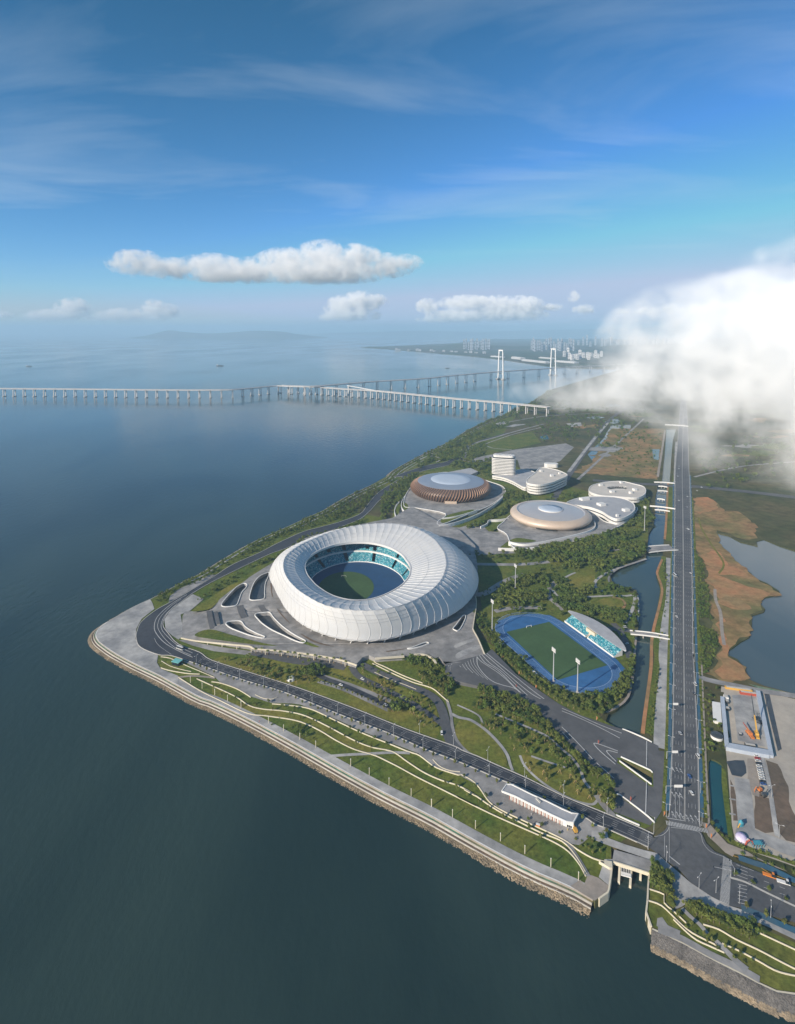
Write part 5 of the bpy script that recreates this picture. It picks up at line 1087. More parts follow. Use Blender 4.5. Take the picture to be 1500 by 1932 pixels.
for i in range(14): block('small low building scattered along the far shore', 745+i*13+rnd.uniform(-5,5), 10800-i*120, 50, 40, rnd.uniform(14,40), M['city_a'], 'low buildings along the far shore', 'shore_building')
for lab, x0, y0, x1, y1, h in (('long white shed on the far shore left of the first bridge tower', 930,673.5,950,675,14), ('white terminal hall right of the first bridge tower', 970,677,988,679,26), ('long white shed between the two bridge towers', 990,681,1036,686,18), ('pale shed behind the second bridge tower', 1022,676,1046,678,14), ('white low shed right of the second bridge tower', 1052,683,1090,686,16)):
    a, b = G(x0,y0,4), G(x1,y1,4); c = (a+b)/2; t = thing('shore_shed', lab, 'shed', (c.x,c.y,4)); m = MB(); m.box((c.x,c.y+40,4), ((b-a).length,70,h), math.atan2(b.y-a.y,b.x-a.x)); m.build('walls', M['city_a'], t); m = MB(); m.box((c.x,c.y+40,4+h), ((b-a).length*.96,50,3), math.atan2(b.y-a.y,b.x-a.x)); m.build('roof', M['city_c'], t)

# ---------------------------------------------------------------- clouds: closed lumpy bodies of white vapour
def vol_mat(name, dens, col=(1,1,1), aniso=.2):
    m = bpy.data.materials.new(name); m.use_nodes = True; t = m.node_tree; t.nodes.clear(); o = t.nodes.new('ShaderNodeOutputMaterial'); v = t.nodes.new('ShaderNodeVolumePrincipled')
    v.inputs['Color'].default_value = (*col,1); v.inputs['Density'].default_value = dens; v.inputs['Anisotropy'].default_value = aniso; t.links.new(v.outputs[0], o.inputs['Volume']); return m
def at(px, py, d):
    return Vector(((px-750)/FPX*d, d, CAM_H-(py-HOR)*d/FPX))
def vapour(name, ells, nscale, dens, gain=2.2, lo=.02, hi=.5, base=None, aniso=-.25, detail=6, rough=.6, step=60, dims=(1,1,1)):
    """density: soft ellipsoids broken up by noise"""
    m = bpy.data.materials.new(name); m.use_nodes = True; t = m.node_tree; t.nodes.clear(); nd = t.nodes.new; lk = t.links.new
    o = nd('ShaderNodeOutputMaterial'); v = nd('ShaderNodeVolumePrincipled'); v.inputs['Anisotropy'].default_value = aniso; v.inputs['Color'].default_value = (1,1,1,1); lk(v.outputs[0], o.inputs['Volume'])
    g = nd('ShaderNodeNewGeometry'); n = nd('ShaderNodeTexNoise'); n.inputs['Scale'].default_value = nscale; n.inputs['Detail'].default_value = detail; n.inputs['Roughness'].default_value = rough; n.inputs['Distortion'].default_value = .3; lk(g.outputs['Position'], n.inputs[0])
    def mth(op, a, b=None):
        q = nd('ShaderNodeMath'); q.operation = op
        for i, x in enumerate((a,b)):
            if x is None: continue
            if isinstance(x, (int,float)): q.inputs[i].default_value = x
            else: lk(x, q.inputs[i])
        return q.outputs[0]
    best = None
    for (c, r, rz, *wt) in ells:
        mp = nd('ShaderNodeMapping'); mp.vector_type = 'TEXTURE'; mp.inputs['Location'].default_value = c; mp.inputs['Rotation'].default_value = (0,0,rz); mp.inputs['Scale'].default_value = r; lk(g.outputs['Position'], mp.inputs[0])
        ln = nd('ShaderNodeVectorMath'); ln.operation = 'LENGTH'; lk(mp.outputs[0], ln.inputs[0]); f = mth('SUBTRACT', 1.0, ln.outputs['Value'])
        if wt: f = mth('MULTIPLY', f, wt[0])
        best = f if best is None else mth('MAXIMUM', best, f)
    x = mth('ADD', best, mth('MULTIPLY', mth('SUBTRACT', n.outputs[0], .52), gain))
    edge = nd('ShaderNodeMapRange'); edge.inputs[2].default_value = .10; lk(best, edge.inputs[0])
    dn = nd('ShaderNodeMapRange'); dn.inputs[1].default_value = lo; dn.inputs[2].default_value = hi; dn.inputs[4].default_value = dens; lk(x, dn.inputs[0]); d = mth('MULTIPLY', dn.outputs[0], edge.outputs[0])
    if base is not None:
        sz = nd('ShaderNodeSeparateXYZ'); lk(g.outputs['Position'], sz.inputs[0]); bs = nd('ShaderNodeMapRange'); bs.inputs[1].default_value = base[0]; bs.inputs[2].default_value = base[1]; lk(sz.outputs[2], bs.inputs[0]); d = mth('MULTIPLY', d, bs.outputs[0])
    lk(d, v.inputs['Density']); m.cycles.volume_step_rate = step/(.1*sum(dims)/3); return m
def hull(name, ells, vox, m):
    bm = bmesh.new()
    for (c, r, rz, *wt) in ells: bmesh.ops.create_icosphere(bm, subdivisions=4, radius=1.02, matrix=Matrix.Translation(c) @ Matrix.Rotation(rz, 4, 'Z') @ Matrix.Diagonal((*r, 1)))
    me = bpy.data.meshes.new(name); bm.to_mesh(me); bm.free(); o = bpy.data.objects.new(name, me); COL.objects.link(o)
    md = o.modifiers.new('r', 'REMESH'); md.mode = 'VOXEL'; md.voxel_size = vox; e = o.evaluated_get(bpy.context.evaluated_depsgraph_get()); m2 = bpy.data.meshes.new_from_object(e); o.modifiers.clear(); o.data = m2; m2.materials.clear(); m2.materials.append(m); return o
def cloud(label, puffs, d, dens=.006, flat=None, rough=.7, gain=5.2, soft=1.0):
    """puffs: (x px, y px, half width px, half height px) seen at distance d"""
    k = d/FPX; ells = []; lo = Vector((1e9,)*3); hi = Vector((-1e9,)*3); hmean = 0
    for x, y, rx, ry in puffs:
        c = at(x, y, d); r = Vector((rx*k*1.3, (rx+ry)*.7*k*1.3, ry*k*1.4)); ells.append((tuple(c), tuple(r), 0)); hmean += ry*k
        for i in range(3): lo[i] = min(lo[i], c[i]-r[i]); hi[i] = max(hi[i], c[i]+r[i])
    hmean /= len(puffs); dm = hi-lo
    m = vapour('cloud', ells, 0.9/hmean, dens*.75, gain, .05, soft, None if flat is None else (at(0,flat+2,d).z, at(0,flat-6,d).z), rough=rough, step=hmean*.13, dims=tuple(dm))
    return tag(hull('cloud', ells, hmean*.14, m), label, 'cloud', kind='thing')
cloud('long white cumulus bank with shaded base above the open sea', [(262,498,44,20),(330,508,50,16),(405,505,55,19),(480,510,50,18),(545,500,55,24),(612,492,50,28),(670,497,50,26),(725,503,50,18),(600,518,110,18),(450,518,100,14),(765,497,30,12)], 21000, .0045, 534)
cloud('small bright cumulus low over the sea on the left', [(100,597,42,11),(140,584,26,18),(185,602,24,7),(235,597,44,12),(292,587,22,18),(318,588,20,12)], 34000, .004, 608)
cloud('round topped cumulus above the far end of the sea bridge', [(650,580,32,18),(680,572,30,18),(708,570,22,12),(660,596,50,12),(630,600,24,10)], 34000, .005, 606)
cloud('broken cumulus row above the far city', [(805,578,20,12),(880,572,46,12),(940,578,40,16),(985,578,34,16),(870,598,60,12),(960,594,60,12),(830,604,40,7),(1035,580,24,6)], 34000, .005, 609)
cloud('tiny puff of cloud above the second bridge tower', [(1080,560,10,9)], 34000, .006)
cloud('small bright puff right of the tiny cloud', [(1100,585,18,9)], 34000, .006, 593)
cloud('low bright cumulus strip on the horizon behind the fog', [(1170,588,14,6),(1215,587,16,7),(1262,584,18,9),(1312,582,16,10),(1345,578,14,11),(1378,579,16,9)], 38000, .004, 598)
cloud('little white puff at the left edge low over the sea', [(8,595,16,7)], 34000, .005, 601)

# ---------------------------------------------------------------- fog bank drifting over the land on the right
FOGB = [((1560,1900,330), (560,640,430), R(8)), ((1750,2700,330), (760,900,380), R(10), .9), ((1330,3000,130), (520,560,190), R(25), .62), ((930,2800,70), (400,440,125), R(-15), .75), ((1500,1350,120), (420,380,200), R(0), .7), ((1180,1500,90), (470,600,160), R(0), .55), ((1150,2250,120), (400,480,160), R(0), .6)]
M['fog'] = vapour('fog', FOGB, .0040, .0068, 4.6, .05, 1.35, None, -.35, 7, .64, 60, (2100,3100,800))
o = hull('fog_bank', FOGB, 26, M['fog']); tag(o, 'bright white fog bank rolling over the land on the right', 'fog', kind='stuff')
# ---------------------------------------------------------------- the air itself
M['haze'] = vol_mat('haze', 6.6e-5, (.52,.78,1.0), 0.0)
m = MB(); m.box((0,70000,-4), (300000,150000,760)); o = m.build('haze', M['haze']); tag(o, 'thin bluish haze over sea and land', 'haze', kind='stuff')
# ---------------------------------------------------------------- trees
def leaf_mat(name, c1, c2):
    m = mat(name, c1, .75, .45, .5, c2, .03, spec=.25, vary_obj=.28); b = m.node_tree.nodes['Principled BSDF']
    return m
M['leaf'] = leaf_mat('leaf', (.088,.132,.024), (.135,.150,.030)); M['leaf_dark'] = leaf_mat('leaf_dark', (.052,.088,.018), (.084,.110,.022)); M['leaf_pale'] = leaf_mat('leaf_pale', (.14,.14,.035), (.095,.12,.025))
def crown_geo(seed, n, rx, rz, zc, size, blobs=6):
    rnd = random.Random(seed); V = []; F = []
    bl = [(Vector((0,0,zc)), 1.0)]+[(Vector((rnd.uniform(-.6,.6)*rx, rnd.uniform(-.6,.6)*rx, zc+rnd.uniform(-.45,.5)*rz)), rnd.uniform(.45,.7)) for _ in range(blobs)]
    for i in range(n):
        c, k = bl[rnd.randrange(len(bl))]; d = Vector((rnd.gauss(0,1), rnd.gauss(0,1), rnd.gauss(0,1))).normalized(); f = rnd.uniform(.55,1.0)
        p = c+Vector((d.x*rx*k*f, d.y*rx*k*f, d.z*rz*k*f)); nn = (d+Vector((rnd.uniform(-.7,.7), rnd.uniform(-.7,.7), rnd.uniform(-.2,.9)))).normalized(); u = nn.orthogonal().normalized(); u.rotate(Matrix.Rotation(rnd.random()*6.28, 3, nn)); w = nn.cross(u); s = size*rnd.uniform(.6,1.3); k0 = len(V)
        V += [tuple(p+u*s), tuple(p+w*s*.7+nn*s*.15), tuple(p-u*s), tuple(p-w*s*.7+nn*s*.15)]; F.append((k0,k0+1,k0+2,k0+3))
    return V, F
def trunk_geo(h, r, seed, limbs=3, top=.9):
    rnd = random.Random(seed); b = MB(); b.tube([(0,0,0),(rnd.uniform(-.1,.1),rnd.uniform(-.1,.1),h*.5),(rnd.uniform(-.2,.2),rnd.uniform(-.2,.2),h*top)], r, r*.45, k=5, cap=False)
    for i in range(limbs): a = 6.28*i/limbs+rnd.random(); b.tube([(0,0,h*.5),(math.cos(a)*h*.22,math.sin(a)*h*.22,h*.8)], r*.5, r*.2, k=4, cap=False)
    return b
def braces(h):
    b = MB()
    for i in range(3): a = 2.1*i+.4; b.tube([(math.cos(a)*1.5,math.sin(a)*1.5,0),(0,0,h)], .13, .10, k=4, cap=False)
    return b
def palm_geo(seed, h):
    rnd = random.Random(seed); V = []; F = []
    for i in range(13):
        a = 6.28*i/13+rnd.uniform(-.2,.2); L = rnd.uniform(2.2,3.0); el = rnd.uniform(.2,1.1); px = [(0,0,h)]
        for t, dz in ((.5, math.sin(el)*L*.45), (1.0, math.sin(el)*L*.45-L*.45)): px.append((math.cos(a)*L*t, math.sin(a)*L*t, h+dz))
        n = Vector((-math.sin(a), math.cos(a), 0)); k = len(V)
        for (x, y, z), w in zip(px, (.15,.55,.12)): V += [(x+n.x*w,y+n.y*w,z),(x-n.x*w,y-n.y*w,z)]
        F += [(k,k+1,k+3,k+2),(k+2,k+3,k+5,k+4)]
    return V, F
PROTO = {}
for kind, specs in dict(round=[(1,6.5,2.7,2.4,4.6),(2,7.2,3.0,2.7,5.0),(3,5.8,2.4,2.2,4.1),(4,8.0,3.3,2.9,5.5)], staked=[(5,6.0,1.6,1.6,4.6),(6,6.6,1.9,1.7,5.2),(7,5.4,1.5,1.9,4.4)], slim=[(8,5.0,1.2,1.8,3.4),(9,5.6,1.4,2.1,3.9)], shrub=[(10,2.0,1.5,1.1,1.2),(11,2.4,1.8,1.2,1.3)], palm=[(12,7.0,0,0,0),(13,8.0,0,0,0)]).items():
    for sd, h, rx, rz, zc in specs:
        if kind == 'palm': V, F = palm_geo(sd, h); lo = (V, F); tb = trunk_geo(h, .28, sd, 0, 1.0)
        else:
            n = dict(round=210, staked=90, slim=80, shrub=70)[kind]; V, F = crown_geo(sd, n, rx, rz, zc, .62 if kind != 'shrub' else .45); lo = crown_geo(sd, n//3, rx, rz, zc, 1.05 if kind != 'shrub' else .8); tb = trunk_geo(h*.85, .26 if kind == 'round' else .16, sd, 3 if kind != 'shrub' else 0)
        lm = dict(round='leaf', staked='leaf_pale', slim='leaf_pale', shrub='leaf', palm='leaf')[kind]
        if kind == 'round' and sd % 2: lm = 'leaf_dark'
        cm = bpy.data.meshes.new('crown'); cm.from_pydata(V, [], F); cm.materials.append(M[lm]); parts = [('crown', cm), ('trunk', tb.mesh('trunk', M['bark']))]
        if kind in ('staked', 'palm'): parts.append(('brace', braces(2.8 if kind == 'staked' else 3.2).mesh('brace', M['wood'])))
        PROTO.setdefault(kind, []).append((parts, lo, tb))
TREES = []   # (location, kind, scale, zone phrase)
rt_ = random.Random(5)
def inside(p, poly):
    c = False; j = len(poly)-1
    for i in range(len(poly)):
        a, b = poly[i], poly[j]
        if (a.y > p.y) != (b.y > p.y) and p.x < (b.x-a.x)*(p.y-a.y)/(b.y-a.y)+a.x: c = not c
        j = i
    return c
def zone(k, pts, n, kinds, phrase, sc=(.8,1.25), gap=2.2, z=LAND):
    poly = P(k, pts) if isinstance(k, str) else pts; xs = [p.x for p in poly]; ys_ = [p.y for p in poly]; got = []; tries = 0
    while len(got) < n and tries < n*30:
        tries += 1; p = Vector((rt_.uniform(min(xs),max(xs)), rt_.uniform(min(ys_),max(ys_)), z))
        if not inside(p, poly) or any(abs(p.x-q.x) < gap and abs(p.y-q.y) < gap for q in got): continue
        if mnoise.noise(Vector((p.x*.02,p.y*.02,3))) < -.38: continue
        got.append(p); TREES.append((p, rt_.choice(kinds), rt_.uniform(*sc), phrase))
def row(pts, step, kind, phrase, jit=1.0, sc=(.85,1.15), off=0.0, z=0):
    for p in resample(offset(pts, off) if off else pts, step):
        TREES.append((p+Vector((rt_.uniform(-jit,jit), rt_.uniform(-jit,jit), z)), kind, rt_.uniform(*sc), phrase))
zone('_', [(840,1275),(864,1292),(920,1302),(973,1320),(1008,1340),(1050,1390),(1100,1440),(1158,1484),(1152,1515),(1112,1480),(1102,1465),(1078,1424),(1046,1394),(1008,1372),(972,1357),(935,1343),(900,1340),(861,1322),(840,1300)], 260, ['round','round','staked','slim'], 'in the grove between the loop road and the apron road', (.7,1.1))
zone('f', [(330,160),(480,240),(560,330),(600,330),(690,345),(860,400),(950,460),(900,370),(760,260),(560,160),(420,110)], 55, ['round','staked','staked'], 'in the strip between the oval lawn and the grove path', (.7,1.0))
for d_ in (-4, 0, 4): row(smooth(P('d', [(225,300),(250,360),(300,440),(380,545),(470,625),(600,742),(720,822),(850,885),(1000,960),(1120,1005)]), 4), 5.5, 'round', 'in the dense row between the apron road and the running track', 1.6, (.6,.9), d_)
row(smooth(P('d', [(330,560),(470,660),(640,800),(800,910),(950,985)]), 4), 6, 'staked', 'at the foot of the dense row along the apron road', 1, (.7,.9), 1)
zone('d', [(1150,990),(1250,900),(1320,800),(1345,650),(1300,540),(1240,590),(1290,690),(1250,760),(1160,850),(1000,880),(880,870),(1000,950)], 90, ['round','round','slim'], 'around the canal end of the running track', (.7,1.1))
zone('v', [(0,80),(500,10),(1160,40),(1130,170),(1000,235),(780,310),(600,400),(580,320),(500,275),(380,330),(200,240),(0,215)], 430, ['round'], 'in the dark park wood between the golden arena and the lake', (.9,1.4))
zone('v', [(150,470),(260,420),(300,520),(400,570),(600,470),(600,540),(690,575),(480,600),(200,595)], 70, ['round','round','slim'], 'around the sunny meadow in the park', (.8,1.2))
zone('v', [(120,640),(450,630),(560,720),(700,755),(880,770),(960,850),(880,930),(600,860),(420,770),(250,760)], 190, ['round','round','slim'], 'behind the small grandstand', (.8,1.25))
zone('v', [(700,370),(800,330),(740,440),(800,500),(990,530),(1060,640),(1060,940),(1000,960),(1020,760),(1040,640),(980,590),(720,555)], 60, ['round','shrub'], 'on the lake shore in the park', (.6,1.0))
zone('u', [(480,880),(600,720),(880,600),(1150,560),(1200,700),(1170,900),(950,970),(700,990),(500,1000)], 150, ['round'], 'in the shaded wood right of the stadium', (.8,1.2))
row(P('u', [(180,355),(500,365),(900,350),(1250,330)]), 11, 'round', 'in the shaded row behind the practice lawn', 2, (.8,1.2))
zone('u', [(780,270),(1100,240),(1500,180),(1500,330),(1300,380),(850,400),(800,340)], 90, ['round'], 'below the curved ramp of the golden arena', (.8,1.2))
zone('A', [(350,695),(900,595),(1200,485),(1290,380),(1400,300),(1470,430),(1300,590),(1100,660),(700,720)], 330, ['round'], 'on the slope between the golden arena and the canal', (.8,1.3))
zone('A', [(400,200),(740,160),(740,200),(620,250),(420,250)], 40, ['round'], 'between the banded hall and the golden arena', (.8,1.2))
zone('A', [(1290,210),(1400,150),(1450,230),(1420,280),(1300,270)], 30, ['round'], 'beside the lobed building near the canal', (.8,1.2))
ni = int(len(north)*.34)
def strip_zone(a, b, d0, d1, n, kinds, phrase, sc):
    for _ in range(n):
        i = rt_.randrange(a, b-1); p = north[i].lerp(north[i+1], rt_.random()); t = north[i+1]-north[i]; t.normalize(); d = rt_.uniform(d0,d1)
        TREES.append((p-Vector((t.y,-t.x,0))*d*sn, rt_.choice(kinds), rt_.uniform(*sc), phrase))
strip_zone(9, ni, 3, 22, 620, ['shrub','round','shrub','slim'], 'on the green strip along the far seaward shore', (.5,.9))
strip_zone(ni, int(len(north)*.62), 4, 40, 330, ['round','shrub'], 'on the wooded far shore beyond the stadium', (.7,1.3))
strip_zone(int(len(north)*.62), len(north)-4, 4, 60, 330, ['round'], 'on the distant wooded shore', (1,1.6))
zone('t', [(150,560),(420,330),(650,200),(900,60),(1080,20),(1120,40),(850,180),(600,310),(300,480)], 60, ['shrub','slim','round'], 'on the verge between the west road and the stadium deck', (.5,.8))
zone('k', [(150,700),(420,590),(700,460),(900,390),(1040,330),(1020,380),(800,430),(560,470),(440,570),(300,660)], 170, ['round','shrub'], 'beside the west road behind the stadium', (.6,1.0))
zone('w', [(210,340),(300,210),(450,110),(600,60),(560,140),(470,270),(400,370),(300,420),(270,560),(215,560)], 220, ['round'], 'on the dark slope left of the bronze arena', (.9,1.3))
zone('z', [(480,590),(760,640),(800,760),(640,810),(480,790)], 140, ['round'], 'between the bronze arena and the banded hall', (.9,1.3))
zone('z', [(150,220),(330,190),(330,400),(250,440),(180,400)], 60, ['round','shrub'], 'behind the bronze arena near the hotel', (.8,1.2))
zone('w', [(1050,640),(1300,480),(1480,400),(1490,470),(1330,530),(1200,620)], 130, ['round'], 'between the two smaller arenas', (.7,1.1))
zone('c', [(60,200),(230,195),(400,250),(560,230),(590,300),(560,340),(480,345),(350,320),(200,270)], 75, ['staked','staked','round','palm'], 'on the lawn in front of the stadium deck', (.7,1.0))
zone('c', [(830,240),(1000,325),(1200,405),(1265,480),(1250,600),(1150,560),(1000,480),(900,400)], 50, ['staked','palm','staked','slim'], 'on the lawn inside the loop road', (.8,1.1))
zone('c', [(1000,450),(1060,440),(1110,480),(1060,510),(1010,500)], 10, ['round'], 'in the clump at the end of the car park', (.9,1.1), 3)
zone('c', [(560,235),(640,250),(640,290),(600,290),(570,300),(530,280)], 14, ['round'], 'in the clump at the car park entrance', (.8,1.1), 3)
zone('s', [(400,310),(560,330),(900,350),(1040,540),(900,490),(560,420)], 55, ['round'], 'in the sunken garden by the stadium ramp', (.7,1.0))
zone('s', [(640,520),(900,540),(1050,620),(1110,880),(950,800),(750,690)], 45, ['staked','slim','round'], 'between the ramp road and the apron', (.7,1.0))
row(P('c', [(250,155),(420,178),(600,200),(760,228)]), 8, 'palm', 'in front of the deck wall', 1.5, (.7,.9))
row(smooth(P('c', [(640,268),(800,318),(930,365),(1060,422)]), 4), 5, 'shrub', 'in the hedge line of the car park', .6, (.8,1.1))
row(smooth(P('c', [(610,330),(760,378),(900,440),(1000,492)]), 4), 7, 'slim', 'in the outer row of the car park', .6, (.7,.9))
row(cut_l[4:], 10, 'slim', 'in the street row on the pavement beside the west road', .8, (.7,1.0), -4.5)
row(smooth(P('c', [(0,360),(160,440),(400,500),(650,590),(900,705)]), 4), 17, 'slim', 'on the middle terrace lawn', 3, (.6,.9))
row(smooth(P('c', [(240,440),(450,470),(700,560),(1000,690)]), 4), 15, 'round', 'on the upper terrace lawn', 3, (.45,.65))
row(smooth(P('f', [(20,420),(120,520),(240,570),(400,680),(500,740),(600,790),(720,850)]), 4), 11, 'slim', 'on the terrace below the long pavilion', 2, (.7,1.0))
row(smooth(P('f', [(250,480),(330,560),(430,640),(560,705),(700,770),(830,830)]), 4), 12, 'round', 'in the planting strip in front of the long pavilion', 1, (.4,.6))
zone('c', [(330,560),(480,580),(560,610),(600,690),(660,720),(560,670),(450,610)], 14, ['round','shrub'], 'on the lowest terrace lawn', (.5,.8), 4)
zone('f', [(620,420),(760,420),(960,500),(1050,600),(1000,630),(880,580),(720,500)], 9, ['staked'], 'on the garden lawn near the water slot', (1.2,1.5), 6)
zone('f', [(1060,480),(1170,540),(1170,690),(1100,650),(1020,520)], 20, ['round','staked','staked'], 'at the narrow end of the grove by the water slot', (.8,1.2), 3)
zone('f', [(920,860),(1100,830),(1100,970),(1000,950)], 14, ['slim','shrub','round'], 'beside the sluice steps', (.6,.9), 3)
zone('h', [(490,560),(540,580),(620,660),(640,760),(640,880),(600,800),(560,770),(490,740)], 45, ['round','round','shrub'], 'on the bank right of the sluice channel', (.6,1.0))
zone('h', [(700,870),(760,840),(950,935),(1100,965),(1500,1140),(1700,1220),(1700,1330),(1500,1240),(1250,1130),(1000,1020),(850,960)], 85, ['round','round','slim'], 'along the bank below the lower right pavement', (.6,.95))
zone('h', [(600,900),(760,1000),(900,1090),(1100,1200),(1300,1290),(1200,1290),(950,1170),(750,1050)], 22, ['shrub','slim'], 'on the lower terraces of the right bank', (.6,.9), 3)
row(P('h', [(1160,890),(1330,965),(1560,1060)]), 9, 'slim', 'beside the blue lane at the lower right', .6, (.9,1.1))
row(P('h', [(1080,655),(1280,745),(1560,880)]), 10, 'round', 'on the median of the lower right road', .5, (.45,.6))
row(P('h', [(1140,500),(1300,560),(1560,660)]), 6, 'shrub', 'beyond the blue lane at the lower right', 1.2, (.8,1.3))
row(P('o', [(330,1020),(560,1270),(830,1380),(1200,1480),(1600,1620)]), 5, 'shrub', 'on the green edge between the pond and the junction', 1.4, (.8,1.4))
row(P('g', [(755,1330),(745,1000),(730,600),(705,0)]), 7, 'shrub', 'in the hedge on the yard side of the avenue', 1.2, (.6,1.0))
row(P('g', [(408,1290),(425,900),(440,500),(450,0)]), 6, 'shrub', 'in the hedge on the canal side of the avenue', .5, (.5,.7))
row(P('j', [(862,900),(850,500),(836,200)]), 10, 'shrub', 'in the far hedge on the wetland side of the avenue', 1.2, (.6,1.0))
zone('g', [(265,640),(290,480),(320,300),(350,100),(380,100),(350,300),(330,480),(310,660)], 40, ['shrub','shrub','slim'], 'on the canal bank beside the avenue', (.5,.8))
zone('j', [(600,1130),(640,960),(670,800),(640,640),(660,590),(690,800),(660,1000),(640,1130)], 60, ['shrub','slim'], 'on the lake bank beside the avenue', (.5,.9))
zone('j', [(860,560),(905,600),(945,800),(950,950),(1000,1080),(1005,1150),(960,1270),(930,1340),(895,1330),(875,900)], 420, ['shrub'], 'in the reed belt beside the avenue', (.7,1.3), 1.5)
zone('y', [(60,250),(300,260),(330,440),(190,430),(220,760),(360,790),(380,1100),(410,1230),(110,1260),(90,700)], 45, ['shrub','round'], 'in the scrub beside the white shed', (.4,.8))
zone('B', [(0,460),(100,400),(300,290),(560,160),(800,60),(860,100),(600,230),(450,300),(420,400),(250,440),(50,500)], 330, ['round'], 'in the distant shore woods', (1,1.6))
zone('B', [(450,300),(640,260),(640,360),(500,420),(600,430),(690,400),(690,560),(560,520),(300,480)], 260, ['round'], 'in the woods behind the bronze arena', (.9,1.4))
zone('b', [(540,205),(560,160),(700,90),(850,20),(880,20),(720,110),(640,165),(620,215),(545,250)], 70, ['shrub','round','slim'], 'on the green corner beside the tip plaza', (.5,.8))
zone('k', [(1060,120),(1200,40),(1330,0),(1240,40),(1120,140),(1030,240),(850,330),(650,370),(800,290),(960,210)], 160, ['round','shrub'], 'between the shore path and the west road', (.6,1.1))
zone('_', [(960,790),(1000,765),(1100,760),(1220,770),(1225,830),(1130,850),(1090,830),(1000,815)], 260, ['round'], 'in the far flats under the fog', (1.2,2.2))
zone('_', [(1310,860),(1420,820),(1500,830),(1500,900),(1330,930)], 200, ['shrub','round'], 'in the misty flats beyond the wetland', (1.0,2.0))
zone('k', [(0,630),(200,520),(430,418),(600,340),(800,240),(1050,110),(1130,80),(1060,200),(1000,275),(850,335),(700,375),(550,415),(350,505),(200,585),(0,675)], 620, ['shrub','round','shrub','slim'], 'on the planted strip between the seaward shore and the west road', (.5,.95), 1.6)
zone('B', [(1050,160),(1300,120),(1480,110),(1450,240),(1350,260),(1130,260)], 130, ['round','shrub'], 'beside the far plaza', (.9,1.5))
zone('i', [(1020,140),(1250,150),(1230,380),(1000,360)], 150, ['shrub'], 'in the far wetland', (1,2.2))
keep_out = [offset(blue, 0), P('u', [(250,420),(960,470),(960,510),(480,760),(260,800)]), P('v', [(270,400),(380,350),(520,330),(590,380),(580,470),(480,560),(380,560),(300,520)]), P('v', [(600,700),(660,640),(800,625),(890,660),(890,720),(840,760),(700,740)]), P('v', [(240,790),(420,800),(700,900),(900,1200),(860,1260),(250,890)])]
keep_out.append([Vector(gp(u, w, 0)) for u, w in ((-8,-3),(FL+10,-3),(FL+10,28),(-8,28))])
TREES = [q for q in TREES if not inside(q[0], keep_out[-1])]
ok_ = 0
xs = [p.x for p in PARK]; ys_ = [p.y for p in PARK]
while ok_ < 520:
    p = Vector((rt_.uniform(min(xs),max(xs)), rt_.uniform(min(ys_),max(ys_)), LAND))
    if not inside(p, PARK) or any(inside(p, k) for k in keep_out) or inside(p, canal): continue
    ok_ += 1; TREES.append((p, rt_.choice(['round','round','slim','shrub']), rt_.uniform(.55,1.05), 'scattered through the park right of the stadium'))
TREES.sort(key=lambda q: q[0].y)
wood = {}; cnt = 0
KNAME = dict(round=('leafy_tree','round green tree'), staked=('staked_tree','young tree on tan stakes'), slim=('slim_tree','slim pale young tree'), shrub=('shrub','low green shrub'), palm=('palm_tree','small staked palm'))
lim = {k: 0 for k in KNAME}
near_ids = set()
for idx, (p, kind, sc, ph) in enumerate(TREES):
    cap = 300 if kind != 'shrub' else 120
    if lim[kind] < cap and (kind != 'round' or lim['round'] < 260): near_ids.add(idx); lim[kind] += 1
for idx, (p, kind, sc, ph) in enumerate(TREES):
    parts, lo, tb = PROTO[kind][idx % len(PROTO[kind])]; a = (idx*2.399) % 6.283
    if idx in near_ids:
        t = bpy.data.objects.new(KNAME[kind][0], None); COL.objects.link(t); t.location = p; t.rotation_euler = (0,0,a); t.scale = (sc,)*3
        tag(t, KNAME[kind][1]+' '+ph, 'tree' if kind != 'shrub' else 'shrub', (KNAME[kind][1]+' '+ph).replace('tree ', 'trees ', 1).replace('shrub ', 'shrubs ', 1))
        for nm, me in parts: link_copy(me, nm, t)
    else: wood.setdefault(kind, []).append((p, sc, a, lo, tb, idx))
M['leaf_mass'] = mat('leaf_mass', (.062,.104,.020), .8, .8, .22, (.115,.135,.027), .03, spec=.2)
for kind, lst in wood.items():
    Vs, Fs = [], []; off_ = 0; Vt, Ft = [], []; ot = 0
    for p, sc, a, lo, tb, idx in lst:
        c, s_ = math.cos(a)*sc, math.sin(a)*sc; v = np.array(lo[0]); q = np.column_stack((v[:,0]*c-v[:,1]*s_+p.x, v[:,0]*s_+v[:,1]*c+p.y, v[:,2]*sc+p.z)); Vs.append(q); Fs.append(np.array(lo[1])+off_); off_ += len(v)
        v = np.array(tb.v[:15]); q = np.column_stack((v[:,0]*c-v[:,1]*s_+p.x, v[:,0]*s_+v[:,1]*c+p.y, v[:,2]*sc+p.z)); Vs.append(q); Fs.append(np.array([(i*5+j, i*5+(j+1)%5, (i+1)*5+(j+1)%5, (i+1)*5+j) for i in range(2) for j in range(5)])+off_); off_ += 15
    V = np.concatenate(Vs); F = np.concatenate(Fs); me = bpy.data.meshes.new('woodland'); me.from_pydata(V.tolist(), [], F.tolist()); me.materials.append(M['leaf_mass'])
    o = bpy.data.objects.new(dict(round='woodland', shrub='undergrowth', slim='sapling_scatter', staked='sapling_scatter', palm='palm_scatter')[kind], me); COL.objects.link(o)
    tag(o, {'round':'distant mass of green tree crowns across the park and far shore','shrub':'scattered low green bushes on banks and far shore','slim':'scattered distant young trees','staked':'scattered distant staked saplings','palm':'scattered distant palms'}[kind], 'vegetation', kind='stuff')
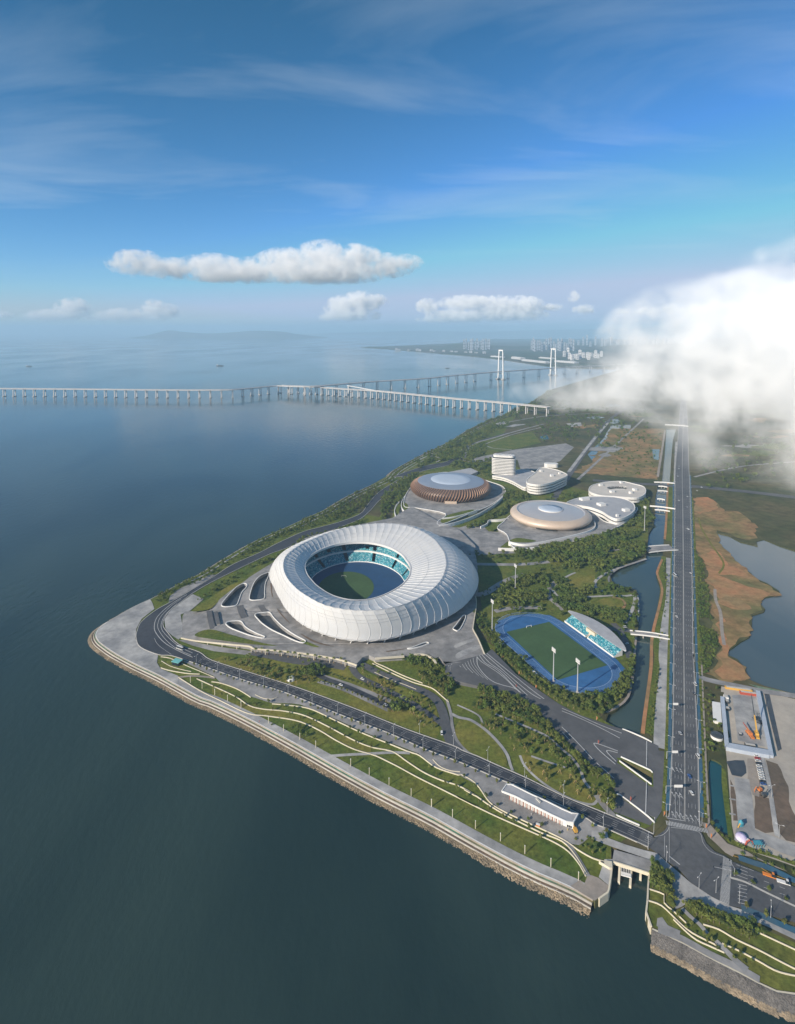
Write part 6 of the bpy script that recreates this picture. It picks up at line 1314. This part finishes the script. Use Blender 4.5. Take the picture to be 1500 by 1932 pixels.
# ---------------------------------------------------------------- street lamps and posts
def lamp_proto():
    t = thing('street_lamp', 'x', 'street lamp', (0,0,-50)); b = MB(); b.tube([(0,0,0),(0,0,10.5)], .17, .10, k=6); po = b.build('pole', M['pole'], None); b = MB(); b.tube([(0,0,10.3),(1.2,0,10.9),(2.3,0,11.0)], .09, .07, k=4); b.tube([(0,0,10.3),(-1.2,0,10.9),(-2.3,0,11.0)], .09, .07, k=4); ar = b.build('arm', M['pole'], None)
    b = MB(); b.box((2.4,0,10.9), (1.1,.4,.16)); b.box((-2.4,0,10.9), (1.1,.4,.16)); hd = b.build('lamp_head', M['white'], None); b = MB(); b.box((0,0,0), (.6,.6,.5)); bs = b.build('base', M['concrete'], None)
    return [po.data, ar.data, hd.data, bs.data], [po, ar, hd, bs, t]
lm_, junk = lamp_proto()
for o in junk: bpy.data.objects.remove(o)
def lamp(p, rz, label, group, sc=1.0):
    t = thing('street_lamp', label, 'street lamp', p, group); t.rotation_euler = (0,0,rz); t.scale = (sc,)*3
    for nm, me in zip(('pole','arm','lamp_head','base'), lm_): link_copy(me, nm, t)
def lamp_row(pts, step, off_, label, group, sc=1.0):
    q = resample(pts, step)
    for i, p in enumerate(offset(q, off_)):
        d = q[min(i+1,len(q)-1)]-q[max(i-1,0)]; lamp(p, math.atan2(d.y,d.x)+math.pi/2, label, group, sc)
lamp_row(cut_l, 33, -1.2, 'tall grey street lamp on the seaward kerb of the west road', 'lamps on the seaward kerb of the west road', 1.05)
lamp_row(cut_u[:-20], 36, 1.2, 'tall grey street lamp on the stadium side kerb of the west road', 'lamps on the stadium side of the west road')
lamp_row([p for p in aL if p.y < 1500], 42, -1.0, 'street lamp on the canal side of the straight avenue', 'lamps on the canal side of the avenue'); lamp_row([p for p in aR if p.y < 1500], 42, 1.0, 'street lamp on the wetland side of the straight avenue', 'lamps on the wetland side of the avenue')
lamp_row(P('h', [(1105,850),(1310,945),(1560,1050)]), 22, 0, 'street lamp beside the blue lane at the lower right', 'lamps by the lower right road')
for lab, k, pt in (('street lamp on the pavement corner above the right bank', 'h', (820,748)), ('street lamp standing at the junction edge by the sluice', 'h', (590,560)), ('pair-arm lamp at the junction corner next to the zebra crossing', 'h', (940,775)), ('street lamp beside the crane yard path, front one', 'o', (1275,1210)), ('street lamp beside the crane yard path, rear one', 'o', (1165,640)), ('lamp with globe cluster at the edge of the striped apron', 's', (1120,545))):
    lamp(P(k, [pt])[0], rt_.random()*3, lab, None, 1.0)
pm = MB(); pm.box((0,0,0), (.42,.42,6.4)); pm_me = pm.mesh('post_shaft', M['cream']); pc_ = MB(); pc_.box((0,0,6.4), (.55,.55,.35)); pc_me = pc_.mesh('post_cap', M['white'])
for k, lst in (('c', [(16,395),(88,430),(165,465),(320,555),(405,600),(497,648),(587,693),(785,795),(890,848),(1002,905),(1127,968),(1243,1028),(785,800)]), ('f', [(45,660),(175,725),(316,795),(470,872),(620,950),(780,1030),(950,1115)]), ('b', [(785,780),(868,822),(957,868),(1048,912),(1143,960)])):
    for pt in lst:
        p = P(k, [pt])[0]; t = thing('promenade_post', 'slim ivory light post on the lawn edge of the near promenade', 'light post', p, 'light posts along the near promenade'); link_copy(pm_me, 'post_shaft', t); link_copy(pc_me, 'post_cap', t)
# sign gantries over the avenue
def gantry(label, k, pt, w, rz=0):
    p = P(k, [pt])[0]; t = thing('sign_gantry', label, 'road sign', p); b = MB(); b.tube([(p.x,p.y,LAND),(p.x,p.y,LAND+7.5)], .3, .22, k=6); b.build('post', M['pole'], t); b = MB(); b.tube([(p.x,p.y,LAND+7.2),(p.x+w,p.y,LAND+7.2)], .18, k=4); b.build('arm', M['pole'], t); b = MB(); b.box((p.x+w*.72,p.y-.3,LAND+6.2), (w*.5,.25,2.2)); b.build('sign_plate', M['white'], t)
gantry('white sign plate on an arm over the avenue, farther of two', 'g', (445,445), 10); gantry('white sign plate on an arm over the avenue, nearer of two', 'g', (432,850), 10)
gantry('thin camera gantry above the stop line of the avenue', 'g', (425,1140), 14)
for lab, a_, b_ in (('white traffic arm at the corner of the lower right road', (640,255), (570,85)), ('white traffic arm reaching over the junction', (590,280), (345,175))):
    p, q = P('n', [a_])[0], P('n', [b_])[0]; q.z += 0; t = thing('traffic_arm', lab, 'traffic light', p); d = (P('n', [(b_[0], b_[1]+60)])[0]-p); b = MB(); b.tube([(p.x,p.y,LAND),(p.x,p.y,LAND+6.2)], .16, .13, k=6); b.build('post', M['pole'], t); b = MB(); b.tube([(p.x,p.y,LAND+6),(p.x+d.x,p.y+d.y,LAND+6.4)], .12, .08, k=4); b.build('arm', M['pole'], t); b = MB(); b.box((p.x+d.x,p.y+d.y,LAND+5.9), (.5,.4,1.1)); b.build('signal_head', M['glass_dark'], t)
# red and orange feather flags on the apron
for lab, k, pt in (('orange feather flag below the tree row, nearest the stadium', 'q', (665,610)), ('orange feather flag below the tree row, second from the stadium', 'q', (890,850)), ('orange feather flag below the tree row, third from the stadium', 'q', (1130,1045)), ('orange feather flag by the canal corner of the apron', 'x', (445,270)), ('red flag at the tip of the white arrow island', 'x', (465,575)), ('orange flag at the grove edge of the apron', 'x', (450,940)), ('red flag beside the parapet of the wide water slot', 'x', (878,1310)), ('red flag where the apron lines meet', 'q', (850,1040)), ('orange flag at the zebra crossing by the bike lane', 'x', (1312,1500)), ('orange barrier at the yard corner of the zebra crossing', 'o', (235,1080)), ('orange barrier on the curved kerb of the junction', 'o', (305,1220))):
    p = P(k, [pt])[0]; t = thing('feather_flag', lab, 'flag', p); b = MB(); b.tube([(p.x,p.y,p.z),(p.x,p.y,p.z+4.4)], .08, k=4); b.build('staff', M['pole'], t)
    b = MB(); pr_ = [(0,.7),(.5,1.2),(1.1,2.4),(1.0,3.6),(.3,4.4),(0,4.4)]
    for dy in (-.12,.12): b.v += [(p.x+x, p.y+dy, p.z+z) for x, z in pr_]
    n = len(pr_); b.f += [tuple(range(n)), tuple(range(2*n-1,n-1,-1))]+[(i, i+n, (i+1)%n+n, (i+1)%n) for i in range(n)]; b.build('banner', M['orange'] if 'orange' in lab else M['red'], t)
# ---------------------------------------------------------------- vehicles
PAINT = dict(white=(.72,.72,.70), black=(.025,.025,.03), silver=(.42,.43,.45), red=(.40,.03,.03), blue=(.04,.10,.30), yellow=(.65,.40,.05), orange=(.70,.22,.03))
for c, v in PAINT.items(): M['car_'+c] = mat('car_'+c, v, .3, .03, 1)
def car_meshes(L, w, h, cab):
    b = MB(); hl, hw = L/2, w/2
    pr_ = [(-hl,.35),(-hl,.85),(-hl*.9,.95),(hl*.45,.95),(hl*.95,.8),(hl,.6),(hl,.35)]
    for y in (-hw, hw): b.v += [(x,y,z) for x, z in pr_]
    n = len(pr_); b.f += [tuple(range(n)), tuple(range(2*n-1,n-1,-1))]+[((i+1)%n, (i+1)%n+n, i+n, i) for i in range(n)]
    g = MB(); x0, x1 = cab; pr2 = [(x0,.95),(x0+.35,h),(x1-.7,h),(x1,.95)]
    for y in (-hw*.9, hw*.9): g.v += [(x,y*(.88 if z > 1 else 1),z) for x, z in pr2]
    g.f += [(0,1,2,3),(7,6,5,4)]+[((i+1)%4, (i+1)%4+4, i+4, i) for i in range(4)]
    r = MB(); r.box(((x0+x1)/2-.15,0,h), (x1-x0-1.0,w*.78,.06)); wh = MB()
    wh.tube([(0,-.12,0),(0,.12,0)], .34, k=10)
    return b, g, r, wh
CARS = {}
for kind, a in dict(car=(4.6,1.85,1.48,(-1.9,1.0)), van=(5.4,2.0,2.1,(-2.5,1.9)), bus=(11.5,2.6,3.1,(-5.6,5.4)), truck=(8,2.5,2.9,(1.2,3.6))).items(): CARS[kind] = (a, car_meshes(*a))
cm_cache = {}
hb_ = MB(); hb_.tube([(0,-.14,0),(0,.14,0)], .2, k=8); HUB = hb_.mesh('hub_cap', M['pole'])
def car(label, p, rz, colour, kind='car', group=None):
    a, (b, g, r, wh) = CARS[kind]; key = (kind, colour)
    if key not in cm_cache: cm_cache[key] = (b.mesh('body', M['car_'+colour]), g.mesh('window_glass', M['glass_dark']), r.mesh('roof', M['car_'+colour]), wh.mesh('wheel', M['tyre']))
    t = thing(kind if kind != 'car' else 'car', label, kind, (p.x,p.y,p.z+.62), group); t.rotation_euler = (0,0,rz)
    for nm, me in zip(('body','window_glass','roof'), cm_cache[key]): link_copy(me, nm, t)
    for x in (-a[0]*.31, a[0]*.31):
        for y in (-a[1]*.5, a[1]*.5): o = link_copy(cm_cache[key][3], 'wheel', t); o.location = (x,y,.34); h_ = link_copy(HUB, 'hub_cap', o)
up = math.pi/2
for lab, k, pt, c, kind in (('white bus on the canal side of the avenue by the lake', 'j', (727,705), 'white','bus'), ('white car in the outer lane of the avenue near the small footbridge', 'j', (738,970), 'white','car'), ('white car stopped at the haul road entry of the avenue', 'g', (668,230), 'white','van'), ('dark car beside the haul road entry of the avenue', 'g', (660,312), 'black','car'), ('white box truck on the avenue beside the wetland bend', 'j', (811,405), 'white','truck'), ('white car passing the golden arena on the avenue', 'j', (752,222), 'white','car'), ('silver car on the wetland lane of the avenue near the first footbridges', 'j', (806,264), 'silver','car'), ('white car on the wetland lane of the avenue just before the cross road', 'j', (808,196), 'white','car'), ('white car beyond the cross road on the canal lane', 'C', (692,1046), 'white','car'), ('white car further beyond the cross road on the canal lane', 'C', (708,918), 'white','car'), ('silver car farthest along the avenue', 'C', (712,880), 'silver','car'), ('white van on the cross road by the wetland', 'C', (1085,1232), 'white','van'), ('white car turning beside the cross road', 'C', (1010,1285), 'white','car'), ('dark car on the avenue near the wide curved bridge', 'j', (770,560), 'black','car'), ('white car on the avenue next to the round lake', 'j', (828,690), 'white','car'), ('blue car on the avenue near the pond', 'g', (620,1000), 'blue','car'), ('white car on the avenue just past the zebra crossing', 'g', (640,1140), 'white','car'), ('silver car on the avenue between the two sign plates', 'g', (545,640), 'silver','car'), ('white van leaving the site gate beside the avenue', 'g', (692,832), 'white','van')):
    car(lab, P(k, [pt])[0], up, c, kind)
car('white bus with cream roof rounding the bend of the west road', P('b', [(712,545)])[0], R(-28), 'white', 'bus'); car('orange street sweeper on the lower right road', P('n', [(1135,258)])[0], R(-25), 'orange', 'truck'); car('white truck on the lower right road', P('n', [(1335,355)])[0], R(-22), 'white', 'truck')
car('white van at the top of the loop road', P('c', [(1300,615)])[0], up, 'white', 'van'); car('white car in the car park lane', P('r', [(775,930)])[0], R(-32), 'white'); car('silver car further along the car park lane', P('s', [(210,990)])[0], R(-32), 'silver'); car('white car at the second ramp road', P('r', [(1080,845)])[0], R(-32), 'white'); car('white car on the stadium ramp', P('r', [(1010,560)])[0], R(-30), 'white')
car('white minibus at the lane behind the small grandstand', P('v', [(918,950)])[0], R(10), 'white', 'van'); car('white car near the canal bridge behind the grandstand', P('v', [(940,1130)])[0], R(20), 'white')
cols = ['white','red','white','black','white','silver','white','white','white','white','black','blue']
for i, c in enumerate(cols):
    f = i/(len(cols)-1); p = P('o', [(960+f*90, 60+f*400)])[0]; car(('%s car in the parked row of the works yard, %s from the crane building' % (c, ['first','second','third','fourth','fifth','sixth','seventh','eighth','ninth','tenth','eleventh','twelfth'][i])), p, R(-8), c, 'car', 'cars parked in a row in the works yard')
# ---------------------------------------------------------------- works yard: sheds, crane, diggers, tank
def shed(name, label, cat, k, pts, h, m, wall='band_white'):
    q = P(k, [(x,y,LAND+h) for x,y in pts]); t = thing(name, label, cat, (q[0].x,q[0].y,LAND)); c = sum(q, Vector())/len(q)
    b = MB(); b.prism([c+(p-c)*.97 for p in q], LAND+h-.3, LAND); b.build('walls', M[wall], t); b = MB(); b.prism(q, LAND+h, LAND+h-.35); b.build('roof', m, t); return t
shed('site_office', 'long blue grey roofed site building on the avenue side of the crane yard', 'site building', 'y', [(325,360),(388,372),(460,1108),(398,1152)], 3.6, M['steel_blue'], 'steel_blue')
shed('site_office', 'blue grey roofed site building across the near end of the crane yard', 'site building', 'y', [(405,1160),(465,1095),(1085,1205),(1110,1290),(700,1220)], 3.6, M['steel_blue'], 'steel_blue')
shed('site_office', 'long blue grey roofed site building on the far side of the crane yard', 'site building', 'y', [(880,265),(952,278),(1168,1300),(1105,1290)], 3.6, M['steel_blue'], 'steel_blue')
shed('storage_shed', 'white flat storage shed beside the crane yard', 'shed', 'y', [(195,440),(328,465),(352,775),(215,750)], 3, M['white'])
b = MB(); p = P('y', [(268,1020)])[0]; tk = thing('round_tank', 'round dark topped tank with white sides beside the crane yard', 'tank', p); lathe('tank_wall', p, [(5.2,LAND),(5.2,LAND+3)], M['white'], tk, 28); lathe('tank_roof', p, [(5.4,LAND+3),(5.4,LAND+3.4),(3,LAND+4),(.2,LAND+4.3)], M['court'], tk, 28)
def crane(label, base, tip_z, bdir, L, m1, m2):
    t = thing('mobile_crane', label, 'crane', base); rz = math.atan2(bdir.y,bdir.x); b = MB(); b.box((base.x,base.y,LAND+.8), (11,2.8,1.3), rz); b.build('carrier', m1, t); b = MB(); b.box((base.x,base.y,LAND+2.1), (4.2,2.8,1.9), rz); b.build('cab', m1, t)
    b = MB()
    for e in (-4,-1.5,1.5,4):
        for s_ in (-1.3,1.3): q = Vector((base.x+math.cos(rz)*e-math.sin(rz)*s_, base.y+math.sin(rz)*e+math.cos(rz)*s_, LAND+.6)); n = Vector((-math.sin(rz),math.cos(rz),0))*.25; b.tube([tuple(q-n),tuple(q+n)], .6, k=10)
    b.build('wheels', M['tyre'], t); a = Vector((base.x,base.y,LAND+3.4)); e = a+bdir*L; e.z = tip_z; mid = a.lerp(e,.45); b = MB(); b.tube([tuple(a),tuple(mid)], .85, .65, k=4); b.build('boom', m1, t); b = MB(); b.tube([tuple(mid),tuple(e)], .5, .35, k=4); b.build('boom_tip', m2, t)
pb = P('y', [(900,990)])[0]; pt_ = P('y', [(790,640)])[0]; crane('yellow mobile crane with long raised boom in the works yard', pb, LAND+22, (pt_-pb).normalized(), (pt_-pb).length*.9, M['yellow'], M['court'])
pb = P('y', [(790,985)])[0]; pt_ = P('y', [(680,850)])[0]; crane('orange crane truck with lowered boom in the works yard', pb, LAND+5, (pt_-pb).normalized(), (pt_-pb).length, M['orange'], M['red'])
def digger(label, p, rz, m):
    t = thing('excavator', label, 'excavator', p); c, s_ = math.cos(rz), math.sin(rz); b = MB()
    for e in (-1.1,1.1): b.box((p.x-s_*e,p.y+c*e,LAND+.1), (4,.6,.9), rz)
    b.build('tracks', M['tyre'], t); b = MB(); b.box((p.x,p.y,LAND+1), (3.2,2.6,1.8), rz); b.build('body', m, t); b = MB(); b.tube([(p.x+c*1.5,p.y+s_*1.5,LAND+2),(p.x+c*4,p.y+s_*4,LAND+5),(p.x+c*6.5,p.y+s_*6.5,LAND+2.6),(p.x+c*6,p.y+s_*6,LAND+1)], .35, .3, k=4); b.build('arm', m, t)
digger('orange excavator at the end of the parked row', P('o', [(1000,545)])[0], R(200), M['orange']); digger('dark excavator behind the orange one in the yard', P('o', [(1060,620)])[0], R(20), M['court']); digger('dark excavator inside the crane yard near its boom', P('y', [(905,735)])[0], R(60), M['court']); digger('dark loader by the roofed yard edge', P('y', [(940,790)])[0], R(130), M['court'])
for lab, pt, sz, m in (('yellow stack of material along the top fence of the yard', (610,265), (26,3,2.2), 'yellow'), ('dark red container row near the top of the yard', (765,340), (16,3.2,2.8), 'red'), ('dark container in the lane behind the first site building', (430,465), (3,4,2.6), 'court'), ('round dark bin in the lane behind the first site building', (432,575), (4,4,2.4), 'court'), ('white container with red end in the lane behind the first site building', (415,400), (4,5,2.6), 'white'), ('dark skip on the near end of the crane yard', (795,1155), (9,3,2.2), 'court'), ('small dark crate stack near the crane boom', (640,975), (2.4,2.4,1.8), 'court')):
    p = P('y', [pt])[0]; t = thing('yard_container', lab, 'container', p); b = MB(); b.box((p.x,p.y,LAND), sz, R(-14)); b.build('body', M[m], t); b = MB(); b.box((p.x,p.y,LAND+sz[2]), (sz[0]*.9,sz[1]*.8,.2), R(-14)); b.build('cover', M['kerb'], t)
# playground pieces in the corner of the yard
M['lilac'] = mat('lilac', (.42,.34,.60), .6, .25, .3, (.62,.58,.70), .1); M['turq'] = mat('turq', (.06,.30,.38), .5, .2, .3)
p = P('o', [(742,1215)])[0]; t = thing('dome_tent', 'lilac and white dome tent at the corner of the yard', 'tent', p); lathe('dome', p, [(4.2,LAND),(4.0,LAND+1.3),(3.2,LAND+2.5),(1.7,LAND+3.3),(.2,LAND+3.6)], M['lilac'], t, 24); b = MB(); b.box((p.x+3,p.y-2.8,LAND), (1.8,1.8,2.0), R(-40)); b.build('doorway', M['white'], t)
p = P('o', [(735,1040)])[0]; t = thing('play_tower', 'turquoise play tower beside the lilac dome tent', 'play tower', p); b = MB(); b.box((p.x,p.y,LAND), (2.4,2.4,3.4), R(20)); b.build('tower_body', M['turq'], t); b = MB(); b.tube([(p.x-1,p.y-.6,LAND+2.8),(p.x-3.6,p.y-2,LAND+.5)], .45, k=6); b.build('slide', M['yellow'], t); lathe('cap', p, [(1.9,LAND+3.4),(.2,LAND+5.2)], M['turq'], t, 12)
p = P('o', [(965,1320)])[0]; t = thing('climbing_frame', 'dark turquoise climbing frame right of the lilac dome tent', 'climbing frame', p); b = MB()
for i in range(5):
    for j in range(3): b.box((p.x-4+i*2,p.y-1.6+j*1.6,LAND), (.3,.3,2.8))
b.build('posts', M['turq'], t); b = MB(); b.box((p.x,p.y,LAND+2.6), (6,3.4,.3)); b.build('platform', M['turq'], t)
b = MB(); p = P('o', [(855,1310)])[0]; t = thing('play_arch', 'red and white arch between the dome tent and the climbing frame', 'arch', p); b.tube([(p.x-3,p.y,LAND),(p.x-2,p.y,LAND+3),(p.x,p.y,LAND+4),(p.x+2,p.y,LAND+3),(p.x+3,p.y,LAND)], .6, k=6); b.build('arch_tube', M['red'], t)
def cart(lab, p):
    t = thing('service_cart', lab, 'cart', p); b = MB(); b.box((p.x,p.y,LAND+.75), (3.0,1.6,1.0), R(-25)); b.build('body', M['orange'], t); b = MB(); b.box((p.x,p.y,LAND+2.1), (3.2,1.8,.15), R(-25)); b.build('canopy', M['white'], t)
    b = MB()
    for e in (-1,1): b.box((p.x+e*1.0,p.y-e*.4,LAND+.36), (.5,1.7,.6), R(-25)); b.box((p.x+e*1.2,p.y-e*.5,LAND+1.7), (.1,.1,.5))
    b.build('axles', M['tyre'], t)
# kiosks
p = P('p', [(320,690)])[0]; t = thing('glass_kiosk', 'small turquoise glass kiosk at the start of the terraces', 'kiosk', p); b = MB(); b.box((p.x,p.y,LAND), (9,6.5,4.2), R(-20)); b.build('glass_walls', M['glass_dark'], t); b = MB(); b.box((p.x,p.y,LAND+4.2), (10,7.5,.5), R(-20)); M['kiosk_roof'] = mat('kiosk_roof', (.18,.50,.48), .4, .1, .3); b.build('roof', M['kiosk_roof'], t)
p = P('r', [(68,850)])[0]; t = thing('white_hut', 'small white rounded hut among the staked trees', 'hut', p); lathe('shell', p, [(4.6,LAND),(4.4,LAND+2.6),(3.2,LAND+4.4),(.2,LAND+5.0)], M['white'], t, 16, ey=.8); b = MB(); b.box((p.x,p.y-3.6,LAND), (2,.5,2.4)); b.build('door', M['glass_dark'], t)
for lab, k, pt in (('yellow digger beside the right end of the long pavilion', 'H', (1265,615)), ('orange cart in front of the long pavilion', 'H', (785,545))): (digger(lab, P(k, [pt])[0], R(100), M['yellow']) if 'yellow' in lab else cart(lab, P(k, [pt])[0]))
# people: a few visitors by the long pavilion and on the near promenade
def person(label, p, col, stride):
    sk = [(0,0,.92),(0,0,1.15),(0,0,1.42),(0,0,1.55),(0,.02,1.70),(.1,0,.9),(.11,stride,.48),(.11,stride*1.1,.04),(-.1,0,.9),(-.11,-stride,.48),(-.11,-stride*1.2,.04),(.19,0,1.40),(.25,-stride*.5,1.12),(.26,-stride*.3,.86),(-.19,0,1.40),(-.25,stride*.5,1.12),(-.26,stride*.6,.88)]
    ed = [(0,1),(1,2),(2,3),(3,4),(0,5),(5,6),(6,7),(0,8),(8,9),(9,10),(2,11),(11,12),(12,13),(2,14),(14,15),(15,16)]; rr = [.13,.13,.14,.06,.11,.09,.065,.05,.09,.065,.05,.06,.045,.04,.06,.045,.04]
    me = bpy.data.meshes.new('person'); me.from_pydata(sk, ed, []); o = bpy.data.objects.new('person', me); COL.objects.link(o); md = o.modifiers.new('s', 'SKIN'); md.use_smooth_shade = True
    for i, v in enumerate(me.skin_vertices[0].data): v.radius = (rr[i], rr[i]); v.use_root = i == 0
    me.materials.append(col); o.location = p; o.rotation_euler = (0,0,rt_.random()*6); return tag(o, label, 'person', kind='thing')
shirt = [mat('shirt_%d' % i, c, .8, .1, 3) for i, c in enumerate([(.6,.1,.08),(.1,.15,.35),(.65,.65,.62),(.7,.5,.08)])]
for i, (lab, k, pt) in enumerate((('person in red walking on the near promenade below the crossing path', 'c', (268,548)), ('person in blue walking on the near promenade', 'c', (380,612)), ('person in white by the front of the long pavilion', 'H', (700,400)), ('person in yellow near the right end of the long pavilion', 'H', (1165,600)))):
    person(lab, P(k, [pt])[0]+Vector((0,0,.4)), shirt[i], .22)
